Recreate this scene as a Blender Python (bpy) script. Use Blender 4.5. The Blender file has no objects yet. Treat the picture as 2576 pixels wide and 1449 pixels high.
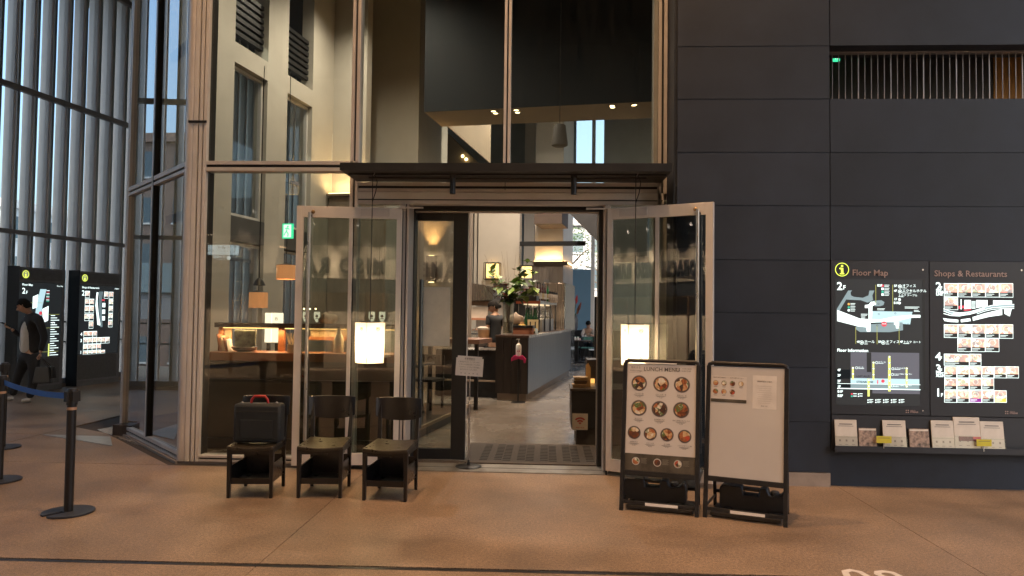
import bpy, math, random
from mathutils import Vector, Matrix
random.seed(7)
R = math.radians
S = bpy.context.scene
COL = S.collection

# ------------------------------------------------------------------ camera, sky, sun, exposure
FPX, W0, H0 = 1840.0, 2576.0, 1449.0
CAM_H = 1.6
YAW, PITCH, ROLL = R(2.8), R(1.95), R(0.7)
_f0 = Vector((-math.sin(YAW), math.cos(YAW), 0)); _r0 = Vector((math.cos(YAW), math.sin(YAW), 0)); _z = Vector((0, 0, 1))
FWD = _f0*math.cos(PITCH) + _z*math.sin(PITCH)
_u = -_f0*math.sin(PITCH) + _z*math.cos(PITCH)
RGT = _r0*math.cos(ROLL) + _u*math.sin(ROLL)
UPV = _u*math.cos(ROLL) - _r0*math.sin(ROLL)
CAM = Vector((0, 0, CAM_H))
cam = bpy.data.cameras.new('camera'); cam.sensor_width = 36; cam.lens = 36*FPX/W0; cam.clip_start = .05; cam.clip_end = 600
co = bpy.data.objects.new('camera', cam); COL.objects.link(co)
co.matrix_world = Matrix(((RGT.x, UPV.x, -FWD.x, CAM.x), (RGT.y, UPV.y, -FWD.y, CAM.y), (RGT.z, UPV.z, -FWD.z, CAM.z), (0, 0, 0, 1)))
S.camera = co
S.view_settings.view_transform = 'Standard'; S.view_settings.look = 'None'; S.view_settings.exposure = 1.8; S.view_settings.gamma = 1
S.view_settings.use_curve_mapping = False
S.cycles.use_denoising = True
S.cycles.max_bounces = 8; S.cycles.diffuse_bounces = 3; S.cycles.glossy_bounces = 4; S.cycles.transmission_bounces = 6; S.cycles.transparent_max_bounces = 24
S.cycles.sample_clamp_indirect = 4.0
S.cycles.caustics_reflective = False; S.cycles.caustics_refractive = False

SUN_EL, SUN_AZ = R(38), R(178)
wd = bpy.data.worlds.new('World'); S.world = wd; wd.use_nodes = True
nt = wd.node_tree; sky = nt.nodes.new('ShaderNodeTexSky'); sky.sky_type = 'NISHITA'; sky.sun_disc = False
sky.sun_elevation = SUN_EL; sky.sun_rotation = SUN_AZ; sky.air_density = 1.0; sky.dust_density = 6.0; sky.ozone_density = 1.0
bg = nt.nodes['Background']; nt.links.new(sky.outputs[0], bg.inputs[0]); bg.inputs[1].default_value = 0.15
sl = bpy.data.lights.new('sun', 'SUN'); sl.energy = 2.0; sl.angle = R(.5); sl.color = (1, .93, .84)
so = bpy.data.objects.new('sun', sl); COL.objects.link(so)
so.rotation_euler = Vector((-math.sin(SUN_AZ)*math.cos(SUN_EL), -math.cos(SUN_AZ)*math.cos(SUN_EL), -math.sin(SUN_EL))).to_track_quat('-Z', 'Y').to_euler()
so.location = (0, -60, 40)

# ------------------------------------------------------------------ geometry helpers
def ray(px, py): return FWD + RGT*((px-W0/2)/FPX) - UPV*((py-H0/2)/FPX)
def atY(px, py, y):                       # the point of the plane y = const that lies in this direction
    d = ray(px, py); return CAM + d*(y/d.y)
def atZ(px, py, z=0.0):
    d = ray(px, py); return CAM + d*((z-CAM_H)/d.z)
RI = R(9)                                 # the restaurant's rooms are turned 9 degrees to the shop front
AX = Vector((math.sin(RI), math.cos(RI), 0)); BX = Vector((math.cos(RI), -math.sin(RI), 0))
MI = Matrix.Rotation(-RI, 4, 'Z')
def I(b, a, z=0.0): return BX*b + AX*a + Vector((0, 0, z))
def atA(px, py, a):                       # (b, z) on the room plane at depth a
    d = ray(px, py); t = a/d.dot(AX); return t*d.dot(BX), CAM_H + t*d.z
def atAw(px, py, a): b, z = atA(px, py, a); return I(b, a, z)

def tag(o, label=None, cat=None, group=None, kind=None):
    if label: o['label'] = label
    if cat: o['category'] = cat
    if group: o['group'] = group
    if kind: o['kind'] = kind
    return o
def thing(name, label, cat, loc=(0, 0, 0), rz=0.0, group=None):
    o = bpy.data.objects.new(name, None); o.empty_display_size = .1; COL.objects.link(o)
    o.location = loc; o.rotation_euler = (0, 0, rz)
    return tag(o, label, cat, group)
def lmat(o):
    m = Matrix.LocRotScale(Vector(o.location), o.rotation_euler, Vector(o.scale))
    return lmat(o.parent) @ m if o.parent else m
def link(name, me, parent=None, loc=(0, 0, 0), rot=(0, 0, 0)):
    o = bpy.data.objects.new(name, me); COL.objects.link(o); o.location = loc; o.rotation_euler = rot
    if parent: o.parent = parent
    return o
def dup(root, loc=None, rz=None, label=None, group=None):
    r = root.copy(); COL.objects.link(r)
    if loc is not None: r.location = loc
    if rz is not None: r.rotation_euler = (0, 0, rz)
    if label: r['label'] = label
    if group: r['group'] = group
    def rec(src, dst):
        for ch in src.children:
            c = ch.copy(); COL.objects.link(c); c.parent = dst; rec(ch, c)
    rec(root, r); return r

class MB:
    """collects shapes; frame: 'L' = the parent's own coordinates, 'W' = world, 'I' = the restaurant's (b, a, z)"""
    def __init__(s, frame='L'): s.v = []; s.f = []; s.frame = frame
    def add(s, vs, fs):
        n = len(s.v); s.v += [Vector(v) for v in vs]; s.f += [tuple(i+n for i in f) for f in fs]; return s
    def box(s, x0, x1, y0, y1, z0, z1):
        if x0 > x1: x0, x1 = x1, x0
        if y0 > y1: y0, y1 = y1, y0
        if z0 > z1: z0, z1 = z1, z0
        return s.add([(x0,y0,z0),(x1,y0,z0),(x1,y1,z0),(x0,y1,z0),(x0,y0,z1),(x1,y0,z1),(x1,y1,z1),(x0,y1,z1)],
                     [(3,2,1,0),(4,5,6,7),(0,1,5,4),(1,2,6,5),(2,3,7,6),(3,0,4,7)])
    def bar(s, p, q, w, h, up=(0, 0, 1)):      # a box from p to q, w across, h along up
        p, q = Vector(p), Vector(q); d = (q-p).normalized(); up = Vector(up)
        x = d.cross(up); x = x.normalized() if x.length > 1e-5 else Vector((1, 0, 0)); u = x.cross(d)
        c = []
        for e in (p, q):
            for sx, su in ((-1,-1),(1,-1),(1,1),(-1,1)): c.append(e + x*sx*w/2 + u*su*h/2)
        return s.add(c, [(3,2,1,0),(4,5,6,7),(0,1,5,4),(1,2,6,5),(2,3,7,6),(3,0,4,7)])
    def tube(s, pts, r, n=8, cap=True):
        pts = [Vector(p) for p in pts]; k = len(pts); rs = r if isinstance(r, (list, tuple)) else [r]*k
        vs = []; fs = []; prev = None
        for i, p in enumerate(pts):
            d = (pts[min(i+1, k-1)] - pts[max(i-1, 0)]).normalized()
            if prev is None: x = d.orthogonal().normalized()
            else: x = (prev - d*prev.dot(d)); x = x.normalized() if x.length > 1e-6 else d.orthogonal().normalized()
            prev = x; y = d.cross(x)
            for j in range(n):
                t = 2*math.pi*j/n; vs.append(p + (x*math.cos(t) + y*math.sin(t))*rs[i])
        for i in range(k-1):
            for j in range(n): fs.append((i*n+j, i*n+(j+1) % n, (i+1)*n+(j+1) % n, (i+1)*n+j))
        if cap: fs.append(tuple(range(n))[::-1]); fs.append(tuple((k-1)*n+j for j in range(n)))
        return s.add(vs, fs)
    def lathe(s, prof, cx=0, cy=0, n=20, sx=1, sy=1, cap=True):   # prof: (radius, z)
        vs = []; fs = []; k = len(prof)
        for r, z in prof:
            for j in range(n):
                t = 2*math.pi*j/n; vs.append((cx+r*sx*math.cos(t), cy+r*sy*math.sin(t), z))
        for i in range(k-1):
            for j in range(n): fs.append((i*n+j, i*n+(j+1) % n, (i+1)*n+(j+1) % n, (i+1)*n+j))
        if cap: fs.append(tuple(range(n))[::-1]); fs.append(tuple((k-1)*n+j for j in range(n)))
        return s.add(vs, fs)
    def prism(s, poly, ext, o=(0, 0, 0), u=(1, 0, 0), v=(0, 0, 1)):  # polygon in the u,v plane, extruded by vector ext
        o, u, v, ext = Vector(o), Vector(u), Vector(v), Vector(ext); n = len(poly)
        a = [o + u*x + v*y for x, y in poly]; b = [p + ext for p in a]
        fs = [tuple(range(n)), tuple(range(2*n-1, n-1, -1))] + [((i+1) % n, i, n+i, n+(i+1) % n) for i in range(n)]
        return s.add(a+b, fs)
    def ball(s, c, r, n=12, m=8, sc=(1, 1, 1)):
        c = Vector(c); vs = []; fs = []
        for i in range(m+1):
            p = math.pi*i/m
            for j in range(n):
                t = 2*math.pi*j/n; vs.append(c + Vector((r*sc[0]*math.sin(p)*math.cos(t), r*sc[1]*math.sin(p)*math.sin(t), r*sc[2]*math.cos(p))))
        for i in range(m):
            for j in range(n): fs.append((i*n+j, (i+1)*n+j, (i+1)*n+(j+1) % n, i*n+(j+1) % n))
        return s.add(vs, fs)
    def quad(s, a, b, c, d): return s.add([a, b, c, d], [(0, 1, 2, 3)])
    def mesh(s, name, mat, T=None, smooth=False):
        me = bpy.data.meshes.new(name)
        me.from_pydata([tuple(T @ v) for v in s.v] if T else [tuple(v) for v in s.v], [], s.f)
        me.validate(); me.update()
        if smooth:
            for p in me.polygons: p.use_smooth = True
        if mat: me.materials.append(mat)
        return me
    def build(s, name, mat, parent=None, label=None, cat=None, group=None, kind=None, smooth=False, bevel=0, origin=True):
        if s.frame == 'I': s.v = [I(v.x, v.y, v.z) for v in s.v]
        loc = Vector((0, 0, 0)); T = None
        if parent is not None:
            if s.frame != 'L': T = lmat(parent).inverted()
        elif origin and s.v:
            lo = [min(v[i] for v in s.v) for i in range(3)]; hi = [max(v[i] for v in s.v) for i in range(3)]
            loc = Vector(((lo[0]+hi[0])/2, (lo[1]+hi[1])/2, lo[2])); T = Matrix.Translation(-loc)
        o = link(name, s.mesh(name, mat, T, smooth), parent, loc)
        if smooth == 'auto' or smooth:
            try: o.data.set_sharp_from_angle(angle=R(40))
            except Exception: pass
        if bevel:
            m = o.modifiers.new('bevel', 'BEVEL'); m.width = bevel; m.segments = 2; m.limit_method = 'ANGLE'; m.angle_limit = R(40)
        return tag(o, label, cat, group, kind)

# ------------------------------------------------------------------ materials
MATS = {}
def newmat(name):
    m = bpy.data.materials.new(name); m.use_nodes = True; MATS[name] = m
    return m, m.node_tree, m.node_tree.nodes['Principled BSDF']
def M(name, col, rough=.5, metal=0.0, var=.12, scale=6.0, bump=0.0, bscale=120.0, spec=.5, coat=0.0, rvar=.1, stretch=None, glow=0, alpha=None):
    if name in MATS: return MATS[name]
    m, t, b = newmat(name); N = t.nodes; L = t.links
    tc = N.new('ShaderNodeTexCoord'); src = tc.outputs['Object']
    if stretch:
        mp = N.new('ShaderNodeMapping'); mp.inputs['Scale'].default_value = stretch; L.new(src, mp.inputs['Vector']); src = mp.outputs[0]
    no = N.new('ShaderNodeTexNoise'); no.inputs['Scale'].default_value = scale; no.inputs['Detail'].default_value = 5; no.inputs['Roughness'].default_value = .6
    L.new(src, no.inputs['Vector'])
    cr = N.new('ShaderNodeValToRGB'); cr.color_ramp.elements[0].position = .3; cr.color_ramp.elements[1].position = .7
    cr.color_ramp.elements[0].color = (*[max(0, c*(1-var)) for c in col], 1); cr.color_ramp.elements[1].color = (*[min(1, c*(1+var)) for c in col], 1)
    L.new(no.outputs[0], cr.inputs[0]); L.new(cr.outputs[0], b.inputs['Base Color'])
    mr = N.new('ShaderNodeMapRange'); mr.inputs['To Min'].default_value = max(.02, rough-rvar); mr.inputs['To Max'].default_value = min(1, rough+rvar)
    L.new(no.outputs[0], mr.inputs[0]); L.new(mr.outputs[0], b.inputs['Roughness'])
    b.inputs['Metallic'].default_value = metal; b.inputs['Specular IOR Level'].default_value = spec; b.inputs['Coat Weight'].default_value = coat
    if bump:
        n2 = N.new('ShaderNodeTexNoise'); n2.inputs['Scale'].default_value = bscale; n2.inputs['Detail'].default_value = 3; L.new(src, n2.inputs['Vector'])
        bp = N.new('ShaderNodeBump'); bp.inputs['Strength'].default_value = bump; bp.inputs['Distance'].default_value = .004
        L.new(n2.outputs[0], bp.inputs['Height']); L.new(bp.outputs[0], b.inputs['Normal'])
    if glow:
        L.new(cr.outputs[0], b.inputs['Emission Color']); b.inputs['Emission Strength'].default_value = glow
    return m
EK = .31                                  # lamps and lit signs against the exposure above
def EM(name, col, st):
    st = st*EK
    if name in MATS: return MATS[name]
    m, t, b = newmat(name); b.inputs['Base Color'].default_value = (*[c*.5 for c in col], 1)
    b.inputs['Emission Color'].default_value = (*col, 1); b.inputs['Emission Strength'].default_value = st; return m
def GLASS(name, tint=(.93, .96, .94), ior=1.5, rough=0.0, dirt=0.0, boost=1.0):
    m, t, b = newmat(name); N = t.nodes; L = t.links; N.remove(b); out = N['Material Output']
    tr = N.new('ShaderNodeBsdfTransparent'); tr.inputs[0].default_value = (*tint, 1)
    gl = N.new('ShaderNodeBsdfGlossy'); gl.inputs['Roughness'].default_value = rough
    fr = N.new('ShaderNodeFresnel'); fr.inputs[0].default_value = ior
    ge = N.new('ShaderNodeNewGeometry'); inv = N.new('ShaderNodeMath'); inv.operation = 'SUBTRACT'; inv.inputs[0].default_value = 1; L.new(ge.outputs['Backfacing'], inv.inputs[1])
    mu = N.new('ShaderNodeMath'); mu.operation = 'MULTIPLY'; L.new(fr.outputs[0], mu.inputs[0]); L.new(inv.outputs[0], mu.inputs[1])
    m2 = N.new('ShaderNodeMath'); m2.operation = 'MULTIPLY'; m2.use_clamp = True; L.new(mu.outputs[0], m2.inputs[0]); m2.inputs[1].default_value = boost
    mx = N.new('ShaderNodeMixShader'); L.new(m2.outputs[0], mx.inputs[0]); L.new(tr.outputs[0], mx.inputs[1]); L.new(gl.outputs[0], mx.inputs[2])
    last = mx
    if dirt:
        tc = N.new('ShaderNodeTexCoord'); mp = N.new('ShaderNodeMapping'); mp.inputs['Scale'].default_value = (9, 9, .8); L.new(tc.outputs['Object'], mp.inputs[0])
        no = N.new('ShaderNodeTexNoise'); no.inputs['Scale'].default_value = 2.2; no.inputs['Detail'].default_value = 6; L.new(mp.outputs[0], no.inputs['Vector'])
        mr = N.new('ShaderNodeMapRange'); mr.inputs['From Min'].default_value = .4; mr.inputs['From Max'].default_value = .8; mr.inputs['To Max'].default_value = dirt; L.new(no.outputs[0], mr.inputs[0])
        df = N.new('ShaderNodeBsdfDiffuse'); df.inputs[0].default_value = (.6, .58, .55, 1)
        m3 = N.new('ShaderNodeMixShader'); L.new(mr.outputs[0], m3.inputs[0]); L.new(mx.outputs[0], m3.inputs[1]); L.new(df.outputs[0], m3.inputs[2]); last = m3
    L.new(last.outputs[0], out.inputs['Surface']); return m
def FOOD(name, st=0.0, pale=0.0):                     # printed pictures of dishes: patches of food colours, another cut of them on every picture
    m, t, b = newmat(name); N = t.nodes; L = t.links
    tc = N.new('ShaderNodeTexCoord'); oi = N.new('ShaderNodeObjectInfo'); vm = N.new('ShaderNodeVectorMath'); vm.operation = 'ADD'
    sc = N.new('ShaderNodeVectorMath'); sc.operation = 'SCALE'; sc.inputs[3].default_value = 90; L.new(oi.outputs['Location'], sc.inputs[0])
    L.new(tc.outputs['Object'], vm.inputs[0]); L.new(sc.outputs[0], vm.inputs[1])
    vo = N.new('ShaderNodeTexVoronoi'); vo.inputs['Scale'].default_value = 26; L.new(vm.outputs[0], vo.inputs['Vector'])
    no = N.new('ShaderNodeTexNoise'); no.inputs['Scale'].default_value = 45; no.inputs['Detail'].default_value = 4; L.new(vm.outputs[0], no.inputs['Vector'])
    sp = N.new('ShaderNodeSeparateColor'); L.new(vo.outputs['Color'], sp.inputs[0])
    ad = N.new('ShaderNodeMath'); ad.operation = 'ADD'; L.new(sp.outputs[0], ad.inputs[0])
    mm = N.new('ShaderNodeMath'); mm.operation = 'MULTIPLY'; mm.inputs[1].default_value = .5; L.new(no.outputs[0], mm.inputs[0]); L.new(mm.outputs[0], ad.inputs[1])
    sb = N.new('ShaderNodeMath'); sb.operation = 'SUBTRACT'; sb.inputs[1].default_value = .25; L.new(ad.outputs[0], sb.inputs[0])
    cr = N.new('ShaderNodeValToRGB'); cr.color_ramp.interpolation = 'EASE'
    stops = [(0, (.05, .03, .025)), (.2, (.16, .05, .02)), (.38, (.42, .14, .05)), (.55, (.6, .42, .22)), (.68, (.75, .7, .6)), (.8, (.09, .16, .04)), (1, (.5, .07, .04))]
    stops = [(p, tuple(c+(1-c)*pale for c in col)) for p, col in stops]
    e = cr.color_ramp.elements; e[0].position = 0; e[0].color = (*stops[0][1], 1); e[1].position = 1; e[1].color = (*stops[-1][1], 1)
    for p, c in stops[1:-1]: x = e.new(p); x.color = (*c, 1)
    L.new(sb.outputs[0], cr.inputs[0]); L.new(cr.outputs[0], b.inputs['Base Color']); b.inputs['Roughness'].default_value = .4
    if st: L.new(cr.outputs[0], b.inputs['Emission Color']); b.inputs['Emission Strength'].default_value = st*EK
    return m

def floor_mat(name, c1, c2, rough=.5, grain=260, bump=.25, stain=.35, mott=.30):
    m, t, b = newmat(name); N = t.nodes; L = t.links
    ge = N.new('ShaderNodeNewGeometry'); P = ge.outputs['Position']
    big = N.new('ShaderNodeTexNoise'); big.inputs['Scale'].default_value = .9; big.inputs['Detail'].default_value = 8; big.inputs['Roughness'].default_value = .65; L.new(P, big.inputs['Vector'])
    fine = N.new('ShaderNodeTexNoise'); fine.inputs['Scale'].default_value = grain; fine.inputs['Detail'].default_value = 2; L.new(P, fine.inputs['Vector'])
    mid = N.new('ShaderNodeTexNoise'); mid.inputs['Scale'].default_value = 46; mid.inputs['Detail'].default_value = 6; mid.inputs['Roughness'].default_value = .75; L.new(P, mid.inputs['Vector'])
    vo = N.new('ShaderNodeTexVoronoi'); vo.inputs['Scale'].default_value = 150; L.new(P, vo.inputs['Vector'])
    r1 = N.new('ShaderNodeValToRGB'); r1.color_ramp.elements[0].position = .33; r1.color_ramp.elements[1].position = .68
    r1.color_ramp.elements[0].color = (*c1, 1); r1.color_ramp.elements[1].color = (*c2, 1); L.new(fine.outputs[0], r1.inputs[0])
    r2 = N.new('ShaderNodeMapRange'); r2.inputs['From Min'].default_value = .3; r2.inputs['From Max'].default_value = .7; r2.inputs['To Min'].default_value = 1-stain; r2.inputs['To Max'].default_value = 1+stain*.5
    L.new(big.outputs[0], r2.inputs[0])
    r3 = N.new('ShaderNodeMapRange'); r3.inputs['From Min'].default_value = .3; r3.inputs['From Max'].default_value = .7; r3.inputs['To Min'].default_value = 1-mott; r3.inputs['To Max'].default_value = 1+mott; L.new(mid.outputs[0], r3.inputs[0])
    mu = N.new('ShaderNodeMath'); mu.operation = 'MULTIPLY'; L.new(r2.outputs[0], mu.inputs[0]); L.new(r3.outputs[0], mu.inputs[1])
    sc = N.new('ShaderNodeVectorMath'); sc.operation = 'SCALE'; L.new(r1.outputs[0], sc.inputs[0]); L.new(mu.outputs[0], sc.inputs[3])
    L.new(sc.outputs[0], b.inputs['Base Color'])
    rr = N.new('ShaderNodeMapRange'); rr.inputs['To Min'].default_value = rough-.12; rr.inputs['To Max'].default_value = rough+.15; L.new(big.outputs[0], rr.inputs[0]); L.new(rr.outputs[0], b.inputs['Roughness'])
    bp = N.new('ShaderNodeBump'); bp.inputs['Strength'].default_value = bump; bp.inputs['Distance'].default_value = .003; L.new(vo.outputs['Distance'], bp.inputs['Height']); L.new(bp.outputs[0], b.inputs['Normal'])
    return m

ALU = M('silver_aluminium', (.56, .53, .51), .42, .3, .08, 3, .05, 300)
ALU2 = M('pale_aluminium', (.66, .63, .60), .45, .2, .06, 3, .05, 300)
DARKMET = M('dark_bronze_metal', (.020, .021, .023), .45, .3, .2, 5, .08, 200)
BLACK = M('black_satin_metal', (.018, .018, .02), .38, .2, .25, 6, .06, 150)
GASKET = M('black_gasket', (.012, .012, .012), .7, 0, .2, 8)
PANEL = M('charcoal_wall_panel', (.0150, .021, .034), .55, 0, .38, 1.3, .35, 420, spec=.35, rvar=.12)
def tone_by_piece(m, lo, hi):                # every panel has its own slight tone, as coated sheets do
    t = m.node_tree; b = t.nodes['Principled BSDF']; src = b.inputs['Base Color'].links[0].from_socket
    oi = t.nodes.new('ShaderNodeObjectInfo'); mr = t.nodes.new('ShaderNodeMapRange'); mr.inputs['To Min'].default_value = lo; mr.inputs['To Max'].default_value = hi
    t.links.new(oi.outputs['Random'], mr.inputs[0]); sc = t.nodes.new('ShaderNodeVectorMath'); sc.operation = 'SCALE'
    t.links.new(src, sc.inputs[0]); t.links.new(mr.outputs[0], sc.inputs[3]); t.links.new(sc.outputs[0], b.inputs['Base Color'])
tone_by_piece(PANEL, .78, 1.22)
PANEL2 = M('directory_black_panel', (.015, .018, .026), .5, 0, .2, 3, .1, 300)
PLASTER = M('beige_plaster', (.44, .41, .36), .85, 0, .06, 1.5, .2, 180)
PLASTER2 = M('white_plaster', (.68, .63, .57), .85, 0, .05, 1.5, .15, 180)
GREYPL = M('grey_blue_plaster', (.30, .34, .36), .85, 0, .08, 1.5, .15, 180)
BULK = M('dark_bulkhead_paint', (.009, .013, .018), .7, 0, .2, 1.5, .1, 180)
SOFFIT = M('taupe_soffit', (.22, .17, .12), .8, 0, .1, 1.5, .1, 180)
BROWNW = M('brown_wall_panel', (.10, .07, .048), .6, 0, .15, 1.2, .1, 160)
DKWOOD = M('dark_stained_wood', (.035, .026, .022), .4, 0, .35, 4, .15, 60, stretch=(1, 1, .12))
REDWOOD = M('reddish_oiled_wood', (.26, .095, .04), .4, 0, .3, 5, .15, 60, stretch=(.12, 1, 1))
PALEWD = M('pale_wood_slats', (.42, .30, .19), .6, 0, .2, 5, .1, 60, stretch=(1, 1, .1))
GREYWD = M('greyed_oak_boards', (.36, .30, .25), .65, 0, .22, 5, .15, 60, stretch=(1, 1, .1))
STEEL = M('brushed_stainless', (.42, .40, .38), .28, .9, .025, 3, .04, 300, stretch=(30, 30, .4))
BLUEP = M('blue_lacquer_panel', (.15, .27, .38), .5, 0, .06, 1)
BLKFAB = M('black_leatherette', (.014, .013, .013), .42, 0, .25, 20, .2, 260)
CHAIRW = M('black_stained_wood', (.009, .008, .008), .30, 0, .3, 8, .1, 80, coat=.15)
WHITEP = M('white_plastic', (.75, .73, .70), .4, 0, .04, 4)
PAPER = M('white_paper', (.70, .67, .63), .7, 0, .04, 5)
CLEAR = GLASS('clear_glass', (.955, .965, .955), dirt=.0)
SHOPGL = GLASS('shop_front_glass', (.88, .91, .88), dirt=.006, boost=1.4)
DOORGL = GLASS('door_glass', (.74, .77, .73), dirt=.012, boost=3.2)
RETGL = GLASS('tinted_side_glass', (.55, .57, .54), dirt=.01, boost=2.6)
INK = M('black_ink', (.02, .02, .02), .6, 0, .1, 5)
GREYINK = M('grey_ink', (.12, .115, .11), .6, 0, .1, 5)
FLOOR = floor_mat('sanded_concrete_floor', (.13, .088, .058), (.37, .265, .178), .42, 150, .3, .5, .5)
INFLOOR = floor_mat('polished_concrete_floor', (.14, .125, .11), (.25, .22, .19), .24, 180, .05, .12, .05)
STEELF = M('worn_steel_strip', (.42, .40, .37), .32, .7, .2, 9, .1, 200)

# ------------------------------------------------------------------ lettering and flat print
_tc = {}
def text_mesh(body, size, bold, ext, align, mat, sp=1.0, valign='CENTER', ls=1.0):
    k = (body, size, bold, ext, align, mat.name, sp, valign, ls)
    if k in _tc: return _tc[k]
    c = bpy.data.curves.new('t', 'FONT'); c.body = body; c.size = size; c.offset = bold*size; c.extrude = ext; c.align_x = align; c.align_y = valign
    c.space_character = sp; c.space_line = ls; c.resolution_u = 2
    o = bpy.data.objects.new('t', c); COL.objects.link(o)
    dg = bpy.context.evaluated_depsgraph_get(); dg.update()
    me = bpy.data.meshes.new_from_object(o.evaluated_get(dg)); bpy.data.objects.remove(o); bpy.data.curves.remove(c)
    me.materials.clear(); me.materials.append(mat); _tc[k] = me; return me
class Sheet:
    """a flat printed face: origin top-left, x to the right, y down, metres; lifted off its board layer by layer"""
    def __init__(s, parent, O, rgt, up):
        s.p = parent; s.inv = lmat(parent).inverted(); s.O = Vector(O); s.r = Vector(rgt).normalized(); s.u = Vector(up).normalized(); s.n = s.r.cross(s.u); s.mb = {}
    def P(s, x, y, l=1): return s.inv @ (s.O + s.r*x - s.u*y + s.n*(l*.0009))
    def rect(s, x, y, w, h, mat, l=1): return s.poly([(x, y+h), (x+w, y+h), (x+w, y), (x, y)], mat, l)
    def poly(s, pts, mat, l=1):
        m = s.mb.setdefault((mat.name, l), (MB(), mat))[0]; m.add([s.P(x, y, l) for x, y in pts], [tuple(range(len(pts)))]); return s
    def ring(s, cx, cy, r0, r1, mat, l=1, n=28, a0=0, a1=360):
        for i in range(n):
            a, b = R(a0+(a1-a0)*i/n), R(a0+(a1-a0)*(i+1)/n)
            s.poly([(cx+r0*math.cos(a), cy-r0*math.sin(a)), (cx+r1*math.cos(a), cy-r1*math.sin(a)), (cx+r1*math.cos(b), cy-r1*math.sin(b)), (cx+r0*math.cos(b), cy-r0*math.sin(b))], mat, l)
        return s
    def disc(s, cx, cy, r, mat, l=1, n=24, sy=1):
        return s.poly([(cx+r*math.cos(2*math.pi*i/n), cy-r*sy*math.sin(2*math.pi*i/n)) for i in range(n)], mat, l)
    def text(s, body, x, y, size, mat, align='LEFT', bold=0.0, l=2, name='lettering', sp=1.0, valign='CENTER', ls=1.0):
        me = text_mesh(body, size, bold, 0.0, align, mat, sp, valign, ls); o = link(name, me, s.p)
        p = s.O + s.r*x - s.u*y + s.n*(l*.0009)
        o.matrix_basis = s.inv @ Matrix(((s.r.x, s.u.x, s.n.x, p.x), (s.r.y, s.u.y, s.n.y, p.y), (s.r.z, s.u.z, s.n.z, p.z), (0, 0, 0, 1))); return o
    def pic(s, shape, cx, cy, w, mat, l=2, name='food_photo', h=None):
        key = ('pic', shape, round(w, 4), round(h or 0, 4), mat.name, s.n[:])
        if key not in _tc:
            n = 22 if shape == 'disc' else 4; r = w/2; hh = (h or w)/2
            pts = [(r*math.cos(2*math.pi*i/n), r*math.sin(2*math.pi*i/n)) for i in range(n)] if shape == 'disc' else [(-r, -hh), (r, -hh), (r, hh), (-r, hh)]
            rot = s.inv.to_3x3(); me = bpy.data.meshes.new(name); me.from_pydata([tuple(rot @ (s.r*a+s.u*b)) for a, b in pts], [], [tuple(range(n))]); me.materials.append(mat); _tc[key] = me
        return link(name, _tc[key], s.p, s.P(cx, cy, l))
    def flush(s, name='printed_shapes'):
        for (mn, l), (m, mat) in s.mb.items(): m.build(name, mat, s.p, kind='stuff')
        s.mb = {}
def lamp(name, kind, loc, energy, color, parent=None, target=None, size=.1, spot=60, blend=.5, size_y=None):
    l = bpy.data.lights.new(name, kind); l.energy = energy*EK; l.color = color
    if kind == 'SPOT': l.spot_size = R(spot); l.spot_blend = blend; l.shadow_soft_size = size
    elif kind == 'POINT': l.shadow_soft_size = size
    elif kind == 'AREA':
        l.size = size
        if size_y: l.shape = 'RECTANGLE'; l.size_y = size_y
    o = bpy.data.objects.new(name, l); COL.objects.link(o); loc = Vector(loc)
    if target is None: target = loc - Vector((0, 0, 1))
    rot = (Vector(target)-loc).to_track_quat('-Z', 'Y').to_matrix().to_4x4()
    mw = Matrix.Translation(loc) @ rot
    if parent: o.parent = parent; mw = lmat(parent).inverted() @ mw
    o.matrix_basis = mw; return o
WARM = (1.0, .58, .29)
# ================================================================== THE LARGE STRUCTURE
FY, WY = 7.47, 7.08
def struct(name, mb, mat, label=None, **k): return mb.build(name, mat, None, label, kind='structure', **k)

# --- floor of the concourse: one base sheet, cast sections on it with open joints
g = MB('W').box(-16, 16, -9, 42, -.5, -.012)
fl = struct('floor', g, M('joint_concrete', (.05, .042, .036), .9), 'dark joint bed below the concourse floor')
xs = [-10.9, -6.35, -1.80, 2.75, 7.3, 12.0]; ys = [-6.0, -1.2, 4.535, 8.98, 13.4, 17.9, 22.4, 26.9]
def ysh(x): return 0.018*(x+3.4)          # the cross joints run slightly off square
for i in range(len(xs)-1):
    for j in range(len(ys)-1):
        if j >= 3 and i >= 1: continue
        x0, x1, y0, y1 = xs[i]+.0025, xs[i+1]-.0025, ys[j], ys[j+1]
        if j == 2: y0 += .026
        if j == 1: y1 -= .026
        if j == 2 and i >= 1: y1 = FY-.10
        if j == 2 and i == 0:
            pass
        m = MB('W'); p = [(x0, y0+ysh(x0)*(j in (1, 2) or 0)+.004), (x1, y0+ysh(x1)*(j in (1, 2) or 0)+.004), (x1, y1+ysh(x1)*(j == 1)-.004), (x0, y1+ysh(x0)*(j == 1)-.004)]
        m.prism(p, (0, 0, .0125), o=(0, 0, -.0125), u=(1, 0, 0), v=(0, 1, 0)); m.build('floor_slab', FLOOR, fl)
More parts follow.
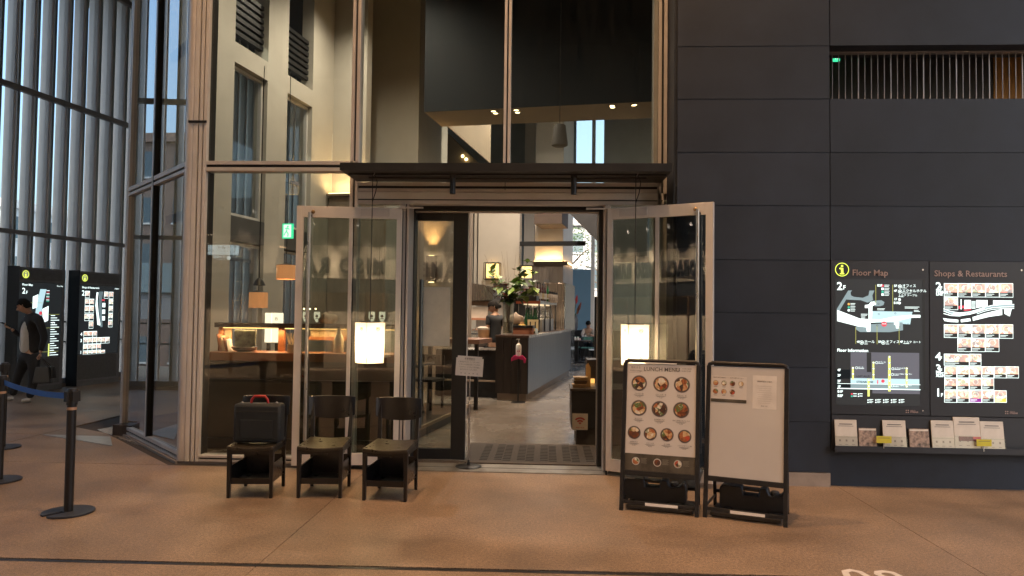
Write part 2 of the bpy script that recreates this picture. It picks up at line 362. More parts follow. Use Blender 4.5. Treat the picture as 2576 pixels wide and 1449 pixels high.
# slab between the side glazing and the restaurant front
MB('W').prism([(-6.346, 7.378), (-3.87, 7.378), (-5.62, 9.15), (-6.346, 9.6)], (0, 0, .0118), o=(0, 0, -.0125), u=(1, 0, 0), v=(0, 1, 0)).build('floor_slab', FLOOR, fl)
m = MB('W').box(-11, 12, 4.512, 4.548, -.0125, -.001)
for i in range(len(m.v)): m.v[i].y += ysh(m.v[i].x)
m.build('drain_channel', M('dark_drain_steel', (.03, .03, .034), .35, .6), fl)
MB('W').box(-1.62, .80, 7.372, 7.745, -.012, .006).build('threshold_strip', STEELF, fl)
MB('W').box(-1.62, .80, 7.55, 7.556, .0062, .008).build('threshold_groove', GASKET, fl)
MB('W').prism([(-6.30, 8.93), (-5.40, 8.88), (-5.02, 8.30)], (0, 0, .008), o=(0, 0, 0), u=(1, 0, 0), v=(0, 1, 0)).build('corner_plate', STEELF, fl)
t = link('painted_number', text_mesh('09', .37, .012, 0, 'LEFT', M('white_floor_paint', (.62, .58, .54), .6, 0, .1, 20), 1.1), fl); t.matrix_basis = lmat(fl).inverted() @ Matrix.Translation((1.835, 4.655, .0022)) @ Matrix.Rotation(R(-1.5), 4, 'Z')

# --- restaurant floor
m = MB('I'); m.add([(-6.9, 7.0, -.012), (6, 5.9, -.012), (6, 27, -.012), (-7.2, 27, -.012)], [(0, 1, 2, 3)])
m = MB('W').prism([(-5.9, 9.4), (-3.75, 7.52), (7, 7.52), (9, 30), (-2.5, 30)], (0, 0, .010), o=(0, 0, -.012), u=(1, 0, 0), v=(0, 1, 0))
struct('restaurant_floor', m, INFLOOR, 'polished grey concrete floor inside the restaurant')
m = MB('I').box(-6.8, -3.04, 8.05, 11.3, 0, .13); plat = struct('raised_floor', m, DKWOOD, 'raised dark floor of the window booths')
MB('I').box(-3.04, -3.02, 8.05, 11.3, .10, .145).build('edge_strip', M('worn_edge_strip', (.33, .25, .18), .5), plat)

# --- dark roof over the concourse, wall behind the camera with the opposite shop front
struct('ceiling', MB('W').box(-12, 9.4, -9, 7.4, 9.4, 9.7), M('dark_ceiling', (.05, .048, .046), .8), 'dark high ceiling of the concourse')
struct('roof_slab', MB('W').box(-12.0, -5.6, 7.4, 42, 9.4, 9.7), MATS['dark_ceiling'], 'dark ceiling along the louvre screen')
struct('end_wall', MB('W').box(-12.2, 9.4, -9.3, -9, 0, 9.7), M('concourse_back_wall', (.10, .09, .08), .8), 'plain wall far behind the opposite shops')

def opp_shop(x0, x1, y, tsx, lab):
    t = thing('opposite_shop', lab, 'shop', ((x0+x1)/2, y, 0))
    MB('W').box(x0, x1, y-2.6, y-2.5, 0, 3.5).build('back_wall', BROWNW, t)
    MB('W').box(x0, x1, y-.3, y, 3.42, 9.4).build('upper_wall', M('taupe_upper_wall', (.10, .085, .07), .8), t)
    MB('W').box(x0, x1, y-.3, y-.02, 2.12, 2.5).build('dark_beam', BLACK, t)
    MB('W').box(x0, x1, y-.1, y, 2.5, 3.42).build('sign_band', M('cream_tile', (.52, .44, .33), .4, 0, .1, 30), t)
    gm = MB('W')
    for k in range(int((x1-x0)/.1)): gm.box(x0+k*.1, x0+k*.1+.006, y, y+.002, 2.5, 3.42)
    for k in range(9): gm.box(x0, x1, y, y+.002, 2.5+k*.1, 2.506+k*.1)
    gm.build('tile_joints', M('tile_joint', (.20, .17, .13), .8), t)
    sh = Sheet(t, (x1, y+.01, 3.42), (-1, 0, 0), (0, 0, 1))
    me = text_mesh('ZOBACHI  MISO RAMEN', .60, .03, .03, 'CENTER', BLACK, 1.25)
    o = link('sign_lettering', me, t); p = Vector(((x0+x1)/2, y+.04, 2.84))
    o.matrix_basis = lmat(t).inverted() @ Matrix(((-tsx, 0, 0, p.x), (0, 0, 1, p.y), (0, 1, 0, p.z), (0, 0, 0, 1)))
    for k in range(4):
        bx = x0 + (x1-x0)*(k+.5)/4
        MB('W').box(bx-.55, bx+.55, y-.25, y-.2, .0, 2.1).build('shop_curtain', M('beige_curtain', (.45, .36, .26), .8, 0, .1, 3, stretch=(8, 8, .3)), t)
    for k in range(6):
        bx = x0+(x1-x0)*(k+.5)/6
        m = MB('W').tube([(bx, y+.55, 4.1), (bx, y+.5, 3.92)], .06, 10); o = m.build('sign_spotlight', BLACK, t)
        lamp('sign_spot', 'SPOT', (bx, y+.6, 4.0), 1500, (1, .82, .6), t, (bx, y, 2.9), .04, 75, .8)
    lamp('shop_glow', 'AREA', ((x0+x1)/2, y-1.2, 3.3), 260, WARM, t, ((x0+x1)/2, y-1.2, 0), x1-x0-1, size_y=1.6)
    return t
opp_shop(-4.6, 2.4, -6.0, .80, 'tiled opposite shop front with ZOBACHI MISO RAMEN lettering, behind the viewer')
opp_shop(-11.4, -6.6, -2.5, .50, 'second tiled opposite front with large dark lettering, further along the concourse')
MB('W').box(2.6, 9.4, -6.4, -6.0, 0, 9.4).build('opposite_wall', M('plain_dark_wall', (.09, .08, .075), .7), None, 'plain dark wall across the concourse beside the ramen front', 'wall')
# hanging wayfinding sign across the way (its mirror image shows in the shop window)
t = ds_ = thing('direction_sign', 'white hanging sign with arrows and toilet symbols across the concourse', 'sign', (-5.45, -1.6, 2.84))
MB('W').box(-6.25, -4.55, -1.66, -1.60, 2.84, 3.34).build('sign_box', EM('sign_white_lit', (.75, .9, .9), 6), t)
MB('W').box(-6.25, -4.9, -1.66, -1.60, 2.52, 2.83).build('lower_sign_box', BLACK, t)
sh = Sheet(t, (-4.55, -1.597, 3.34), (-1, 0, 0), (0, 0, 1))
for k, s_ in enumerate(('↑', '→')): sh.text(s_, .08, .14+k*.22, .24, INK, bold=.01)
for k in range(3): sh.ring(.5+k*.27, .13, .075, .09, INK); sh.rect(.46+k*.27, .09, .08, .08, INK)
sh.ring(.5, .36, .075, .09, INK); sh.text('エクセルホテル', .65, .33, .15, INK); sh.text('Excel Hotel', .65, .44, .08, INK)
lw = EM('sign_letter_lit', (.85, 1, 1), 7); sh.disc(.5, .66, .11, lw); sh.text('井の頭線', .68, .62, .16, lw, bold=.01); sh.text('Inokashira Line', .68, .74, .08, lw); sh.flush()
m = MB('W').tube([(-5.9, -1.63, 3.34), (-5.9, -1.63, 23.6)], .012, 6); m.build('hanger_rod', BLACK, t); MB('W').tube([(-4.9, -1.63, 3.34), (-4.9, -1.63, 23.6)], .012, 6).build('hanger_rod', BLACK, t)
ds_.location = (-5.5, 3.0, 2.52); ds_.scale = (.33, .33, .33)

# --- ceiling downlights of the concourse
def downlight(x, y, z, e, lab, size=.07, spot=95, col=WARM, grp='downlights in the concourse ceiling'):
    t = thing('ceiling_downlight', lab, 'ceiling light', (x, y, z), 0, grp)
    MB().lathe([(size, -.02), (size+.02, -.02), (size+.02, .03), (size, .03)], n=20, cap=False).build('trim_ring', BLACK, t)
    MB().lathe([(.001, -.004), (size*.9, -.004), (size*.9, .0)], n=20).build('lamp_disc', EM('lamp_glow', (1, .75, .45), 14), t)
    lamp('downlight', 'SPOT', (x, y, z-.05), e, col, t, None, size*.9, spot, .8)
    return t
DL = [(-7.4, 6.4, 450), (-2.2, 5.8, 4000), (.9, 4.6, 3400), (3.7, 4.6, 1500), (-.4, 1.6, 900), (2.6, 1.2, 800), (5.6, 2.4, 700), (-2.4, -1.6, 500), (.6, -1.6, 500)]
for x, y, e in DL: downlight(x, y, 9.37, e*.36, 'round warm downlight set in the dark concourse ceiling above the floor')

# --- right-hand wall of dark panels (each a panel with a lapped lower edge)
w = thing('panel_wall', 'dark charcoal panelled wall to the right of the restaurant entrance', 'wall', (3.4, WY, 0))
px0, pxs, px1 = 1.235, 2.681, 6.2
core = MB('W').box(px0+.004, pxs, WY+.06, WY+.36, .0, 9.4).box(pxs, 9.4, WY+.06, WY+.36, 0, 3.69).box(pxs, 9.4, WY+.06, WY+.36, 4.205, 9.4).box(px1, 9.4, WY+.06, WY+.36, 3.69, 4.205)
core.build('wall_core', PANEL, w)
zs = [.135, .607, 1.12, 1.633, 2.137, 2.658, 3.172, 3.688, 4.203, 4.72, 5.24, 5.76, 6.28, 6.8, 7.32, 9.4]
def panel(x0, x1, z0, z1, mat=PANEL, name='wall_panel', dy=0):
    m = MB('W'); f = WY+dy   # lower edge stands 14 mm proud
    m.add([(x0, f-.001, z0), (x1, f-.001, z0), (x1, f+.003, z1), (x0, f+.003, z1), (x0, f+.06, z0), (x1, f+.06, z0), (x1, f+.06, z1), (x0, f+.06, z1)],
          [(0, 1, 2, 3), (4, 7, 6, 5), (0, 4, 5, 1), (3, 2, 6, 7), (0, 3, 7, 4), (1, 5, 6, 2)])
    return m.build(name, mat, w)
for k in range(len(zs)-1):
    panel(px0, pxs-.004, zs[k]+.0012, zs[k+1]-.0012)
    if zs[k] >= 2.13 and abs(zs[k]-3.688) > .01:
        for a, b in ((pxs+.004, 4.87), (4.878, 7.1), (7.108, 9.4)): panel(a, b, zs[k]+.0012, zs[k+1]-.0012)
panel(4.92, 7.1, .0, 2.13); panel(7.108, 9.4, 0, 2.13)
MB('W').box(px0, 1.9, WY+.0, WY+.058, 0, .128).build('concrete_skirting', M('skirting_concrete', (.30, .25, .21), .8, 0, .15, 6, .3, 90), w)
MB('W').box(1.908, pxs-.004, WY+.0, WY+.058, 0, .128).build('concrete_skirting', MATS['skirting_concrete'], w)
MB('W').box(1.205, px0, WY+.02, FY+.12, 0, 9.4).build('wall_return', PANEL, w)

# --- opening in that wall: gallery with balustrade behind it
struct('gallery_floor', MB('W').box(pxs+.01, 9.4, WY+.37, 12, 3.45, 3.66), M('gallery_floor', (.3, .27, .25), .6), 'floor of the upper gallery behind the wall opening')
struct('gallery_ceiling', MB('W').box(pxs+.01, 9.4, WY+.37, 12, 4.85, 5.0), M('gallery_dark', (.42, .36, .33), .7), 'ceiling of the upper gallery')
struct('gallery_wall', MB('W').box(2.4, 9.4, 11.4, 11.6, 3.4, 5.0), MATS['gallery_dark'], 'dim brown wall at the back of the upper gallery')
struct('gallery_side_wall', MB('W').box(2.4, 2.6, WY+.37, 11.4, 3.4, 5.0), MATS['gallery_dark'], 'side wall of the upper gallery')
MB('W').box(4.65, 4.95, WY+.75, WY+1.3, 3.66, 4.85).build('ochre_pillar', M('ochre_plaster', (.42, .20, .05), .8), None, 'ochre yellow pillar at the right end of the upper wall opening', 'pillar')
bl = thing('balustrade', 'pale steel balustrade of thin bars in the upper wall opening', 'balustrade', (3.6, WY+.3, 3.66))
bm = M('pale_steel', (.26, .25, .26), .4, .2)
for k in range(56):
    x = pxs+.035+k*.0625; th = .0045 if k % 5 else .009
    me = MB('W').box(x-th/2, x+th/2, WY+.19, WY+.202, 3.70, 4.20).build('baluster', bm, bl)
MB('W').box(pxs+.01, 6.19, WY+.155, WY+.235, 3.692, 3.712).build('bottom_rail', M('white_sill', (.8, .8, .8), .35), bl)
MB('W').box(pxs+.01, 6.19, WY+.16, WY+.22, 4.188, 4.203).build('top_rail', bm, bl)
MB('W').tube([(pxs, WY+1.9, 4.02), (4.4, WY+1.5, 4.06)], .018, 8).build('handrail', bm, bl)
xq = atY(2103, 140, WY+.47); dq = xq - Vector((2.7675, xq.y, 4.09))
t = thing('exit_sign', 'small green lit exit sign at the left end of the upper opening', 'exit sign', (xq.x, WY+.47, xq.z-.06))
MB('W').box(2.735, 2.80, WY+.45, WY+.48, 4.03, 4.15).build('sign_box', EM('exit_green', (.05, .75, .35), 1.3), t)
MB('W').box(2.752, 2.758, WY+.446, WY+.449, 4.045, 4.135).box(2.775, 2.784, WY+.446, WY+.449, 4.045, 4.135).build('pictogram', EM('exit_white', (.9, 1, .95), 1.2), t)
for c_ in t.children: c_.location = dq
for i, (x, z0_) in enumerate(((3.62, 3.66), (4.28, 3.66))):
    t = thing('gallery_chair', ['pale chair on the upper gallery behind the bars', 'brown wooden chair on the upper gallery near the pillar'][i], 'chair', (x, WY+1.0, 3.66))
    cm = [PALEWD, REDWOOD][i]
    MB().box(-.2, .2, -.2, .2, .40, .44).build('seat', cm, t); MB().box(-.2, .2, .17, .2, .44, .72+.06*i).build('backrest', cm, t)
    for sx in (-1, 1):
        for sy in (-1, 1): MB().box(sx*.18-.015, sx*.18+.015, sy*.18-.015, sy*.18+.015, 0, .4).build('leg', cm, t)
lamp('gallery_lamp', 'POINT', (4.2, WY+1.4, 4.75), 110, (1, .8, .65), downlight(4.2, WY+1.4, 4.83, 4, 'small warm downlight in the gallery ceiling behind the bars', .05, 110, WARM, 'gallery downlights'))
downlight(3.1, WY+2.0, 4.83, 4, 'small warm downlight in the gallery ceiling behind the bars', .05, 120, WARM, 'gallery downlights')

# ------------------------------------------------------------------ restaurant shell
zc = 9.4
def iw(name, b0, b1, a0, a1, z0, z1, mat, label, parent=None, kind='structure'):
    o = MB('I').box(b0, b1, a0, a1, z0, z1).build(name, mat, parent, label if not parent else None, kind=kind if not parent else None); return o
q1, q2 = I(6, 28.2), I(-9.2, 28.2)
m = MB('W').prism([(-5.75, 9.35), (-3.9, 7.45), (8, 7.45), (q1.x, q1.y), (q2.x, q2.y), (-5.9, 14)], (0, 0, .3), o=(0, 0, 9.4), u=(1, 0, 0), v=(0, 1, 0))
struct('upper_fascia', MB('W').box(1.21, 8, FY+.37, FY+.5, 0, 9.4), MATS['dark_ceiling'], 'dark wall closing the restaurant behind the panelled wall')
struct('upper_side_fascia', MB('W').prism([(-3.9, FY+.05), (-5.6, 9.25), (-5.5, 9.35), (-3.8, FY+.15)], (0, 0, .08), o=(0, 0, 9.31), u=(1, 0, 0), v=(0, 1, 0)), MATS['dark_ceiling'], 'dark fascia above the side glazing')
struct('restaurant_ceiling', m, M('restaurant_ceiling', (.16, .14, .12), .8), 'high dim ceiling of the restaurant')
LB = -6.84
lw_ = thing('window_wall', 'tall beige left wall of the restaurant with deep window openings', 'wall', I(LB, 11, 0), -RI)
def lwp(name, a0, a1, z0, z1, mat, b0=LB-.25, b1=LB): return MB('I').box(b0, b1, a0, a1, z0, z1).build(name, mat, lw_)
lwp('wall_pier', 8.85, 10.55, 0, zc, PLASTER); lwp('wall_pier', 11.56, 12.25, 0, zc, PLASTER); lwp('wall_pier', 13.22, 14.12, 0, zc, PLASTER)
for a0, a1 in ((10.55, 11.56), (12.25, 13.22)):
    lwp('dark_beam', a0, a1, 2.72, 3.12, M('dark_grey_beam', (.07, .07, .07), .6))
    lwp('window_header', a0, a1, 5.62, 5.95, PLASTER)
    for z in (6.15, 6.27, 6.39, 6.51, 6.63, 6.75, 6.87): lwp('vent_slat', a0, a1, z, z+.07, DARKMET, LB-.2, LB-.1)
    for z0_, z1_ in ((.12, 2.70), (3.14, 5.60)):
        lwp('window_pane', a0+.05, a1-.05, z0_+.04, z1_-.04, CLEAR, LB-.13, LB-.12)
        for q in (a0, a1-.05): lwp('window_frame', q, q+.05, z0_, z1_, ALU2, LB-.16, LB-.09)
        for q in (z0_, z1_-.04): lwp('window_frame', a0+.05, a1-.05, q, q+.04, ALU2, LB-.16, LB-.09)
    lwp('window_sill', a0, a1, 0, .12, DARKMET)
lwp('window_header', 14.12, 16.0, 5.3, zc, PLASTER)
lwp('window_frame', 14.12, 14.17, 0, 5.3, ALU2); lwp('window_frame', 15.0, 15.05, 0, 5.3, ALU2, LB-.16, LB-.09)
iw('cross_wall', LB, -6.10, 14.14, 14.4, 0, zc, PLASTER, 'narrow beige wall facing the entrance beside the left windows')
iw('wood_dado', LB+.02, -5.6, 13.98, 14.10, 0, 3.95, GREYWD, 'greyed wood panelling with hidden light on its ledge')
iw('dado_ledge', LB+.02, -5.55, 13.86, 14.12, 3.952, 4.0, M('ledge_wood', (.14, .10, .07), .6), 'thin wooden ledge with cove light')
iw('beige_column', LB, -5.60, 16.0, 18.3, 0, zc, PLASTER, 'broad beige column rising through the restaurant')
iw('middle_wall', -5.6, -3.98, 20.0, 20.3, 0, 4.9, PLASTER, 'warm beige wall behind the bar')
for bq in (-5.30, -5.18):
    MB('I').box(bq-.012, bq+.012, 19.98, 19.995, 2.2, 4.9).build('conduit', BLACK, None, ['slim black vertical pipe on the beige wall, nearer the hood', 'slim black vertical pipe on the beige wall, nearer the lamps'][bq > -5.2], 'pipe', group='wall pipes')
iw('far_wall', -9.0, -4.15, 24.5, 24.8, 0, zc, GREYPL, 'grey blue wall far back in the restaurant')
iw('slim_column', -4.55, -4.2, 23.6, 24.4, 0, zc, PLASTER2, 'slim white column')
iw('far_column', -3.9, -3.03, 22.0, 24.4, 3.22, zc, PLASTER2, 'square white column above the panelled base')
iw('right_far_wall', -2.30, -.25, 27.9, 28.2, 0, zc, PLASTER, 'beige wall right of the bright back window')
iw('left_far_wall', -5.2, -3.37, 27.85, 28.0, 6.2, zc, GREYPL, 'grey wall piece left of the bright upper window')
iw('right_wall', -.2, -.0, 13.6, 18.6, 0, zc, PLASTER, 'long right wall of the restaurant')
rw = thing('side_window_wall', 'glazed right side of the back dining room', 'window', I(-.1, 21.5, 0), -RI)
for a in (18.62, 20.55, 22.5, 24.3, 26.1, 27.8): MB('I').box(-.18, -.10, a, a+.08, 0, zc).build('mullion', ALU2, rw)
for a in (18.7, 20.63, 22.58, 24.38, 26.18): MB('I').box(-.145, -.135, a, a+1.6, .1, zc).build('window_pane', CLEAR, rw)
struct('right_near_wall', MB('W').box(2.34, 2.39, FY+.2, 13.5, 0, zc), PLASTER, 'right wall of the restaurant near the entrance')
struct('right_link_wall', MB('W').box(2.0, 2.6, 13.5, 13.7, 0, zc), PLASTER, 'short wall closing the right side of the restaurant')
# bulkhead
bk = thing('dark_bulkhead', 'big dark box hanging under the restaurant ceiling with lights below', 'bulkhead', I(-2.2, 13, 5.3), -RI)
MB('I').box(-4.38, 2.2, 12.8, 12.82, 5.30, zc).build('fascia', BULK, bk)
MB('I').box(-4.38, 2.2, 12.822, 13.9, 5.302, 5.4).build('soffit', SOFFIT, bk)
MB('I').box(-4.38, -4.36, 12.822, 18, 5.402, zc).build('side_panel', SOFFIT, bk)
def spotl(b, a, z, e, lab, grp, tgt=None, r=.05):
    t = thing('recessed_spotlight', lab, 'ceiling light', I(b, a, z), 0, grp)
    MB().lathe([(r, -.006), (r+.015, -.006), (r+.015, .02), (r, .02)], n=16, cap=False).build('trim_ring', BLACK, t)
    MB().lathe([(.001, -.003), (r*.85, -.003), (r*.85, 0)], n=16).build('lamp_disc', EM('spot_glow', (1, .72, .36), 9), t)
    if e: lamp('spotlight', 'SPOT', I(b, a, z-.03), e, WARM, t, tgt, .04, 85, .7)
    return t
SPL = ['first warm spotlight in the front row under the bulkhead', 'front row spotlight close beside the glazing post', 'first warm spotlight in the back row under the bulkhead', 'back row spotlight just right of the glazing post', 'front row spotlight above the bright window, nearer the speaker', 'front row spotlight above the bright window, nearer the frame', 'back row spotlight above the bright window, nearer the speaker', 'back row spotlight above the bright window, nearer the frame']
for q_, (px, py, e) in enumerate(((1230, 266, 90), (1289, 264, 90), (1247, 285, 0), (1302, 283, 60), (1535, 247, 90), (1593, 242, 90), (1541, 270, 0), (1594, 265, 60))):
    d = ray(px, py); tt = (5.296-CAM_H)/d.z; p = CAM+d*tt; b_, a_ = p.dot(BX), p.dot(AX)
    spotl(b_, min(max(a_, 12.95), 13.8), 5.296, e, SPL[q_], 'spotlights under the bulkhead')
# second bulkhead further back, stair underside, dark beam
bk2 = thing('far_bulkhead', 'small brown ceiling box over the back of the dining room', 'bulkhead', I(-3.5, 20.5, 4.5), -RI)
p0 = atA(1344, 563, 20.6); p1 = atA(1414, 563, 20.6)
MB('I').box(p0[0], p1[0], 20.6, 21.9, p0[1], 5.3).build('fascia', M('brown_soffit', (.10, .07, .055), .7), bk2)
st = thing('stair_flight', 'dark underside of a stair slanting across the back of the dining room', 'stair', I(-1.6, 21, 3.8), -RI)
a, b, c, d_ = atA(1425, 528, 18.6), atA(1498, 600, 18.6), atA(1530, 600, 18.6), atA(1530, 528, 18.6)
MB('I').prism([(a[0], a[1]+.5), a, b, (b[0]+.35, b[1]-.45), (b[0]+1.3, b[1]-.45), (b[0]+1.3, a[1]+.5)], (0, 2.2, 0), o=(0, 18.6, 0), u=(1, 0, 0), v=(0, 0, 1)).build('soffit', M('dark_stair_soffit', (.06, .06, .065), .6), st)
p0 = atA(1307, 613, 19.8); p1 = atA(1472, 613, 19.8)
iw('beam', p0[0], p1[0], 19.8, 19.95, p0[1]-.06, p0[1]+.06, DARKMET, 'slim dark tie beam across the dining room')
# upper stair shape seen above the canopy
st2 = thing('upper_stair', 'brown sloping stair side high in the restaurant behind the glass', 'stair', I(-6, 23, 5.5), -RI)
a, b, c = atA(1121, 330, 23.8), atA(1205, 412, 23.8), atA(1121, 440, 23.8)
MB('I').prism([a, b, (b[0], c[1]), c], (0, .5, 0), o=(0, 23.8, 0), u=(1, 0, 0), v=(0, 0, 1)).build('side_panel', SOFFIT, st2)
for px, py in ((1163, 392), (1172, 400)):
    b_, z_ = atA(px, py, 23.7); t = thing('stair_spotlight', 'tiny warm spotlight on the sloping stair side', 'ceiling light', I(b_, 23.74, z_), 0, 'stair spotlights')
    MB().ball((0, 0, 0), .05).build('lamp_bulb', EM('spot_glow', (1, .72, .36), 9), t)

# panelled base with cove light
cv = thing('panelled_column_base', 'oak-boarded column base with glowing cove ledge behind the bar', 'column base', I(-3.4, 22, 0), -RI)
n = 9; b0, b1 = -3.9, -3.03; wd_ = (b1-b0)/n
for k in range(n): MB('I').box(b0+k*wd_+.003, b0+(k+1)*wd_-.003, 21.93, 21.96, 0, 3.05).build('board', GREYWD, cv)
for k in range(12): MB('I').box(b1+.002, b1+.02, 21.93+k*.2+.003, 21.93+(k+1)*.2-.003, 0, 3.05).build('board', GREYWD, cv)
MB('I').box(b0-.05, b1, 21.96, 24.3, 0, 3.2).build('core', GREYWD, cv)
MB('I').prism([(0, 3.05), (0, 3.17), (-.16, 3.17), (-.05, 3.05)], (b1+.16-b0, 0, 0), o=(b0, 21.93, 0), u=(0, 1, 0), v=(0, 0, 1)).build('ledge', M('ledge_wood2', (.22, .17, .13), .5), cv)
MB('I').box(b0, b1, 21.86, 21.9, 3.175, 3.19).build('cove_strip', EM('cove_glow', (1, .62, .25), 9), cv)
MB('I').box(b1+.04, b1+.08, 21.95, 24.2, 3.175, 3.19).build('cove_strip', MATS['cove_glow'], cv)
MB('I').box(LB+.05, -5.65, 13.90, 13.94, 4.002, 4.02).build('cove_strip', MATS['cove_glow'], None, 'glowing strip light on the ledge beside the left windows', 'strip light')

# back windows with mullions
bw = thing('back_window', 'tall bright back window of the restaurant', 'window', I(-3.1, 28, 0), -RI)
MB('I').box(-5.2, -2.76, 28.0, 28.01, 3.30, 9.3).build('window_pane', CLEAR, bw); MB('I').box(-2.63, -2.31, 28.0, 28.01, .3, 9.3).build('window_pane', CLEAR, bw)
MB('I').box(-2.76, -2.63, 27.9, 28.08, 0, 9.3).build('mullion', ALU2, bw)
MB('I').box(-5.2, -2.76, 27.95, 28.05, 4.95, 5.0).build('transom', ALU2, bw)
iw('blue_panel', -5.2, -2.76, 27.85, 28.0, 0, 3.29, BLUEP, 'tall plain blue panel below the back window', kind='structure')

# ------------------------------------------------------------------ the glazed shop front
sf = thing('glazed_shop_front', 'aluminium framed glass front of the restaurant, two storeys high', 'shop front', (-1.2, FY, 0))
def fm(name, x0, x1, z0, z1, mat=ALU, y0=FY, y1=FY+.14): return MB('W').box(x0, x1, y0, y1, z0, z1).build(name, mat, sf, bevel=.002)
def vpost(x0, x1, z0, z1):                   # post with a dark gasket line between two pale strips
    w_ = (x1-x0); fm('mullion', x0, x0+w_*.38, z0, z1); fm('mullion', x1-w_*.38, x1, z0, z1); fm('gasket', x0+w_*.38, x1-w_*.38, z0, z1, GASKET, FY+.02)
def hrail(x0, x1, z0, z1):
    h = z1-z0; fm('transom', x0, x1, z0, z0+h*.36); fm('transom', x0, x1, z1-h*.36, z1); fm('gasket', x0, x1, z0+h*.36, z1-h*.36, GASKET, FY+.02)
ztop = 9.3
MB('W').tube([(-3.79, FY+.05, .02), (-3.79, FY+.05, ztop)], .055, 16).build('round_post', ALU, sf, smooth=True)
fm('corner_backing', -3.83, -3.60, .02, ztop, GASKET, FY+.06, FY+.2)
fm('mullion', -3.745, -3.700, .02, ztop, ALU2); fm('mullion', -3.683, -3.650, .02, ztop, ALU2); fm('mullion', -3.636, -3.602, .02, ztop, ALU2)
fm('corner_clip', -3.80, -3.602, 3.56, 3.585, DARKMET, FY-.01, FY)
fm('plinth', -3.83, -2.0, -.01, .02, M('plinth_stone', (.26, .22, .19), .8), FY+.01)
hrail(-3.60, -2.07, .022, .085); hrail(-3.60, -1.98, 3.053, 3.158)
vpost(-2.067, -1.979, .02, ztop)
hrail(-1.98, 1.13, 2.84, 2.94)
vpost(-.474, -.404, 3.01, ztop)
fm('reveal', 1.062, 1.105, 2.94, ztop, M('reveal_grey', (.24, .25, .24), .6)); vpost(1.108, 1.20, 2.7, ztop)
fm('wide_header', -1.98, 1.2, 2.765, 2.835, ALU2); fm('gasket', -1.98, 1.2, 2.752, 2.765, GASKET, FY+.01); fm('wide_header', -1.98, 1.2, 2.715, 2.752, ALU)
fm('joint', -.452, -.446, 2.86, 2.94, GASKET, FY-.003, FY)
vpost(-1.50, -1.44, .0, 2.715); vpost(.575, .625, 0, 2.715); fm('mullion', 1.07, 1.2, 0, 2.715)
hrail(-1.98, -1.5, .022, .085); hrail(.625, 1.07, .022, .085)
def gp(x0, x1, z0, z1, mat=SHOPGL): return MB('W').box(x0, x1, FY+.05, FY+.062, z0, z1).build('glass_pane', mat, sf)
gp(-3.60, -2.07, .085, 3.05); gp(-3.60, -2.07, 3.16, ztop); gp(-1.98, -.475, 2.94, ztop); gp(-.403, 1.06, 2.94, ztop)
gp(-1.98, -1.5, .085, 2.715); gp(.625, 1.07, .085, 2.715)
# dark entrance frame and sliding leaf behind the opening
DY = 7.75
def dX(px): return atY(px, 800, DY).x
def dZ(py): return atY(1288, py, DY).z
ef = thing('entrance_surround', 'dark bronze surround of the open restaurant entrance', 'door frame', (-.45, DY+.05, 0))
def em_(name, x0, x1, z0, z1, y0=DY, y1=DY+.14, mat=DARKMET): return MB('W').box(x0, x1, y0, y1, z0, z1).build(name, mat, ef, bevel=.002)
em_('side_jamb', dX(1026), dX(1040), 0, 2.86); em_('side_jamb', dX(1505), dX(1522), 0, 2.86); em_('head', dX(1040), dX(1505), dZ(529), dZ(505))
em_('head_strip', dX(1036), dX(1506), dZ(531)-.012, dZ(531), DY+.02, DY+.10, ALU)
em_('inner_jamb', dX(1503), dX(1505), 0, dZ(531), DY+.15, DY+.16, ALU2)
em_('soffit', -1.44, .575, 2.80, 2.83, FY+.142, DY-.002, DARKMET)
em_('reveal', -1.46, -1.44, 0, 2.80, FY+.145, DY-.002, ALU); em_('reveal', .578, .60, 0, 2.80, FY+.145, DY-.002, ALU)
for x, sg in ((-1.40, 1), (.50, -1)):
    em_('closer_arm', x-.12, x+.12, 2.655, 2.672, FY-.09, FY-.07, ALU); em_('closer_bracket', x-.10*sg-.03, x-.10*sg+.03, 2.64, 2.70, FY-.06, FY-.003, ALU)
sd = thing('sliding_door', 'dark framed sliding glass door standing at the left of the entrance', 'door', (-1.16, DY+.2, 0))
def sdm(name, x0, x1, z0, z1, mat=DARKMET, y0=DY+.15, y1=DY+.21): return MB('W').box(x0, x1, y0, y1, z0, z1).build(name, mat, sd, bevel=.002)
q = 1.019
xa, xb, xc, xd = dX(1030)*q, dX(1045)*q, dX(1138)*q, dX(1174)*q; gt, gb = 1.6+(dZ(556)-1.6)*q, 1.6+(dZ(1133)-1.6)*q
sdm('stile', xa, xb, .012, 2.78); sdm('stile', xc, xd, .012, 2.78); sdm('rail', xb, xc, gt, 2.78); sdm('rail', xb, xc, .012, gb)
sdm('glass_pane', xb, xc, gb, gt, DOORGL, DY+.175, DY+.185); sdm('edge_strip', xd+.001, xd+.008, .03, 2.70, ALU2)
MB('W').tube([(dX(1055), DY+.10, .35), (dX(1055), DY+.10, 1.95)], .022, 10).build('pull_bar', M('dark_steel_bar', (.12, .14, .15), .3, .8), sd, smooth=True)
nx0, nx1 = atY(1061, 800, DY+.145).x, atY(1132, 800, DY+.145).x; nz0, nz1 = atY(1090, 871, DY+.145).z, atY(1090, 722, DY+.145).z
sdm('frosted_film', nx0, nx1, nz0, nz1, M('frosted_film', (.62, .60, .50), .6), DY+.143, DY+.147)
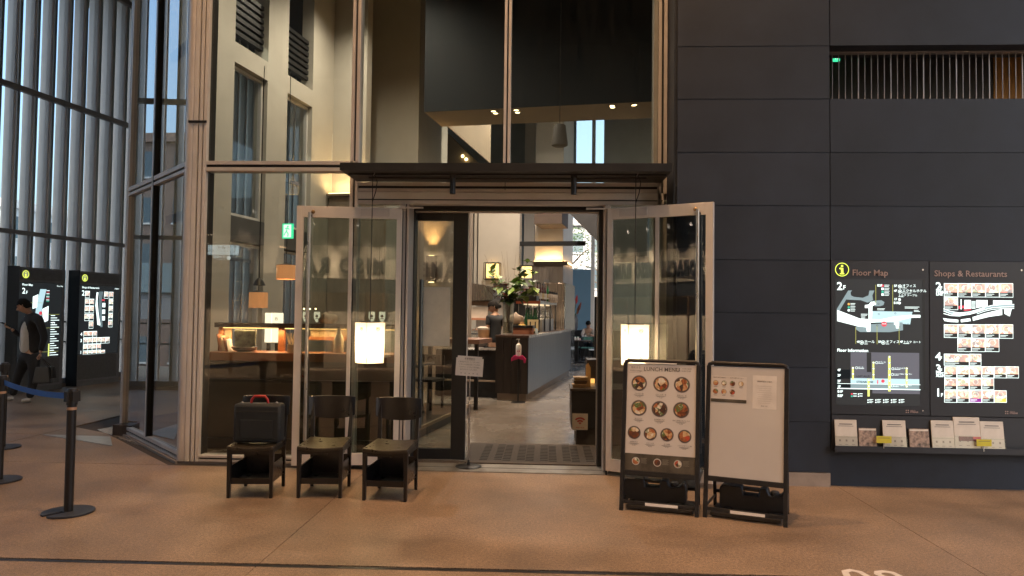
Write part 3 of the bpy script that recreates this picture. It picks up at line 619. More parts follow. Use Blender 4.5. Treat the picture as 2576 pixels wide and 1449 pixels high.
# outer swing doors, folded back
def swing(name, hinge, ang, side, lab):
    """side: +1 leaf runs to the right of its hinge when closed in its own x"""
    t = thing('swing_door', lab, 'door', (hinge[0], hinge[1], 0), ang)
    W_, H_ = 1.06, 2.66
    def dm(n_, x0, x1, z0, z1, mat=ALU2, y0=-.022, y1=.022): return MB().box(x0*side, x1*side, y0, y1, z0, z1).build(n_, mat, t, bevel=.002)
    dm('stile', 0, .055, .045, 2.66); dm('stile', W_-.07, W_, .045, 2.66); dm('top_rail', .055, W_-.07, 2.545, 2.66); dm('bottom_rail', .055, W_-.07, .045, .165)
    dm('middle_strip', .50, .535, .165, 2.545, ALU); dm('glass_pane', .055, W_-.07, .165, 2.545, DOORGL, -.006, .006)
    dm('edge_gasket', -.008, 0, .045, 2.66, GASKET)
    x = (W_-.135)*side
    for yy in (-.06,):
        MB().tube([(x, yy, .30), (x, yy, 2.59)], .017, 12).build('pull_bar', M('satin_handle', (.45, .42, .38), .3, .8), t, smooth=True)
        for z in (2.56, 1.1): MB().tube([(x, yy, z), (x, -.02, z)], .02, 10).build('handle_mount', DARKMET, t)
    MB().ball((x-.03*side, -.03, 2.60), .02).build('lock_knob', M('brass_knob', (.3, .2, .1), .35, .7), t, smooth=True)
    MB().box(.13*side, .42*side, -.03, -.022, 2.57, 2.645).build('closer_box', ALU, t)
    MB().lathe([(.013, -.06), (.013, .06)], 0, 0, 8).build('pivot', DARKMET, t)
    return t
swing('l', (-1.50, FY-.04, 0), R(8), -1, 'left glass swing door, folded back flat behind the chairs')
swing('r', (.60, FY-.09, 0), R(-27), 1, 'right glass swing door, standing open behind the lunch menu board')

# canopy over the doors with track spots
cn = thing('entrance_canopy', 'long dark metal canopy over the entrance', 'canopy', (-.42, 7.1, 2.9))
MB('W').add([(-1.99, 6.83, 2.935), (1.145, 6.83, 2.935), (1.145, 6.83, 3.01), (-1.99, 6.83, 3.01), (-1.99, FY-.002, 3.01), (1.145, FY-.002, 3.01)], [(0, 1, 2, 3), (3, 2, 5, 4)]).build('fascia', DARKMET, cn)
MB('W').box(-1.99, 1.145, 6.845, FY-.004, 2.942, 2.955).build('underside', M('canopy_underside', (.03, .03, .03), .5), cn)
MB('W').add([(-1.99, 6.84, 2.95), (-1.99, FY-.003, 2.95), (-1.99, FY-.003, 3.005), (-1.99, 6.84, 3.005)], [(0, 1, 2, 3)]).build('end_plate', DARKMET, cn)
MB('W').box(-1.95, 1.12, 7.0, 7.03, 2.925, 2.941).build('track', BLACK, cn)
for x in (-.93, .24, -1.75, 1.0):
    if x in (-.93, .24):
        s_ = thing('track_spotlight', ['black cylinder spotlight under the canopy, left of the doorway', 'black cylinder spotlight under the canopy, over the open doorway'][x > 0], 'spotlight', (x, 7.015, 2.80), 0, 'track spotlights under the canopy')
        MB().tube([(0, 0, -.055), (0, 0, .10)], .028, 14).build('body', BLACK, s_, smooth=True); MB().box(-.03, .03, -.012, .012, .10, .125).build('mount', BLACK, s_)
MB('W').tube([(-1.8, 7.2, 2.935), (-.9, 7.18, 2.925), (.3, 7.2, 2.93), (.95, 7.15, 2.93)], .007, 6).build('cable', GASKET, cn)

# tinted side glazing running back to the left
P0, P1 = Vector((-3.83, 7.50, 0)), Vector((-5.50, 9.235, 0)); L_ = (P1-P0).length; ang = math.atan2(P1.y-P0.y, P1.x-P0.x)
rg = thing('side_glazing', 'dark tinted glass side of the restaurant, running back to the left', 'glass wall', P0, ang)
def rm(n_, x0, x1, z0, z1, mat=ALU, y0=-.0, y1=.08): return MB().box(x0, x1, -y1, -y0, z0, z1).build(n_, mat, rg, bevel=.002)
# local +x runs along the glass, the concourse is on local +y
def rm(n_, x0, x1, z0, z1, mat=ALU, y0=-.09, y1=.0): return MB().box(x0, x1, y0, y1, z0, z1).build(n_, mat, rg, bevel=.002)
xm = 1.24
rm('end_post', L_-.05, L_, .02, 9.3); rm('end_post', L_-.115, L_-.07, .02, 9.3); rm('gasket', L_-.07, L_-.05, .02, 9.3, GASKET, -.09, -.01)
rm('mullion', xm-.02, xm+.03, .1, 9.3); rm('gasket', xm-.06, xm-.02, .1, 9.3, GASKET)
rm('mullion', 0, .05, .02, 9.3)
for z0_, z1_ in ((.022, .05), (.07, .11), (3.05, 3.085), (3.11, 3.16)): rm('rail', .05, L_-.115, z0_, z1_)
rm('gasket', .05, L_-.115, .05, .07, GASKET, -.09, -.02); rm('gasket', .05, L_-.115, 3.085, 3.11, GASKET, -.09, -.02)
rm('plinth', -.02, L_+.02, -.01, .02, MATS['plinth_stone'], -.1, .03)
for x0, x1 in ((.05, xm-.06), (xm+.03, L_-.115)):
    rm('glass_pane', x0, x1, .11, 3.05, RETGL, -.045, -.035); rm('glass_pane', x0, x1, 3.16, 9.3, RETGL, -.045, -.035)
for z in (2.60, 4.55): rm('beam_reflection_bar', .06, xm-.07, z, z+.10, M('bar_brown', (.22, .14, .09), .6), -.20, -.14)  # brown bars standing in for a beam's reflection in this glass

# ------------------------------------------------------------------ the louvre screen on the left
LS = R(9.8); Lu = Vector((math.sin(LS), math.cos(LS), 0)); Lo = Vector((-9.83, 13.04, 0)) - Vector((math.cos(LS), -math.sin(LS), 0))*.42
lv = thing('louvre_screen', 'long screen of tall grey vertical louvres along the concourse', 'louvre screen', Lo, math.pi/2-LS)
# local x runs along the screen, local -y faces the concourse
fin = M('grey_louvre_metal', (.46, .405, .38), .5, .15, .1, 1.5, .08, 60)
fin_me = MB().prism([(-.03, -.155), (-.012, -.17), (.012, -.17), (.03, -.155), (.05, .0), (.03, .155), (.012, .17), (-.012, .17), (-.03, .155), (-.05, .0)], (0, 0, 10.0), o=(0, 0, -.7), u=(1, 0, 0), v=(0, 1, 0)).mesh('louvre_fin', fin)
mul_me = MB().box(-.012, .012, -.07, -.03, 0, 9.4).mesh('mullion', ALU)
mul_d = MB().box(-.012, .012, -.03, .05, 0, 8).mesh('gasket', GASKET)
pitch = .40; k0, k1 = -58, 48
for k in range(k0, k1):
    x = k*pitch+.02
    link('louvre_fin', fin_me, lv, (x, .24, 0)); link('mullion', mul_me, lv, (x+.185, 0, 0)); 
for z0_, z1_ in ((2.98, 3.06), (5.72, 5.82), (.06, .16), (8.5, 8.6)): MB().box(k0*pitch, k1*pitch, -.15, -.05, z0_, z1_).build('rail', M('screen_rail', (.22, .215, .215), .45, .3), lv)
MB().box(k0*pitch, k1*pitch, -.028, -.02, .16, 9.3).build('glass_pane', GLASS('screen_glass', (.85, .93, .95)), lv)
MB().box(k0*pitch, k1*pitch, -.25, .25, -.01, .06).build('sill', MATS['plinth_stone'], lv)
for z in (.86, 1.28): MB().box(k0*pitch, k1*pitch, .34, .37, z, z+.03).build('guard_rail', DARKMET, lv)
# ================================================================== THINGS IN FRONT OF THE RESTAURANT
# --- waiting chairs with a luggage box under the seat
def make_chair(label, group):
    t = thing('waiting_chair', label, 'chair', (0, 0, 0), 0, group)
    # front edge at y = -.23, back at +.23
    m = MB(); n = 10                                                    # gently dished, bowed seat pad
    for i in range(n+1):
        x = -.195+.39*i/n; f = -.235-.012*math.cos(math.pi*(i/n-.5)); z = .452-.014*math.cos(math.pi*(i/n-.5))
        m.v += [Vector((x, f, z-.012)), Vector((x*.93, .20, z+.004))]; m.v += [Vector((x, f, z-.04)), Vector((x*.93, .20, z-.03))]
    for i in range(n):
        a = i*4; b = a+4; m.f += [(a, b, b+1, a+1), (a+2, a+3, b+3, b+2), (a, a+2, b+2, b), (a+1, b+1, b+3, a+3)]
    m.f += [(0, 1, 3, 2), (n*4, n*4+2, n*4+3, n*4+1)]
    m.build('seat', M('olive_brown_seat_pad', (.026, .021, .014), .30, 0, .25, 20, .15, 260), t, bevel=.006, smooth=True)
    m = MB()
    for s_ in (-1, 1):
        lg = MB().prism([(-.013, 0), (.013, 0), (.019, .42), (-.019, .42)], (0, .036, 0), o=(s_*.178, -.228, 0), u=(1, 0, 0), v=(0, 0, 1)); lg.build('leg', CHAIRW, t, bevel=.003)
        lg = MB().add([(s_*.168-.013, .20, 0), (s_*.168+.013, .20, 0), (s_*.168+.013, .228, 0), (s_*.168-.013, .228, 0),
                       (s_*.168-.018, .175, .44), (s_*.168+.018, .175, .44), (s_*.168+.018, .212, .44), (s_*.168-.018, .212, .44),
                       (s_*.178-.014, .222, .76), (s_*.178+.014, .222, .76), (s_*.178+.014, .248, .76), (s_*.178-.014, .248, .76)],
                      [(3, 2, 1, 0), (0, 1, 5, 4), (1, 2, 6, 5), (2, 3, 7, 6), (3, 0, 4, 7), (4, 5, 9, 8), (5, 6, 10, 9), (6, 7, 11, 10), (7, 4, 8, 11), (8, 9, 10, 11)])
        lg.build('leg', CHAIRW, t, bevel=.003)
        MB().box(s_*.172-.009, s_*.172+.009, -.192, .178, .375, .418).build('side_rail', CHAIRW, t)
    MB().box(-.16, .16, -.226, -.206, .37, .418).build('front_rail', CHAIRW, t)
    m = MB(); n = 14                                                    # curved backrest, deeper in the middle
    for i in range(n+1):
        u = i/n*2-1; x = .212*math.sin(u*1.15)/math.sin(1.15); y = .205+.055*(math.cos(u*1.15)-math.cos(1.15))/(1-math.cos(1.15)) - .012; zb = .655-.045*(1-u*u); zt = .815+.004*(1-u*u)
        for yy, zz in ((y, zb), (y+.018, zb), (y+.026, zt), (y+.006, zt)): m.v.append(Vector((x, yy, zz)))
    for i in range(n):
        for j in range(4): m.f.append((i*4+j, i*4+(j+1) % 4, i*4+4+(j+1) % 4, i*4+4+j))
    m.f += [(3, 2, 1, 0), (n*4, n*4+1, n*4+2, n*4+3)]
    m.build('backrest', CHAIRW, t, bevel=.004, smooth=True)
    for s_ in (-1, 1): MB().box(s_*.165-.006, s_*.165+.006, -.205, .20, .115, .27).build('box_side', CHAIRW, t)
    MB().box(-.159, .159, -.20, .195, .115, .127).build('box_floor', CHAIRW, t)
    MB().box(-.159, .159, .183, .195, .127, .30).build('box_back', CHAIRW, t)
    MB().box(-.159, .159, -.205, -.193, .115, .165).build('box_lip', CHAIRW, t)
    return t
GC = 'black waiting chairs outside the restaurant'
c0 = make_chair('black wooden chair with a black bag standing on its seat', GC); c0.location = (-2.53, 6.37, .001); c0.rotation_euler = (0, 0, R(5))
c1 = dup(c0, (-1.945, 6.43, .001), R(4), 'black wooden chair between the bag chair and the paper lantern chair')
c2 = dup(c0, (-1.345, 6.385, .001), R(-3), 'black wooden chair closest to the entrance, seat empty')

bg_ = thing('shoulder_bag', 'boxy black bag with a red handle on a waiting chair', 'bag', (-2.50, 6.30, .452), R(4))
m = MB().box(-.205, .205, -.07, .08, 0, .335); m.build('body', M('black_nylon', (.010, .013, .014), .7, 0, .3, 14, .3, 300), bg_, bevel=.028, smooth=True)
MB().tube([(-.075, .0, .325), (-.068, .0, .365), (-.045, .0, .395), (.045, .0, .395), (.068, .0, .365), (.075, .0, .325)], .011, 10).build('handle', M('red_leather', (.35, .02, .015), .4), bg_, smooth=True)
for s_ in (-1, 1): MB().ball((s_*.15, 0, .338), .012).build('strap_ring', STEEL, bg_, smooth=True)
MB().tube([(-.19, -.074, .27), (0, -.078, .275), (.19, -.074, .27)], .003, 6).build('zip', GASKET, bg_)
MB().box(-.14, .14, -.079, -.071, .04, .20).build('front_pocket', MATS['black_nylon'], bg_, bevel=.01)

# --- belt barrier posts
def barrier(x, y, rz, label):
    t = thing('belt_barrier_post', label, 'barrier post', (x, y, 0), rz, 'belt barrier posts')
    m = MB(); n = 40; r = .185; nn = []
    for k in range(n):
        a = 2*math.pi*k/n; nn.append((r*math.cos(a), r*math.sin(a)))
    pts = [p for k, p in enumerate(nn) if not (p[1] < -.10 and abs(p[0]) < .055)]
    i = max(range(len(pts)), key=lambda k: 0 if not (pts[k][1] < 0 and pts[k][0] < -.05) else pts[k][0]+5)
    pts2 = pts[:i+1] + [(-.028, -.175), (-.028, -.035), (.028, -.035), (.028, -.175)] + pts[i+1:]
    m.prism(pts2, (0, 0, .012), o=(0, 0, .002)); m = MB().prism(pts2, (0, 0, .014), o=(0, 0, .002), u=(1, 0, 0), v=(0, 1, 0))
    m.build('base', M('dark_blue_rubber', (.022, .025, .035), .5, 0, .25, 12, .3, 200), t, bevel=.003)
    MB().lathe([(.034, .016), (.034, .84)], n=20).build('pole', BLACK, t, smooth=True)
    MB().lathe([(.040, .84), (.040, .955), (.034, .965), (.02, .967)], n=20).build('head', BLACK, t, smooth=True)
    for k in range(4):
        a = k*math.pi/2; c, s_ = math.cos(a), math.sin(a)
        MB().prism([(-.022, .865), (.022, .865), (.022, .945), (-.022, .945)], (c*.016, s_*.016, 0), o=(c*.036, s_*.036, 0), u=(-s_, c, 0), v=(0, 0, 1)).build('belt_slot', GASKET, t)
    MB().lathe([(.0355, .80), (.0355, .822)], n=16, cap=False).build('maker_label', M('tan_label', (.45, .28, .18), .5), t)
    return t
pc = (-3.715, 5.587); pb = (-5.02, 6.54)
barrier(pc[0], pc[1], R(-30), 'black belt barrier post with notched round base, end of the blue belt')
barrier(pb[0], pb[1], R(-36), 'black belt barrier post at the frame edge holding the blue belt reel')
barrier(-6.16, 8.06, R(-36), 'further black belt barrier post behind the blue belt')
m = MB('W'); n = 16
dirv = Vector((pc[0]-pb[0], pc[1]-pb[1], 0)).normalized()
for i in range(n+1):
    u = i/n; p = Vector((pb[0], pb[1], .905)) + dirv*.05 + (Vector((pc[0], pc[1], .905))-dirv*.05 - Vector((pb[0], pb[1], .905)) - dirv*.05)*u; sag = .03*4*u*(1-u); m.v += [p+Vector((0, 0, .024-sag)), p+Vector((.0015, .0015, -.024-sag))]
for i in range(n): m.f.append((i*2, i*2+1, i*2+3, i*2+2))
o = m.build('barrier_belt', M('blue_webbing', (.03, .13, .45), .7, 0, .1, 10, .3, 500), None, 'blue belt stretched between two black barrier posts', 'belt'); sm = o.modifiers.new('s', 'SOLIDIFY'); sm.thickness = .0015

# --- lanterns under the canopy
LAMPM, _t, _b = newmat('lantern_paper')
_tr = _t.nodes.new('ShaderNodeBsdfTranslucent'); _tr.inputs[0].default_value = (.93, .88, .76, 1); _mx = _t.nodes.new('ShaderNodeMixShader'); _mx.inputs[0].default_value = .75
_b.inputs['Base Color'].default_value = (.8, .74, .62, 1); _b.inputs['Roughness'].default_value = .9
_t.links.new(_b.outputs[0], _mx.inputs[1]); _t.links.new(_tr.outputs[0], _mx.inputs[2]); _t.links.new(_mx.outputs[0], _t.nodes['Material Output'].inputs['Surface'])
def lantern(px, py, y, rz, top, label, e):
    p = atY(px, py, y); w, h = .205, .385
    t = thing('paper_lantern', label, 'lantern', (p.x, p.y, p.z-h/2), rz, 'lit paper lanterns at the entrance')
    m = MB()
    a, b = w/2*.95, w/2
    m.add([(-a, -a, 0), (a, -a, 0), (a, a, 0), (-a, a, 0), (-b, -b, h), (b, -b, h), (b, b, h), (-b, b, h)], [(3, 2, 1, 0), (0, 1, 5, 4), (1, 2, 6, 5), (2, 3, 7, 6), (3, 0, 4, 7)])
    m.build('paper_shade', LAMPM, t)
    MB().box(-.065, .065, -.065, .065, h-.004, h+.010).build('lid', GASKET, t)
    for sx in (-1, 1):
        for sy in (-1, 1): MB().bar((sx*a*1.0, sy*a*1.0, 0), (sx*b*1.0, sy*b*1.0, h), .004, .004).build('corner_rib', M('rib_wood', (.55, .42, .25), .6), t)
    for ang_ in (0, 90, 270):
        q = math.radians(ang_); rr = Vector((math.cos(q), math.sin(q), 0)); nn_ = Vector((math.sin(q), -math.cos(q), 0))
        for s_, zz, sz in (('喬', h-.075, .062), ('寿', h-.13, .05), ('米', .075, .062)):
            me = text_mesh(s_, sz, .0, 0, 'CENTER', M('brush_ink', (.10, .04, .02), .7), 1.0)
            o = link('brush_character', me, t); pp = nn_*(b+.0035) + Vector((0, 0, zz)) + rr*.02
            o.matrix_basis = Matrix(((rr.x, 0, nn_.x, pp.x), (rr.y, 0, nn_.y, pp.y), (0, 1, 0, pp.z), (0, 0, 0, 1)))
    lamp('lantern_bulb', 'POINT', (p.x, p.y, p.z-.02), e, (1, .76, .46), t, None, .035)
    MB().tube([(0, 0, h), (.0, 0, top-(p.z-h/2))], .0045, 6).build('cord', GASKET, t)
    lp = MB().tube([(0, 0, top-(p.z-h/2)-.28), (.03, -.01, top-(p.z-h/2)-.18), (.045, -.01, top-(p.z-h/2)-.08), (.02, 0, top-(p.z-h/2)-.01), (0, 0, top-(p.z-h/2)-.06)], .0045, 6).build('cord_loop', GASKET, t)
    MB().tube([(0, 0, top-(p.z-h/2)-.03), (.018, 0, top-(p.z-h/2)-.01), (.02, 0, top-(p.z-h/2)+.02), (0, 0, top-(p.z-h/2)+.03)], .005, 6).build('hook', STEEL, t)
    return t
lantern(930, 862, 6.95, R(47), 2.935, 'glowing rectangular paper lantern in front of the left folded door', 10)
lantern(1597, 868, 6.95, R(14), 2.935, 'glowing rectangular paper lantern above the lunch menu board', 10)

# --- notice on a slim stand in the doorway
t = thing('notice_stand', 'slim stand with a white paper notice in the doorway', 'sign stand', (-.80, 7.60, .006))
MB().lathe([(.135, .0), (.135, .006), (.10, .016), (.02, .02)], n=28).build('base', BLACK, t, smooth=True)
MB().lathe([(.018, .02), (.012, .07)], n=12).build('collar', BLACK, t, smooth=True)
MB().lathe([(.0085, .06), (.0085, 1.0)], n=10).build('pole', STEEL, t, smooth=True)
p = atY(1181, 921, 7.58); tl = R(-3)
rr, uu = Vector((math.cos(tl), 0, math.sin(tl))), Vector((-math.sin(tl), 0, math.cos(tl)))
wp, hp = .285, .205; O = p - rr*wp/2 + uu*hp/2
MB('W').prism([(0, 0), (wp, 0), (wp, -hp), (0, -hp)], (0, .004, 0), o=O, u=rr, v=uu).build('notice', PAPER, t)
for x in (0, wp-.012): MB('W').prism([(x-.002, .004), (x+.014, .004), (x+.014, -.02), (x-.002, -.02)], (0, .012, 0), o=O+Vector((0, -.004, 0)), u=rr, v=uu).build('clip', GASKET, t)
sh = Sheet(t, O+Vector((0, -.001, 0)), rr, uu)
sh.text('お客様各位', wp/2, .028, .022, INK, 'CENTER'); sh.rect(wp/2-.05, .041, .10, .0015, GREYINK)
for k, s_ in enumerate(('ご来店ありがとうございます。', 'こちらのお席に座ってお待ち', 'ください。いつもご協力誠に', 'ありがとうございます。')): sh.text(s_, wp/2, .062+k*.026, .0172, GREYINK, 'CENTER')
for k in range(5): sh.disc(.06+k*.042, .178, .006, GREYINK, sy=.6)
sh.flush()

# --- door mat with rubber treads, black wall pieces near the door
t = thing('door_mat', 'brown rubber door mat with staggered tread slots in the entrance', 'mat', (-.2, 8.3, .0))
m = MB('W').prism([(-.86, 7.775), (.53, 7.775), (.60, 8.96), (-.93, 8.96)], (0, 0, .014), o=(0, 0, -.001), u=(1, 0, 0), v=(0, 1, 0)); m.build('mat_base', M('mat_rubber', (.085, .065, .05), .75, 0, .2, 30, .5, 400), t)
for r_ in range(11):
    for c_ in range(10):
        x = -.72+c_*.125+(.03 if (c_ % 2) else 0); y = 7.92+r_*.088 + (.04 if c_ % 2 else 0)
        MB('W').box(x, x+.085, y, y+.034, .013, .0165).build('tread_bar', M('tread_rubber', (.035, .028, .022), .7), t)

# --- the two A-boards
def aboard(x, y, rz, label):
    t = thing('poster_stand', label, 'sandwich board', (x, y, 0), rz, 'black framed poster stands')
    W_, H_, th = .632, 1.232, math.atan2(.17, 1.2)
    up = Vector((0, math.sin(th), math.cos(th)))
    def P_(xx, h, d=0): return Vector((xx, 0, 0)) + up*h + Vector((0, math.cos(th), -math.sin(th)))*d
    def pr(name, x0, x1, h0, h1, d0, d1, mat, bev=.003): 
        return MB().add([P_(x0, h0, d0), P_(x1, h0, d0), P_(x1, h0, d1), P_(x0, h0, d1), P_(x0, h1, d0), P_(x1, h1, d0), P_(x1, h1, d1), P_(x0, h1, d1)],
                        [(3, 2, 1, 0), (4, 5, 6, 7), (0, 1, 5, 4), (1, 2, 6, 5), (2, 3, 7, 6), (3, 0, 4, 7)]).build(name, mat, t, bevel=bev)
    pr('side_rail', 0, .032, 0, H_-.03, 0, .03, BLACK); pr('side_rail', W_-.032, W_, 0, H_-.03, 0, .03, BLACK)
    m = MB().tube([P_(.016, H_-.035, .015), P_(.022, H_-.016, .015), P_(.045, H_-.006, .015), P_(W_-.045, H_-.006, .015), P_(W_-.022, H_-.016, .015), P_(W_-.016, H_-.035, .015)], .0165, 10); m.build('top_rail', BLACK, t, smooth=True)
    pr('bottom_rail', .032, W_-.032, .285, .325, 0, .03, BLACK); pr('foot_rail', .032, W_-.032, .06, .085, .004, .026, BLACK)
    pr('backing_board', .032, W_-.032, .325, H_-.03, .012, .02, GASKET, 0)
    # rear frame
    def Q_(xx, h): return Vector((xx, .42-h*math.sin(th)/math.cos(th)*1.02, h))
    for xx in (.03, W_-.03): MB().bar(Q_(xx, 0), Q_(xx, 1.17), .026, .022, (0, 1, 0)).build('rear_leg', BLACK, t)
    MB().bar(Q_(.03, .13), Q_(W_-.03, .13), .02, .026).build('rear_rail', BLACK, t); MB().bar(Q_(.03, .36), Q_(W_-.03, .36), .02, .03).build('rear_rail', BLACK, t)
    MB().bar(Vector((.016, .02, .085)), Vector((.03, .40, .09)), .012, .02).build('stay', BLACK, t); MB().bar(Vector((W_-.016, .02, .085)), Vector((W_-.03, .40, .09)), .012, .02).build('stay', BLACK, t)
    MB().box(.05, W_-.05, .05, .38, .012, .035).build('weight_shelf', M('shelf_plate', (.03, .027, .025), .5), t)
    pr('chain_label', .20, .46, .045, .064, -.004, -.001, WHITEP, 0) if False else MB().add([P_(.21, .055, -.003), P_(.47, .055, -.003), P_(.47, .078, -.003), P_(.21, .078, -.003)], [(0, 1, 2, 3)]).build('white_label', WHITEP, t)
    sh = Sheet(t, lmat(t) @ P_(.034, H_-.032, .0115), lmat(t).to_3x3() @ Vector((1, 0, 0)), lmat(t).to_3x3() @ up)
    return t, sh, W_-.068, H_-.032-.327
def weight(parent_loc, rz, dx, label):
    c, s_ = math.cos(rz), math.sin(rz); px, py = .335+dx, .21
    t = thing('water_weight', label, 'water weight', (parent_loc[0]+c*px-s_*py, parent_loc[1]+s_*px+c*py, .037), rz, 'black water weights under the poster stands')
    prof = [(-.26, .04), (-.245, .0), (-.225, .0), (-.21, .035), (-.17, .03), (-.16, 0), (.10, 0), (.12, .03), (.20, .03), (.235, .02), (.26, .045), (.26, .19), (.25, .225), (.225, .235), (.205, .20), (.14, .185), (.12, .205), (.105, .25), (.06, .255), (.045, .235), (.04, .175), (-.075, .175), (-.08, .235), (-.10, .25), (-.235, .25), (-.26, .225)]
    hole_less = [(x, z*.80) for x, z in prof]
    m = MB().prism(hole_less, (0, .12, 0), o=(0, -.06, 0), u=(1, 0, 0), v=(0, 0, 1)); m.build('tank', M('black_polyethylene', (.012, .012, .013), .45, 0, .3, 9, .15, 120), t, bevel=.012, smooth=True)
    MB().lathe([(.030, .150), (.032, .178), (.024, .184)], .16, 0, 16).build('filler_cap', M('grey_cap', (.07, .07, .07), .5), t, smooth=True)
    MB().box(-.085, .05, -.035, .035, .166, .190).build('grip', MATS['black_polyethylene'], t, bevel=.006)
    return t
FOODM = FOOD('dish_print'); FOODL = FOOD('dish_print_lit', 2.2, .14)
BOWL = M('bowl_print', (.10, .085, .08), .5, 0, .2, 20); BOWLR = M('bowl_rim_print', (.28, .23, .21), .5); PPR = M('poster_paper', (.62, .585, .555), .45, 0, .03, 3)
BOARDW = M('white_board_film', (.56, .54, .525), .14, 0, .03, 3, .6, 3.5, rvar=.02)
t1, sh, w, h = aboard(.60, 6.07, R(-15.5), 'poster stand with the LUNCH MENU poster of bowls')
sh.rect(0, 0, w, h, PPR); sh.rect(0, h*.845, w, h*.155, M('poster_foot', (.07, .06, .045), .5, 0, .6, 8), 2)
sh.text('LUNCH MENU', w*.24, h*.05, .046, GREYINK, 'LEFT', .008, 3); sh.text('麺まえる', w*.055, h*.038, .020, GREYINK, 'LEFT', 0, 3); sh.text('SUDU Indigo', w*.04, h*.068, .0185, GREYINK, 'LEFT', 0, 3)
sh.text('LUNCH   11:00-16:00', w*.67, h*.035, .0165, GREYINK, 'LEFT', 0, 3); sh.text('DINNER 16:00-22:45', w*.67, h*.057, .0165, GREYINK, 'LEFT', 0, 3)
for a_ in (sh.rect(w*.025, h*.018, w*.17, .0012, GREYINK, 3), sh.rect(w*.025, h*.085, w*.17, .0012, GREYINK, 3)): pass
cap = ['ざるそば／温', 'おろしそば／温', '野菜そば／温', '鶏つけそば', '辛味噌担々そば', '海老と野菜の天ぷらそば', '豚角煮そば', 'とろろそば', 'きつね麺', 'トマトと牛すじの麺']
pos = [(.18, .185), (.50, .185), (.80, .185), (.185, .42), (.485, .42), (.795, .42), (.125, .652), (.36, .655), (.60, .655), (.85, .66)]
for k, (x, y) in enumerate(pos):
    r = .064 if k < 6 else .053; X, Y = x*w, y*h
    sh.disc(X, Y, r*1.03, BOWLR, 2); sh.disc(X, Y, r*.97, BOWL, 3); sh.pic('disc', X, Y, r*1.62, FOODM, 4)
    sh.text(cap[k], X, Y+r+.024, .0125, GREYINK, 'CENTER', 0, 2); sh.rect(X-.042, Y+r+.034, .084, .0022, GREYINK, 2); sh.rect(X-.03, Y+r+.040, .06, .0022, GREYINK, 2); sh.text('¥1,%d00' % (k % 4+1), X, Y+r+.050, .0105, GREYINK, 'CENTER', 0, 2)
for x in (.16, .47, .76):
    sh.disc(x*w, .915*h, .032, M('white_bowl_print', (.5, .48, .45), .5), 3); sh.pic('disc', x*w, .915*h, .050, FOODM, 4)
    for q in range(5): sh.rect(x*w+.04, .885*h+q*.009, .05-.006*(q % 2), .002, M('print_grey', (.3, .27, .22), .6), 3)
sh.rect(w*.27, -.012, w*.45, .010, WHITEP, 12); sh.flush()
t2, sh, w, h = aboard(1.245, 5.925, R(-22), 'poster stand with a mostly blank white sheet and two small notices')
sh.rect(0, 0, w, h, BOARDW); sh.rect(.005, h*.09, w*.49, h*.21, PPR, 2); sh.rect(.005, h*.30, w*.49, h*.03, M('poster_foot', (.07, .06, .045), .5), 3)
sh.text('TAKE OUT MENU', .015, h*.105, .013, GREYINK, 'LEFT', 0, 3); sh.text('お持ち帰りメニュー', .15, h*.105, .012, GREYINK, 'LEFT', 0, 3)
for r_, n_ in ((0, 4), (1, 3)):
    for k in range(n_):
        X, Y = w*(.07+.117*k), h*(.155+.078*r_); sh.disc(X, Y, .0215, BOWLR, 3); sh.pic('disc', X, Y, .037, FOODM, 4); sh.rect(X-.016, Y+.028, .032, .0016, GREYINK, 3); sh.rect(X-.011, Y+.032, .022, .0016, GREYINK, 3)
sh.rect(w*.58, h*.07, w*.32, h*.30, M('notice_paper', (.66, .635, .61), .55), 2)
sh.text('営業時間のご案内', w*.74, h*.125, .014, GREYINK, 'CENTER', 0, 3)
for q in range(9): sh.rect(w*(.64+.01*(q % 3)), h*(.165+.019*q), w*(.20-.02*(q % 3)), .0016, M('print_grey2', (.42, .39, .36), .6), 3)
sh.text('麺まえる', w*.74, h*.345, .012, GREYINK, 'CENTER', 0, 3); sh.flush()
weight((.60, 6.07), R(-15.5), -.07, 'black water weight tank under the lunch menu stand')
weight((1.245, 5.925), R(-22), .03, 'black water weight tank under the mostly blank stand')
# bucket and bag behind the menu board
t = thing('metal_bucket', 'small round metal ashtray can behind the lunch menu stand', 'can', (.86, 6.95, 0))
MB().lathe([(.095, 0), (.10, .13), (.092, .145), (.03, .15), (.025, .17)], n=20).build('can', M('dull_can', (.10, .09, .08), .5, .5), t, smooth=True); MB().tube([(-.03, 0, .165), (0, 0, .19), (.03, 0, .165)], .006, 6).build('handle', STEEL, t)
t = thing('plastic_bag', 'dark crumpled plastic bag behind the poster stands', 'bag', (1.30, 6.95, 0))
m = MB().ball((0, 0, .11), .16, 16, 10, (1, .7, .8))
for v in m.v: v *= 1+.12*math.sin(v.x*55)*math.cos(v.z*48+v.y*30); v.z = max(v.z, .0)
m.build('bag_body', M('dark_plastic', (.035, .045, .045), .3, 0, .4, 12, .3, 40), t, smooth=True)
MB().tube([(0, 0, .2), (.02, 0, .235), (-.01, .01, .25)], [.03, .015, .035], 8).build('tied_neck', MATS['dark_plastic'], t, smooth=True)

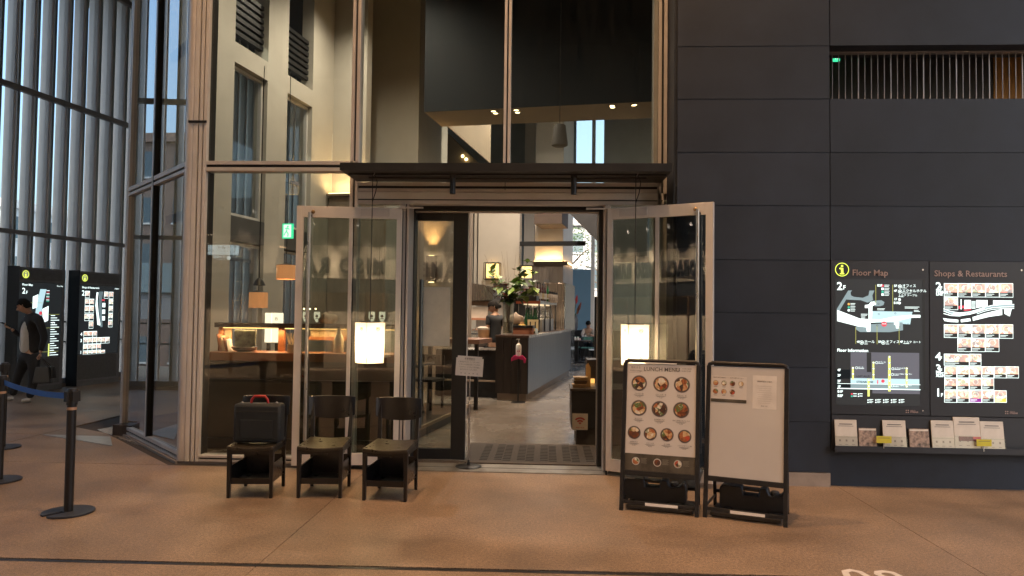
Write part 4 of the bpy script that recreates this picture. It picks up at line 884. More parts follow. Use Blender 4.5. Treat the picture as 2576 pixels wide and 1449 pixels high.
# ================================================================== WALL DIRECTORIES
Wlit = EM('print_white_lit', (.82, 1.0, .98), 1.7); Glit = EM('print_grey_lit', (.24, .34, .37), .9); Mlit = EM('map_pale_lit', (.42, .62, .68), 1.2); Plit = EM('map_lilac_lit', (.15, .16, .20), .6)
Ylit = EM('print_yellow_lit', (.85, .95, .25), 1.0); YDlit = EM('yellow_line_lit', (.45, .48, .12), .9); Rlit = EM('print_red_lit', (.85, .08, .12), .9); Tlit = EM('print_teal_lit', (.05, .55, .38), .8); OFFlit = EM('screen_black_lit', (.018, .021, .023), .8); Llit = EM('led_yellow', (.80, .95, .10), 1.5)
CAPB = EM('caption_black', (.01, .012, .012), .8); BURG = EM('caption_purple', (.3, .02, .35), .8)
def c4(cx, cy): p = atY((3240+cx/2.5876)*.62891, (1000+cy/2.5876)*.62891, WY); return p.x, p.z
def c5(cx, cy): p = atY((3240+cx/1.758)*.62891, (1480+cy/1.758)*.62891, WY); return p.x, p.z
def board(x0, x1, label, kind):
    t = thing('wall_directory', label, 'information board', ((x0+x1)/2, WY, .68), 0, 'lit directories on the dark wall')
    MB('W').box(x0, x1, WY-.008, WY+.055, .684, 2.135).build('board', PANEL2, t, bevel=.002)
    sh = Sheet(t, (x0, WY-.0085, 2.135), (1, 0, 0), (0, 0, 1)); return t, sh
def fx(sh, f): return lambda cx, cy: (f(cx, cy)[0]-sh.O.x, sh.O.z-f(cx, cy)[1])
t, sh = board(pxs+.004, 3.588, 'lit Floor Map directory board with the yellow information ring', 0); F = fx(sh, c4); F5 = fx(sh, c5)
def RC(x0, y0, x1, y1, mat, l=2, f=None):
    f = f or F; a = f((x0+x1)/2, y0); b = f((x0+x1)/2, y1); c = f(x0, (y0+y1)/2); d = f(x1, (y0+y1)/2); sh.rect(c[0], a[1], d[0]-c[0], b[1]-a[1], mat, l)
def PG(pts, mat, l=3): sh.poly([F(*p) for p in pts], mat, l)
def TX(s_, cx, cy, px, mat, al='LEFT', bold=0, f=None, l=5): x, y = (f or F)(cx, cy); return sh.text(s_, x, y, px, mat, al, bold, l)
k4 = 1/2.5876*.62891*7.07/1840          # metres per crop pixel on this wall
x, y = F(327, 203); sh.ring(x, y, .068*.86, .075*.86, Llit, 3, 36); RC(300, 185, 322, 197, Llit, 3); RC(313, 185, 340, 250, Llit, 3) if False else None
RC(316, 156, 338, 178, Llit, 3); RC(304, 188, 340, 199, Llit, 3); RC(316, 199, 340, 250, Llit, 3); RC(304, 241, 350, 252, Llit, 3)
GT = M('pinkish_grey_lettering', (.34, .25, .23), .5)
TX('Floor Map', 430, 237, .080, GT, bold=.012)
sh.disc(*F(1163, 205), .009, STEEL, 3)
RC(255, 305, 1160, 1449, OFFlit, 2); RC(176/1505*0+255, 1449-1, 1160, 1449, OFFlit, 2); RC(177, 0, 768, 248, OFFlit, 2, F5)
TX('2', 272, 378, .105, Wlit, bold=.02); TX('F', 335, 390, .055, Wlit, bold=.02)
PG([(390, 420), (430, 418), (415, 440), (420, 470), (450, 485), (540, 495), (600, 470), (610, 420), (662, 420), (640, 470), (648, 520), (590, 545), (520, 520), (400, 515), (370, 512), (300, 630), (270, 615)], Glit)
PG([(648, 525), (735, 520), (765, 540), (755, 570), (720, 582), (665, 582)], Glit)
PG([(275, 620), (510, 710), (600, 715), (600, 600), (562, 600), (562, 570), (600, 565), (625, 535), (660, 535), (680, 560), (640, 580), (635, 715), (720, 720), (860, 690), (1030, 672), (1135, 672), (1135, 700), (1030, 702), (860, 745), (720, 745), (620, 752), (618, 845), (582, 845), (575, 800), (490, 790), (275, 735)], Wlit, 5)
PG([(635, 632), (1055, 640), (1045, 672), (1030, 770), (955, 765), (950, 750), (640, 750)], Mlit, 4)
PG([(470, 790), (580, 770), (955, 750), (957, 830), (820, 850), (510, 848), (470, 820)], Glit, 3)
PG([(865, 745), (915, 745), (915, 810), (885, 812), (880, 775), (862, 770)], Wlit, 5)
sh.disc(*F(760, 765), 27*k4, Rlit, 6); TX('現在地', 760, 765, .012, Wlit, 'CENTER', f=F, l=7)
for x0, y0, y1 in ((675, 360, 560), (850, 360, 640), (468, 800, 970), (688, 780, 975), (916, 800, 980)): RC(x0-2.5, y0, x0+2.5, y1, YDlit, 4)
for cx, cy in ((702, 558), (705, 663), (875, 655), (498, 768), (440, 805), (690, 780), (875, 716), (1028, 690), (916, 796), (1008, 770), (1115, 708), (508, 693)): sh.ring(*F(cx, cy), 6.5*k4, 9*k4, CAPB, 6, 12)
def lines(cx, cy, n, w_, gap=14, mat=None, th=4, f=None, k=3):
    for q in range(n): RC(cx, cy+q*gap, cx+w_*(1-.22*((q*7+cx) % 3)/2), cy+q*gap+th, mat or Wlit, k, f)
for cy, mt in ((370, Rlit), (402, Wlit), (432, Tlit), (461, Wlit)):
    RC(733, cy-11, 757, cy+11, mt, 4); lines(763, cy-8, 2, 60)
TX('B2F', 690, 368, .030, Wlit, bold=.02); TX('5F', 862, 372, .030, Wlit, bold=.02); TX('4F', 862, 423, .03, Wlit, bold=.02); TX('1F', 862, 510, .03, Wlit, bold=.02); TX('B1F', 860, 548, .03, Wlit, bold=.02)
for cy, s_, e_ in ((378, 'オフィス', 'Office'), (430, 'エクセルホテル', 'Excel Hotel')):
    sh.ring(*F(925, cy), 15*k4, 19*k4, Wlit, 4, 20); sh.disc(*F(925, cy), 8*k4, Wlit, 4); TX(s_, 948, cy-6, .032, Wlit); TX(e_, 948, cy+15, .017, Wlit)
TX('トルク テーブル', 908, 470, .024, Wlit); lines(910, 482, 1, 60)
for cy in (513, 549): sh.disc(*F(920, cy), 13*k4, Wlit, 4)
for cx, cy, w_ in ((975, 588, 150), (1070, 622, 60), (690, 606, 80), (522, 662, 70), (523, 690, 50), (590, 545, 0), (405, 610, 0)): 
    if w_: lines(cx, cy, 2, w_, 12)
for cy, mt in ((560, EM('print_orange_lit', (.9, .5, .12), .9)), (593, Tlit), (624, Wlit)): sh.disc(*F(396, cy), 12*k4, mt, 4); lines(414, cy-8, 2, 50)
for cx, s_, lb in ((478, '4F', 'ホール'), (700, '5F', 'オフィス'), (925, '4F', 'トルク コート')):
    TX(s_, cx, 950, .028, Wlit, bold=.02)
    if cx < 900: sh.ring(*F(cx+52, 957), 16*k4, 20*k4, Wlit, 4, 20); sh.disc(*F(cx+52, 957), 8*k4, Wlit, 4); TX(lb, cx+78, 950, .032, Wlit); lines(cx+78, 970, 1, 40)
    else: TX(lb, cx+35, 952, .026, Wlit); lines(cx+35, 966, 1, 60)
TX('Floor Information', 275, 1037, .040, Wlit, bold=.02)
RC(415, 1060, 1125, 1330, Plit, 3); RC(415, 1330, 1125, 1385, Mlit, 4); RC(582, 1060, 628, 1262, OFFlit, 4)
RC(275, 1385, 1135, 1389, Wlit, 5); RC(275, 1438, 1135, 1442, Wlit, 5); RC(415, 1389, 1125, 1438, Glit, 3); RC(435, 140, 768, 166, Plit, 3, F5); RC(188, 130, 772, 134, Wlit, 5, F5)
for cx, y0, y1, ww in ((438, 1215, 1340, 9), (650, 1160, 1345, 9), (815, 1100, 1449, 13), (993, 1220, 1412, 9), (601, 1340, 1449, 9)):
    RC(cx-ww, y0, cx+ww, y1, Ylit, 5)
    for yy in range(y0+5, y1, 62): sh.disc(*F(cx, yy), 13*k4, YDlit, 6, 14); sh.disc(*F(cx, yy), 8*k4, Wlit, 7, 12)
RC(545, 0, 562, 150, Ylit, 5, F5); RC(400, 60, 415, 185, Ylit, 5, F5)
for cx, cy, s_ in ((475, 1218, 'ホール'), (683, 1165, 'オフィス'), (850, 1228, 'エクセルホテル'), (846, 1287, 'ショップ&レストラン'), (846, 1405, 'ショップ&レストラン')):
    sh.ring(*F(cx, cy), 10*k4, 13*k4, Wlit, 6, 14); TX(s_, cx+17, cy-5, .017, Wlit); lines(cx+17, cy+6, 1, 60, th=3, k=6)
for cy, s_ in ((1242, '4F'), (1298, '3F'), (1356, '2F'), (1412, '1F')): TX(s_, 278, cy, .032, Wlit, bold=.025)
for cy, s_ in ((150, 'B1F'), (180, 'B2F')): TX(s_, 190, cy, .032, Wlit, bold=.025, f=F5)
TX('LOFT ALLEY', 475, 1306, .024, CAPB, bold=.02); TX('STREAM LINE', 475, 1364, .026, CAPB, bold=.02)
sh.disc(*F(748, 1355), 17*k4, Rlit, 6); RC(688, 1357, 700, 1382, Rlit, 6); sh.disc(*F(694, 1350), 6*k4, Rlit, 6)
RC(315, 1332, 412, 1380, OFFlit, 4); lines(330, 1338, 3, 70)
for k in range(5):
    for q in (210, 226): sh.disc(*F5(404+k*55, q), .006, Wlit, 4, 10); RC(412+k*55, q-5, 440+k*55, q-2, Wlit, 4, F5); RC(412+k*55, q+1, 432+k*55, q+3, Wlit, 4, F5)
for k, mt in enumerate((Rlit, Tlit)): RC(284, 162+k*16, 296, 173+k*16, mt, 4, F5); RC(300, 164+k*16, 325, 168+k*16, Wlit, 4, F5); sh.disc(*F5(337, 168+k*16), .006, Wlit, 4, 10); RC(344, 164+k*16, 366, 168+k*16, Wlit, 4, F5)
RC(1165, 305, 1185, 1449, CAPB, 2)
def logo(cx, cy):
    x, y = F5(cx, cy)
    for a_ in (45, 135, 225, 315): c, s_ = math.cos(R(a_)), math.sin(R(a_)); sh.disc(x+c*.013, y-s_*.013, .0065, GT, 3, 8)
    sh.text('SHIBUYA', x+.027, y-.008, .012, GT, 'LEFT', .02, 3); sh.text('STREAM', x+.027, y+.006, .020, GT, 'LEFT', .04, 3)
logo(680, 290); sh.disc(*F5(789, 285), .007, STEEL, 3); sh.flush()
t, sh = board(3.594, 4.875, 'lit Shops & Restaurants directory board with rows of food pictures', 1); F = fx(sh, c4); F5 = fx(sh, c5)
TX('Shops & Restaurants', 1278, 245, .080, GT, bold=.012); sh.disc(*F(2182, 210), .009, STEEL, 3)
for s_, cx, cy in (('2', 1293, 380), ('4', 1290, 1105), ('3', 1292, 1230)): TX(s_, cx, cy, .105, Wlit, bold=.02); TX('F', cx+45, cy+16, .045, Wlit, bold=.02)
x, y = F5(876, 160); sh.text('1', x, y, .105, Wlit, 'LEFT', .02, 5); sh.text('F', x+.05, y+.02, .045, Wlit, 'LEFT', .02, 5)
for a_, b_, cx, cy in (('STREAM', 'LINE', 1297, 436), ('LOFT', 'ALLEY', 1297, 1277)): TX(a_, cx, cy, .030, Wlit, bold=.03); TX(b_, cx, cy+24, .030, Wlit, bold=.03)
nt_ = 0
def tile(x0, y0, x1, y1, f=None, cap_=None, photo=.66):
    f = f or F; a = f((x0+x1)/2, y0); b = f((x0+x1)/2, y1); c = f(x0, (y0+y1)/2); d = f(x1, (y0+y1)/2); X, Y, W_, H_ = c[0], a[1], d[0]-c[0], b[1]-a[1]; e = .004
    sh.rect(X, Y, W_, H_, Wlit, 3); sh.rect(X+e, Y+H_*photo, W_-2*e, H_*(1-photo)-e, cap_ or CAPB, 4); sh.pic('rect', X+W_/2, Y+e+(H_*photo-e)/2, W_-2*e, FOODL, 5, 'food_photo', H_*photo-e)
    sh.disc(X+W_*.5, Y+H_*.33, H_*.24, EM('plate_lit', (.85, .82, .75), 1.0), 6, 16, .85); sh.pic('disc', X+W_*.5, Y+H_*.33, H_*.36, FOODL, 7, 'food_photo')
    sh.rect(X+.008, Y+H_*(photo+.1), W_*.55, .004, Wlit, 5); sh.rect(X+.008, Y+H_*(photo+.2), W_*.4, .003, Wlit, 5)
for k in range(5): tile(1380+k*143, 345, 1523+k*143, 487+k*1)
tile(1380, 487, 1525, 620)
for k in range(5): tile(1380+k*143, 770, 1523+k*143, 908+k*2)
for k in range(3): tile(1520+k*143.5, 915, 1663.5+k*143.5, 1053)
tile(1380, 1075, 1642, 1197); tile(1642, 1075, 1765, 1197)
for k in range(6): tile(1385+k*128, 1205, 1513+k*128, 1325)
for k in range(4): tile(1385+k*128, 1325, 1513+k*128, 1445)
CY_ = EM('caption_yellow', (.85, .75, .12), .8)
for k in range(5): tile(940+k*87.5, 143, 1027.5+k*87.5, 228, F5, (CAPB, CAPB, BURG, CAPB, CY_)[k])
PG([(1592, 518), (1658, 518), (1660, 605), (1590, 612)], Wlit); PG([(1712, 518), (1830, 520), (1830, 580), (1712, 600)], Wlit); PG([(1888, 522), (2082, 524), (2082, 560), (1888, 575)], Wlit)
for q in range(7): RC(1664, 530+q*12, 1706, 535+q*12, Wlit)
PG([(1552, 510), (1562, 510), (1562, 615), (1552, 615)], Wlit); PG([(1530, 580), (1588, 575), (1588, 600), (1530, 610)], Rlit); PG([(1575, 620), (1660, 612), (1662, 622), (1600, 630)], Rlit)
def band(pts, ww, mat, l=4):
    for i in range(len(pts)-1): (a, b), (c, d) = pts[i], pts[i+1]; PG([(a, b-ww), (c, d-ww), (c, d+ww), (a, b+ww)], mat, l)
base = [(1375, 615), (1450, 645), (1540, 660), (1640, 650), (1720, 628), (1800, 600), (1880, 582), (1980, 574), (2105, 572)]
for off in (-8, 4, 16): band([(a, b+off) for a, b in base], 4 if off != 4 else 3, Wlit if off != 4 else Mlit)
band([(a, b+42-.12*(a-1375)*(a < 1700)-38*(a >= 1700)) for a, b in base[:6]], 4, Wlit); band([(a, b+33) for a, b in base[4:]], 3, Wlit)
PG([(1370, 705), (1420, 712), (1528, 722), (1528, 748), (1450, 745), (1385, 735)], Wlit); PG([(1553, 720), (1650, 705), (1658, 735), (1556, 748)], Wlit)
PG([(1675, 695), (1800, 655), (1980, 612), (1982, 672), (1850, 690), (1680, 732)], Wlit); PG([(2002, 610), (2080, 606), (2060, 688), (2005, 660)], Wlit); TX('STREAM LINE', 1470, 661, .02, Wlit, l=6, bold=.03)
logo(1378, 298); sh.flush()

# brochure trough and leaflets
t = thing('leaflet_rack', 'black trough below the directories holding brochures', 'leaflet rack', (3.6, WY, .36))
MB('W').box(pxs+.01, 4.875, WY-.075, WY-.070, .352, .40).build('front_lip', PANEL2, t); MB('W').box(pxs+.01, 4.875, WY-.075, WY-.012, .345, .352).build('shelf', PANEL2, t); MB('W').box(pxs+.006, 4.875, WY-.010, WY-.0, .352, .678).build('back_plate', PANEL2, t)
CARD = M('leaflet_card', (.60, .56, .50), .5); MAG = M('magazine_cover', (.26, .19, .15), .5, 0, .9, 26); YEL = M('yellow_tag', (.62, .55, .05), .6)
cards = [(165, 348, 318, 545, 'w', 'white shop guide leaflet at the left end of the rack'), (330, 405, 453, 550, 'm', 'small patterned magazine behind the first yellow tag'), (500, 352, 660, 550, 'w', 'white leaflet in the rack just right of the first yellow tag'),
         (683, 410, 820, 556, 'm', 'small patterned magazine standing alone in the rack middle'), (840, 353, 995, 557, 'w', 'white leaflet beside the tall white leaflet, on its left'), (998, 330, 1180, 557, 'r', 'tallest white leaflet in the rack with a red printed band'), (1183, 360, 1345, 565, 'w', 'white leaflet at the right end of the rack by a yellow tag')]
for x0, y0, x1, y1, kd, lb in cards:
    a = c5((x0+x1)/2, y0); b = c5((x0+x1)/2, y1); c = c5(x0, (y0+y1)/2)[0]; d = c5(x1, (y0+y1)/2)[0]; z0_, z1_ = max(b[1], .355), a[1]
    t = thing('leaflet_stack', lb, 'leaflets', ((c+d)/2, WY-.04, z0_), 0, 'leaflets in the rack'); w_, h_ = (d-c), z1_-z0_
    def LP(n_, x0_, x1_, za, zb, d0, d1, mat, sx=0): 
        f = lambda x_, z_, dd: Vector((x_, -.02+.05*z_/.2*.5+dd, z_))
        return MB().add([f(x0_, za, d0), f(x1_, za, d0), f(x1_, za, d1), f(x0_, za, d1), f(x0_, zb, d0), f(x1_, zb, d0), f(x1_, zb, d1), f(x0_, zb, d1)], [(3, 2, 1, 0), (4, 5, 6, 7), (0, 1, 5, 4), (1, 2, 6, 5), (2, 3, 7, 6), (3, 0, 4, 7)]).build(n_, mat, t)
    LP('leaflet', -w_/2, w_/2, 0, h_, 0, .012, CARD if kd != 'm' else MAG)
    if kd == 'm': LP('title_strip', -w_/2+.004, w_/2-.004, h_-.02, h_-.004, -.001, 0, CARD)
    else:
        LP('text_lines', -w_*.3, w_*.3, h_*.84, h_*.87, -.001, 0, GREYINK); LP('text_lines', -w_*.35, w_*.35, h_*.78, h_*.795, -.001, 0, GREYINK)
        LP('fold_shadow_line', -w_/2, w_/2, h_*.40, h_*.405, -.001, 0, GREYINK)
        for q in (-.3, 0, .3): LP('printed_icon', w_*q-.008, w_*q+.008, h_*.25, h_*.32, -.001, 0, M('icon_grey', (.3, .27, .25), .6)); LP('text_lines', w_*q-.014, w_*q+.014, h_*.14, h_*.15, -.001, 0, GREYINK)
        LP('pocket_pane', -w_/2-.004, w_/2+.004, 0, h_*.45, -.008, -.006, CLEAR)
        LP('colour_band', -w_/2, w_/2, 0, h_*.03, -.001, 0, YEL)
    if kd == 'r': LP('photo_band', -w_*.35, w_*.5, h_*.28, h_*.42, -.0015, -.0005, M('dark_red_print', (.12, .03, .04), .5, 0, .5, 30)); LP('photo_band', w_*.2, w_*.5, h_*.34, h_*.42, -.002, -.0016, M('red_print', (.45, .04, .05), .5))
for x0, y0, x1, y1, lb in ((440, 455, 545, 503, 'yellow tag clipped on the rack between magazine and white leaflet'), (1135, 478, 1240, 525, 'yellow tag clipped on the rack beside the tallest leaflet')):
    a = c5((x0+x1)/2, y0); b = c5((x0+x1)/2, y1); c = c5(x0, y0)[0]; d = c5(x1, y0)[0]
    t = thing('price_tag', lb, 'tag', ((c+d)/2, WY-.082, b[1]), 0, 'yellow tags on the leaflet rack'); w_, h_ = d-c, a[1]-b[1]
    MB().box(-w_/2, w_/2, 0, .002, 0, h_).build('tag_plate', YEL, t); MB().box(-w_*.38, w_*.38, -.001, 0, h_*.7, h_*.76).build('text_line', GREYINK, t); MB().box(-.004, .004, .002, .012, -.05, h_*.5).build('tag_clip', STEEL, t)

# ================================================================== FREE-STANDING KIOSKS BY THE LOUVRES
def kiosk(y0, L_, label, kind):
    x0 = -9.515+.1727*(y0-14.42); t = thing('information_kiosk', label, 'information kiosk', (x0, y0, 0), math.pi/2-LS, 'lit information kiosks by the louvres')
    frm = M('kiosk_grey', (.20, .21, .225), .5, .2, .15, 8, .1, 200)
    MB().box(0, L_, .012, .26, 0, 2.345).build('body', frm, t, bevel=.004); MB().box(-.004, 0, -.01, .262, 0, 2.36).build('end_panel', GASKET, t)
    MB().box(.0, L_, -.004, .012, 2.07, 2.345).build('head_panel', frm, t); MB().box(0, L_, -.004, .012, .10, .635).build('lower_panel', M('kiosk_mesh_panel', (.24, .25, .27), .6, 0, .1, 20), t); MB().box(0, L_, -.008, .012, 0, .096).build('kick_plate', frm, t)
    MB().box(L_-.07, L_, -.004, .012, .64, 2.066).build('side_rail', frm, t)
    for k in range(24): MB().box(.02, L_-.08, -.006, -.004, .14+k*.02, .146+k*.02).build('vent_line', GASKET, t)
    for k in range(9): MB().box(.02, L_-.08, -.006, -.004, 2.12+k*.022, 2.126+k*.022).build('vent_line', GASKET, t)
    global sh; sh = Sheet(t, lmat(t) @ Vector((0, -.008, 2.345)), Lu, (0, 0, 1))
    sh.rect(.0, .28, L_-.07, 1.43, OFFlit, 1); sh.ring(.13, .135, .060, .072, Llit, 2); sh.disc(.13, .135, .058, EM('ring_back', (.35, .38, .25), .7), 1); sh.rect(.113, .13, .030, .055, Llit, 3); sh.rect(.118, .095, .022, .018, Llit, 3)
    sh.text('Floor Map' if kind == 0 else 'Shops & Restaurants', .06, .33, .055, Wlit, 'LEFT', .01, 3); sh.text('2', .06, .45, .15, Wlit, 'LEFT', .01, 3); sh.text('F', .145, .475, .08, Wlit, 'LEFT', .01, 3)
    sh.text('Floor Map' if kind == 0 else 'STREAM', L_-.20, .33, .035, Wlit, 'LEFT', .0, 3)
    return t, sh
t, sh = kiosk(13.04, 1.04, 'grey kiosk with a lit floor map, partly behind the walking man', 0)
sh.poly([(.46, .40), (.60, .40), (.52, .72), (.50, .95), (.55, 1.2), (.40, 1.2), (.36, .95), (.38, .72)], Mlit, 2); sh.poly([(.52, .78), (.66, .72), (.66, 1.0), (.54, 1.05)], Wlit, 3); sh.poly([(.30, .55), (.42, .50), (.40, .75), (.30, .78)], Wlit, 2)
sh.disc(.48, .86, .035, Rlit, 4)
for y_ in (.66, .88, 1.14, 1.60): sh.rect(.10 if y_ < .7 else .5, y_, .42, .006, YDlit, 4)
for k in range(18): sh.rect(.72, .90+k*.045, .10+.05*(k % 3), .012, Wlit, 3); sh.rect(.60, .42+k*.03, .07, .010, (Wlit, Rlit, Wlit, Tlit)[k % 4], 3) if k < 8 else None
sh.rect(.68, 1.45, .03, .24, Ylit, 3); sh.ring(.78, 1.06, .022, .03, Wlit, 3); sh.rect(.12, .62, .09, .03, Wlit, 3); sh.flush()
t, sh = kiosk(14.42, 1.15, 'grey kiosk with lit shop pictures, standing next to the glazing', 1)
def kt(x, y, w_, h_):
    sh.rect(x, y, w_, h_, Wlit, 2); sh.pic('rect', x+w_/2, y+h_*.36, w_-.012, FOODL, 3, 'food_photo', h_*.58); sh.rect(x+.006, y+h_*.68, w_-.012, h_*.27, CAPB, 3); sh.disc(x+w_/2, y+h_*.36, h_*.2, EM('plate_lit', (.85, .82, .75), 1.0), 4, 12)
for x, y in ((.15, .40), (.15, .56), (.27, .56), (.15, .71), (.27, .71), (.15, .87), (.27, .87), (.27, 1.03), (.66, .40), (.80, .40), (.80, .56), (.80, .71), (.80, .86), (.80, 1.01)): kt(x, y, .118, .145)
kt(.14, 1.23, .24, .13); kt(.38, 1.23, .115, .13)
for k in range(6): kt(.14+k*.118, 1.365, .118, .13)
for k in range(4): kt(.14+k*.118, 1.50, .118, .13)
for k in range(5): kt(.14+k*.118, 1.635, .118, .07)
sh.poly([(.45, .42), (.50, .42), (.48, .60), (.52, .85), (.56, 1.02), (.60, 1.12), (.50, 1.10), (.47, .9), (.43, .7)], Wlit, 2)
for q in range(3): sh.poly([(.53+q*.035, .40), (.55+q*.035, .40), (.53+q*.03, .62), (.60+q*.02, 1.15), (.585+q*.02, 1.15), (.515+q*.03, .62)], Glit, 3)
for y_ in (.64, .78, .92): sh.rect(.62, y_, .08, .09, Wlit, 2)
sh.rect(.60, .565, .08, .03, Rlit, 3)
for s_, y_ in (('4', 1.29), ('3', 1.42), ('1', 1.66)): sh.text(s_, .06, y_, .09, Wlit, 'LEFT', .02, 3)
sh.flush()
# ================================================================== PEOPLE
def skin(name, nodes, edges, mat, parent=None, origin=None, sub=2, root=None):
    """one continuous surface grown over a skeleton; nodes: key -> (x, y, z, r) or (x, y, z, rx, ry)"""
    keys = list(nodes); inv = lmat(parent).inverted() if parent else None
    o0 = Vector(origin or (0, 0, 0)); vs = []
    for k in keys:
        p = Vector(nodes[k][:3]); vs.append(tuple(inv @ p if inv else p-o0))
    me = bpy.data.meshes.new(name); me.from_pydata(vs, [(keys.index(a), keys.index(b)) for a, b in edges], []); me.materials.append(mat)
    o = link(name, me, parent, (0, 0, 0) if parent else o0)
    m = o.modifiers.new('skin', 'SKIN'); m.use_smooth_shade = True
    sv = me.skin_vertices[0].data if me.skin_vertices else None
    if sv is None: me.skin_vertices.new() if hasattr(me.skin_vertices, 'new') else None; sv = me.skin_vertices[0].data
    for i, k in enumerate(keys):
        n = nodes[k]; sv[i].radius = (n[3], n[4] if len(n) > 4 else n[3]); sv[i].use_root = (k == (root or keys[0]))
    m2 = o.modifiers.new('sub', 'SUBSURF'); m2.levels = sub; m2.render_levels = sub
    return o
SKIN = M('warm_skin', (.46, .27, .18), .5, 0, .08, 20); HAIR = M('black_hair', (.010, .008, .007), .7, 0, .3, 60, .2, 200, spec=.15)
BLKCLOTH = M('black_cloth', (.016, .016, .019), .85, 0, .25, 14, .35, 180); TEE = M('white_tee', (.60, .59, .58), .85, 0, .06, 9, .3, 60); TEED = M('dark_tee', (.022, .024, .028), .85, 0, .2, 12, .3, 90)
def head(parent, c, fwd, r=.098, hair_style='short', tilt=0):
    """face, ears and hair set on the body's head; fwd: where the face looks"""
    f = Vector(fwd).normalized(); s_ = Vector((0, 0, 1)).cross(f).normalized(); u = f.cross(s_)
    c = Vector(c); B_ = lambda a, b, d: c + s_*a + f*b + u*d
    m = MB('W'); m.ball((0, 0, 0), 1, 16, 12)
    for v in m.v:
        x, y, z = v.x*r*.80, v.y*r*.96, v.z*r*1.18
        if z < 0: x *= 1-.28*(z/(r*1.18))**2; y *= 1-.10*abs(z/(r*1.18))
        w = B_(x, y, z); v.x, v.y, v.z = w
    m.build('head_shape', SKIN, parent, smooth=True)
    MB('W').tube([B_(0, r*.90, r*.18), B_(0, r*1.13, -r*.16), B_(0, r*.92, -r*.26)], [r*.07, r*.14, r*.08], 8).build('nose', SKIN, parent, smooth=True)
    for q in (-1, 1):
        MB('W').ball(B_(q*r*.80, -.01, 0), r*.2, 8, 6, (.5, 1, 1.3)).build('ear', SKIN, parent, smooth=True)
        MB('W').ball(B_(q*r*.30, r*.84, r*.12), r*.09, 8, 6).build('eye', GASKET, parent); MB('W').bar(B_(q*r*.16, r*.90, r*.30), B_(q*r*.46, r*.80, r*.30), r*.06, r*.05).build('eyebrow', HAIR, parent)
    MB('W').bar(B_(-r*.22, r*.90, -r*.50), B_(r*.22, r*.90, -r*.50), r*.08, r*.05).build('mouth', M('lips', (.30, .10, .08), .5), parent)
    m = MB('W'); m.ball((0, 0, 0), 1, 20, 12)
    for v in m.v:
        x, y, z = v.x*r*.90, v.y*r*1.06-r*.04, v.z*r*1.26+r*.02
        front = v.y > .25
        lim = r*.42 if front else (-r*.05 if v.y > -.25 else -r*.62)
        z = max(z, lim)*1.0
        if front: y = min(y, r*.98)
        j = 1+.05*math.sin(v.x*19+v.z*13)*math.cos(v.y*17); w = B_(x*j, y*j, z*j+.004); v.x, v.y, v.z = w
    m.build('hair', HAIR, parent, smooth=True)
    if hair_style == 'bun':
        MB('W').ball(B_(0, -r*1.12, -r*.30), r*.36, 12, 8, (1, .9, 1)).build('hair_bun', HAIR, parent, smooth=True)
def hand(parent, wrist, tip, palm_n, curl=.5, side=1, sc=1.0):
    """palm, four bent fingers and a thumb"""
    w, t = Vector(wrist), Vector(tip); f = (t-w).normalized(); n = Vector(palm_n); n = (n-f*n.dot(f)).normalized(); s_ = n.cross(f)*side
    k = .085*sc; P = lambda a, b, c: w + s_*a*sc + f*b*sc + n*c*sc
    nd = {'w': (*w, .022*sc, .016*sc), 'p': (*P(0, .045, 0), .034*sc, .014*sc), 'q': (*P(0, .080, .002), .036*sc, .013*sc)}; ed = [('w', 'p'), ('p', 'q')]
    o = skin('hand', nd, ed, SKIN, parent, sub=1)
    for i, (a, L_) in enumerate(((-.029, .060), (-.010, .072), (.010, .068), (.028, .052))):
        p0 = P(a*.8, .07, 0); p1 = P(a, .09+L_*.45*math.cos(curl), L_*.45*math.sin(curl)); p2 = P(a, .09+L_*.45*math.cos(curl)+L_*.55*math.cos(curl*2.2), L_*.45*math.sin(curl)+L_*.55*math.sin(curl*2.2))
        MB('W').tube([p0, p1, p2], [.0095*sc, .009*sc, .0065*sc], 8).build('finger', SKIN, parent, smooth=True)
    MB('W').tube([P(-.022, .025, .004), P(-.050, .055, .016), P(-.052, .082, .026)], [.012*sc, .010*sc, .008*sc], 8).build('thumb', SKIN, parent, smooth=True)

# --- the man walking past the kiosks, looking at his phone
Y0 = 12.0
def mp(px, py, dy=0.0): return atY(px, py, Y0+dy)
def nd(p, *r): return (p.x, p.y, p.z, *r)
body = {'pelvis': nd(mp(74, 893), .115, .10), 'waist': nd(mp(76, 868), .11, .10), 'chest': nd(mp(80, 826), .135, .12), 'sh': nd(mp(82, 801), .10, .09), 'neck': nd(mp(74, 788), .05), 'skull': nd(mp(61, 772, -.03), .07, .08),
        'lsh': nd(mp(98, 803, -.12), .06), 'lel': nd(mp(112, 848, -.16), .042), 'lwr': nd(mp(101, 889, -.22), .026),
        'rsh': nd(mp(66, 806, .16), .055), 'rel': nd(mp(50, 845, .16), .04), 'rwr': nd(mp(28, 827, .02), .026),
        'lhip': nd(mp(84, 903, -.08), .095), 'lkn': nd(mp(86, 950, -.10), .062), 'lan': nd(mp(74, 1003, -.12), .042),
        'rhip': nd(mp(64, 903, .08), .09), 'rkn': nd(mp(44, 948, .08), .06), 'ran': nd(mp(31, 996, .10), .042)}
arm = [('sh', 'lsh'), ('lsh', 'lel'), ('lel', 'lwr'), ('sh', 'rsh'), ('rsh', 'rel'), ('rel', 'rwr')]; trunk = [('pelvis', 'waist'), ('waist', 'chest'), ('chest', 'sh'), ('sh', 'neck'), ('neck', 'skull')]; legs = [('pelvis', 'lhip'), ('lhip', 'lkn'), ('lkn', 'lan'), ('pelvis', 'rhip'), ('rhip', 'rkn'), ('rkn', 'ran')]
org = mp(60, 1008); org.z = 0
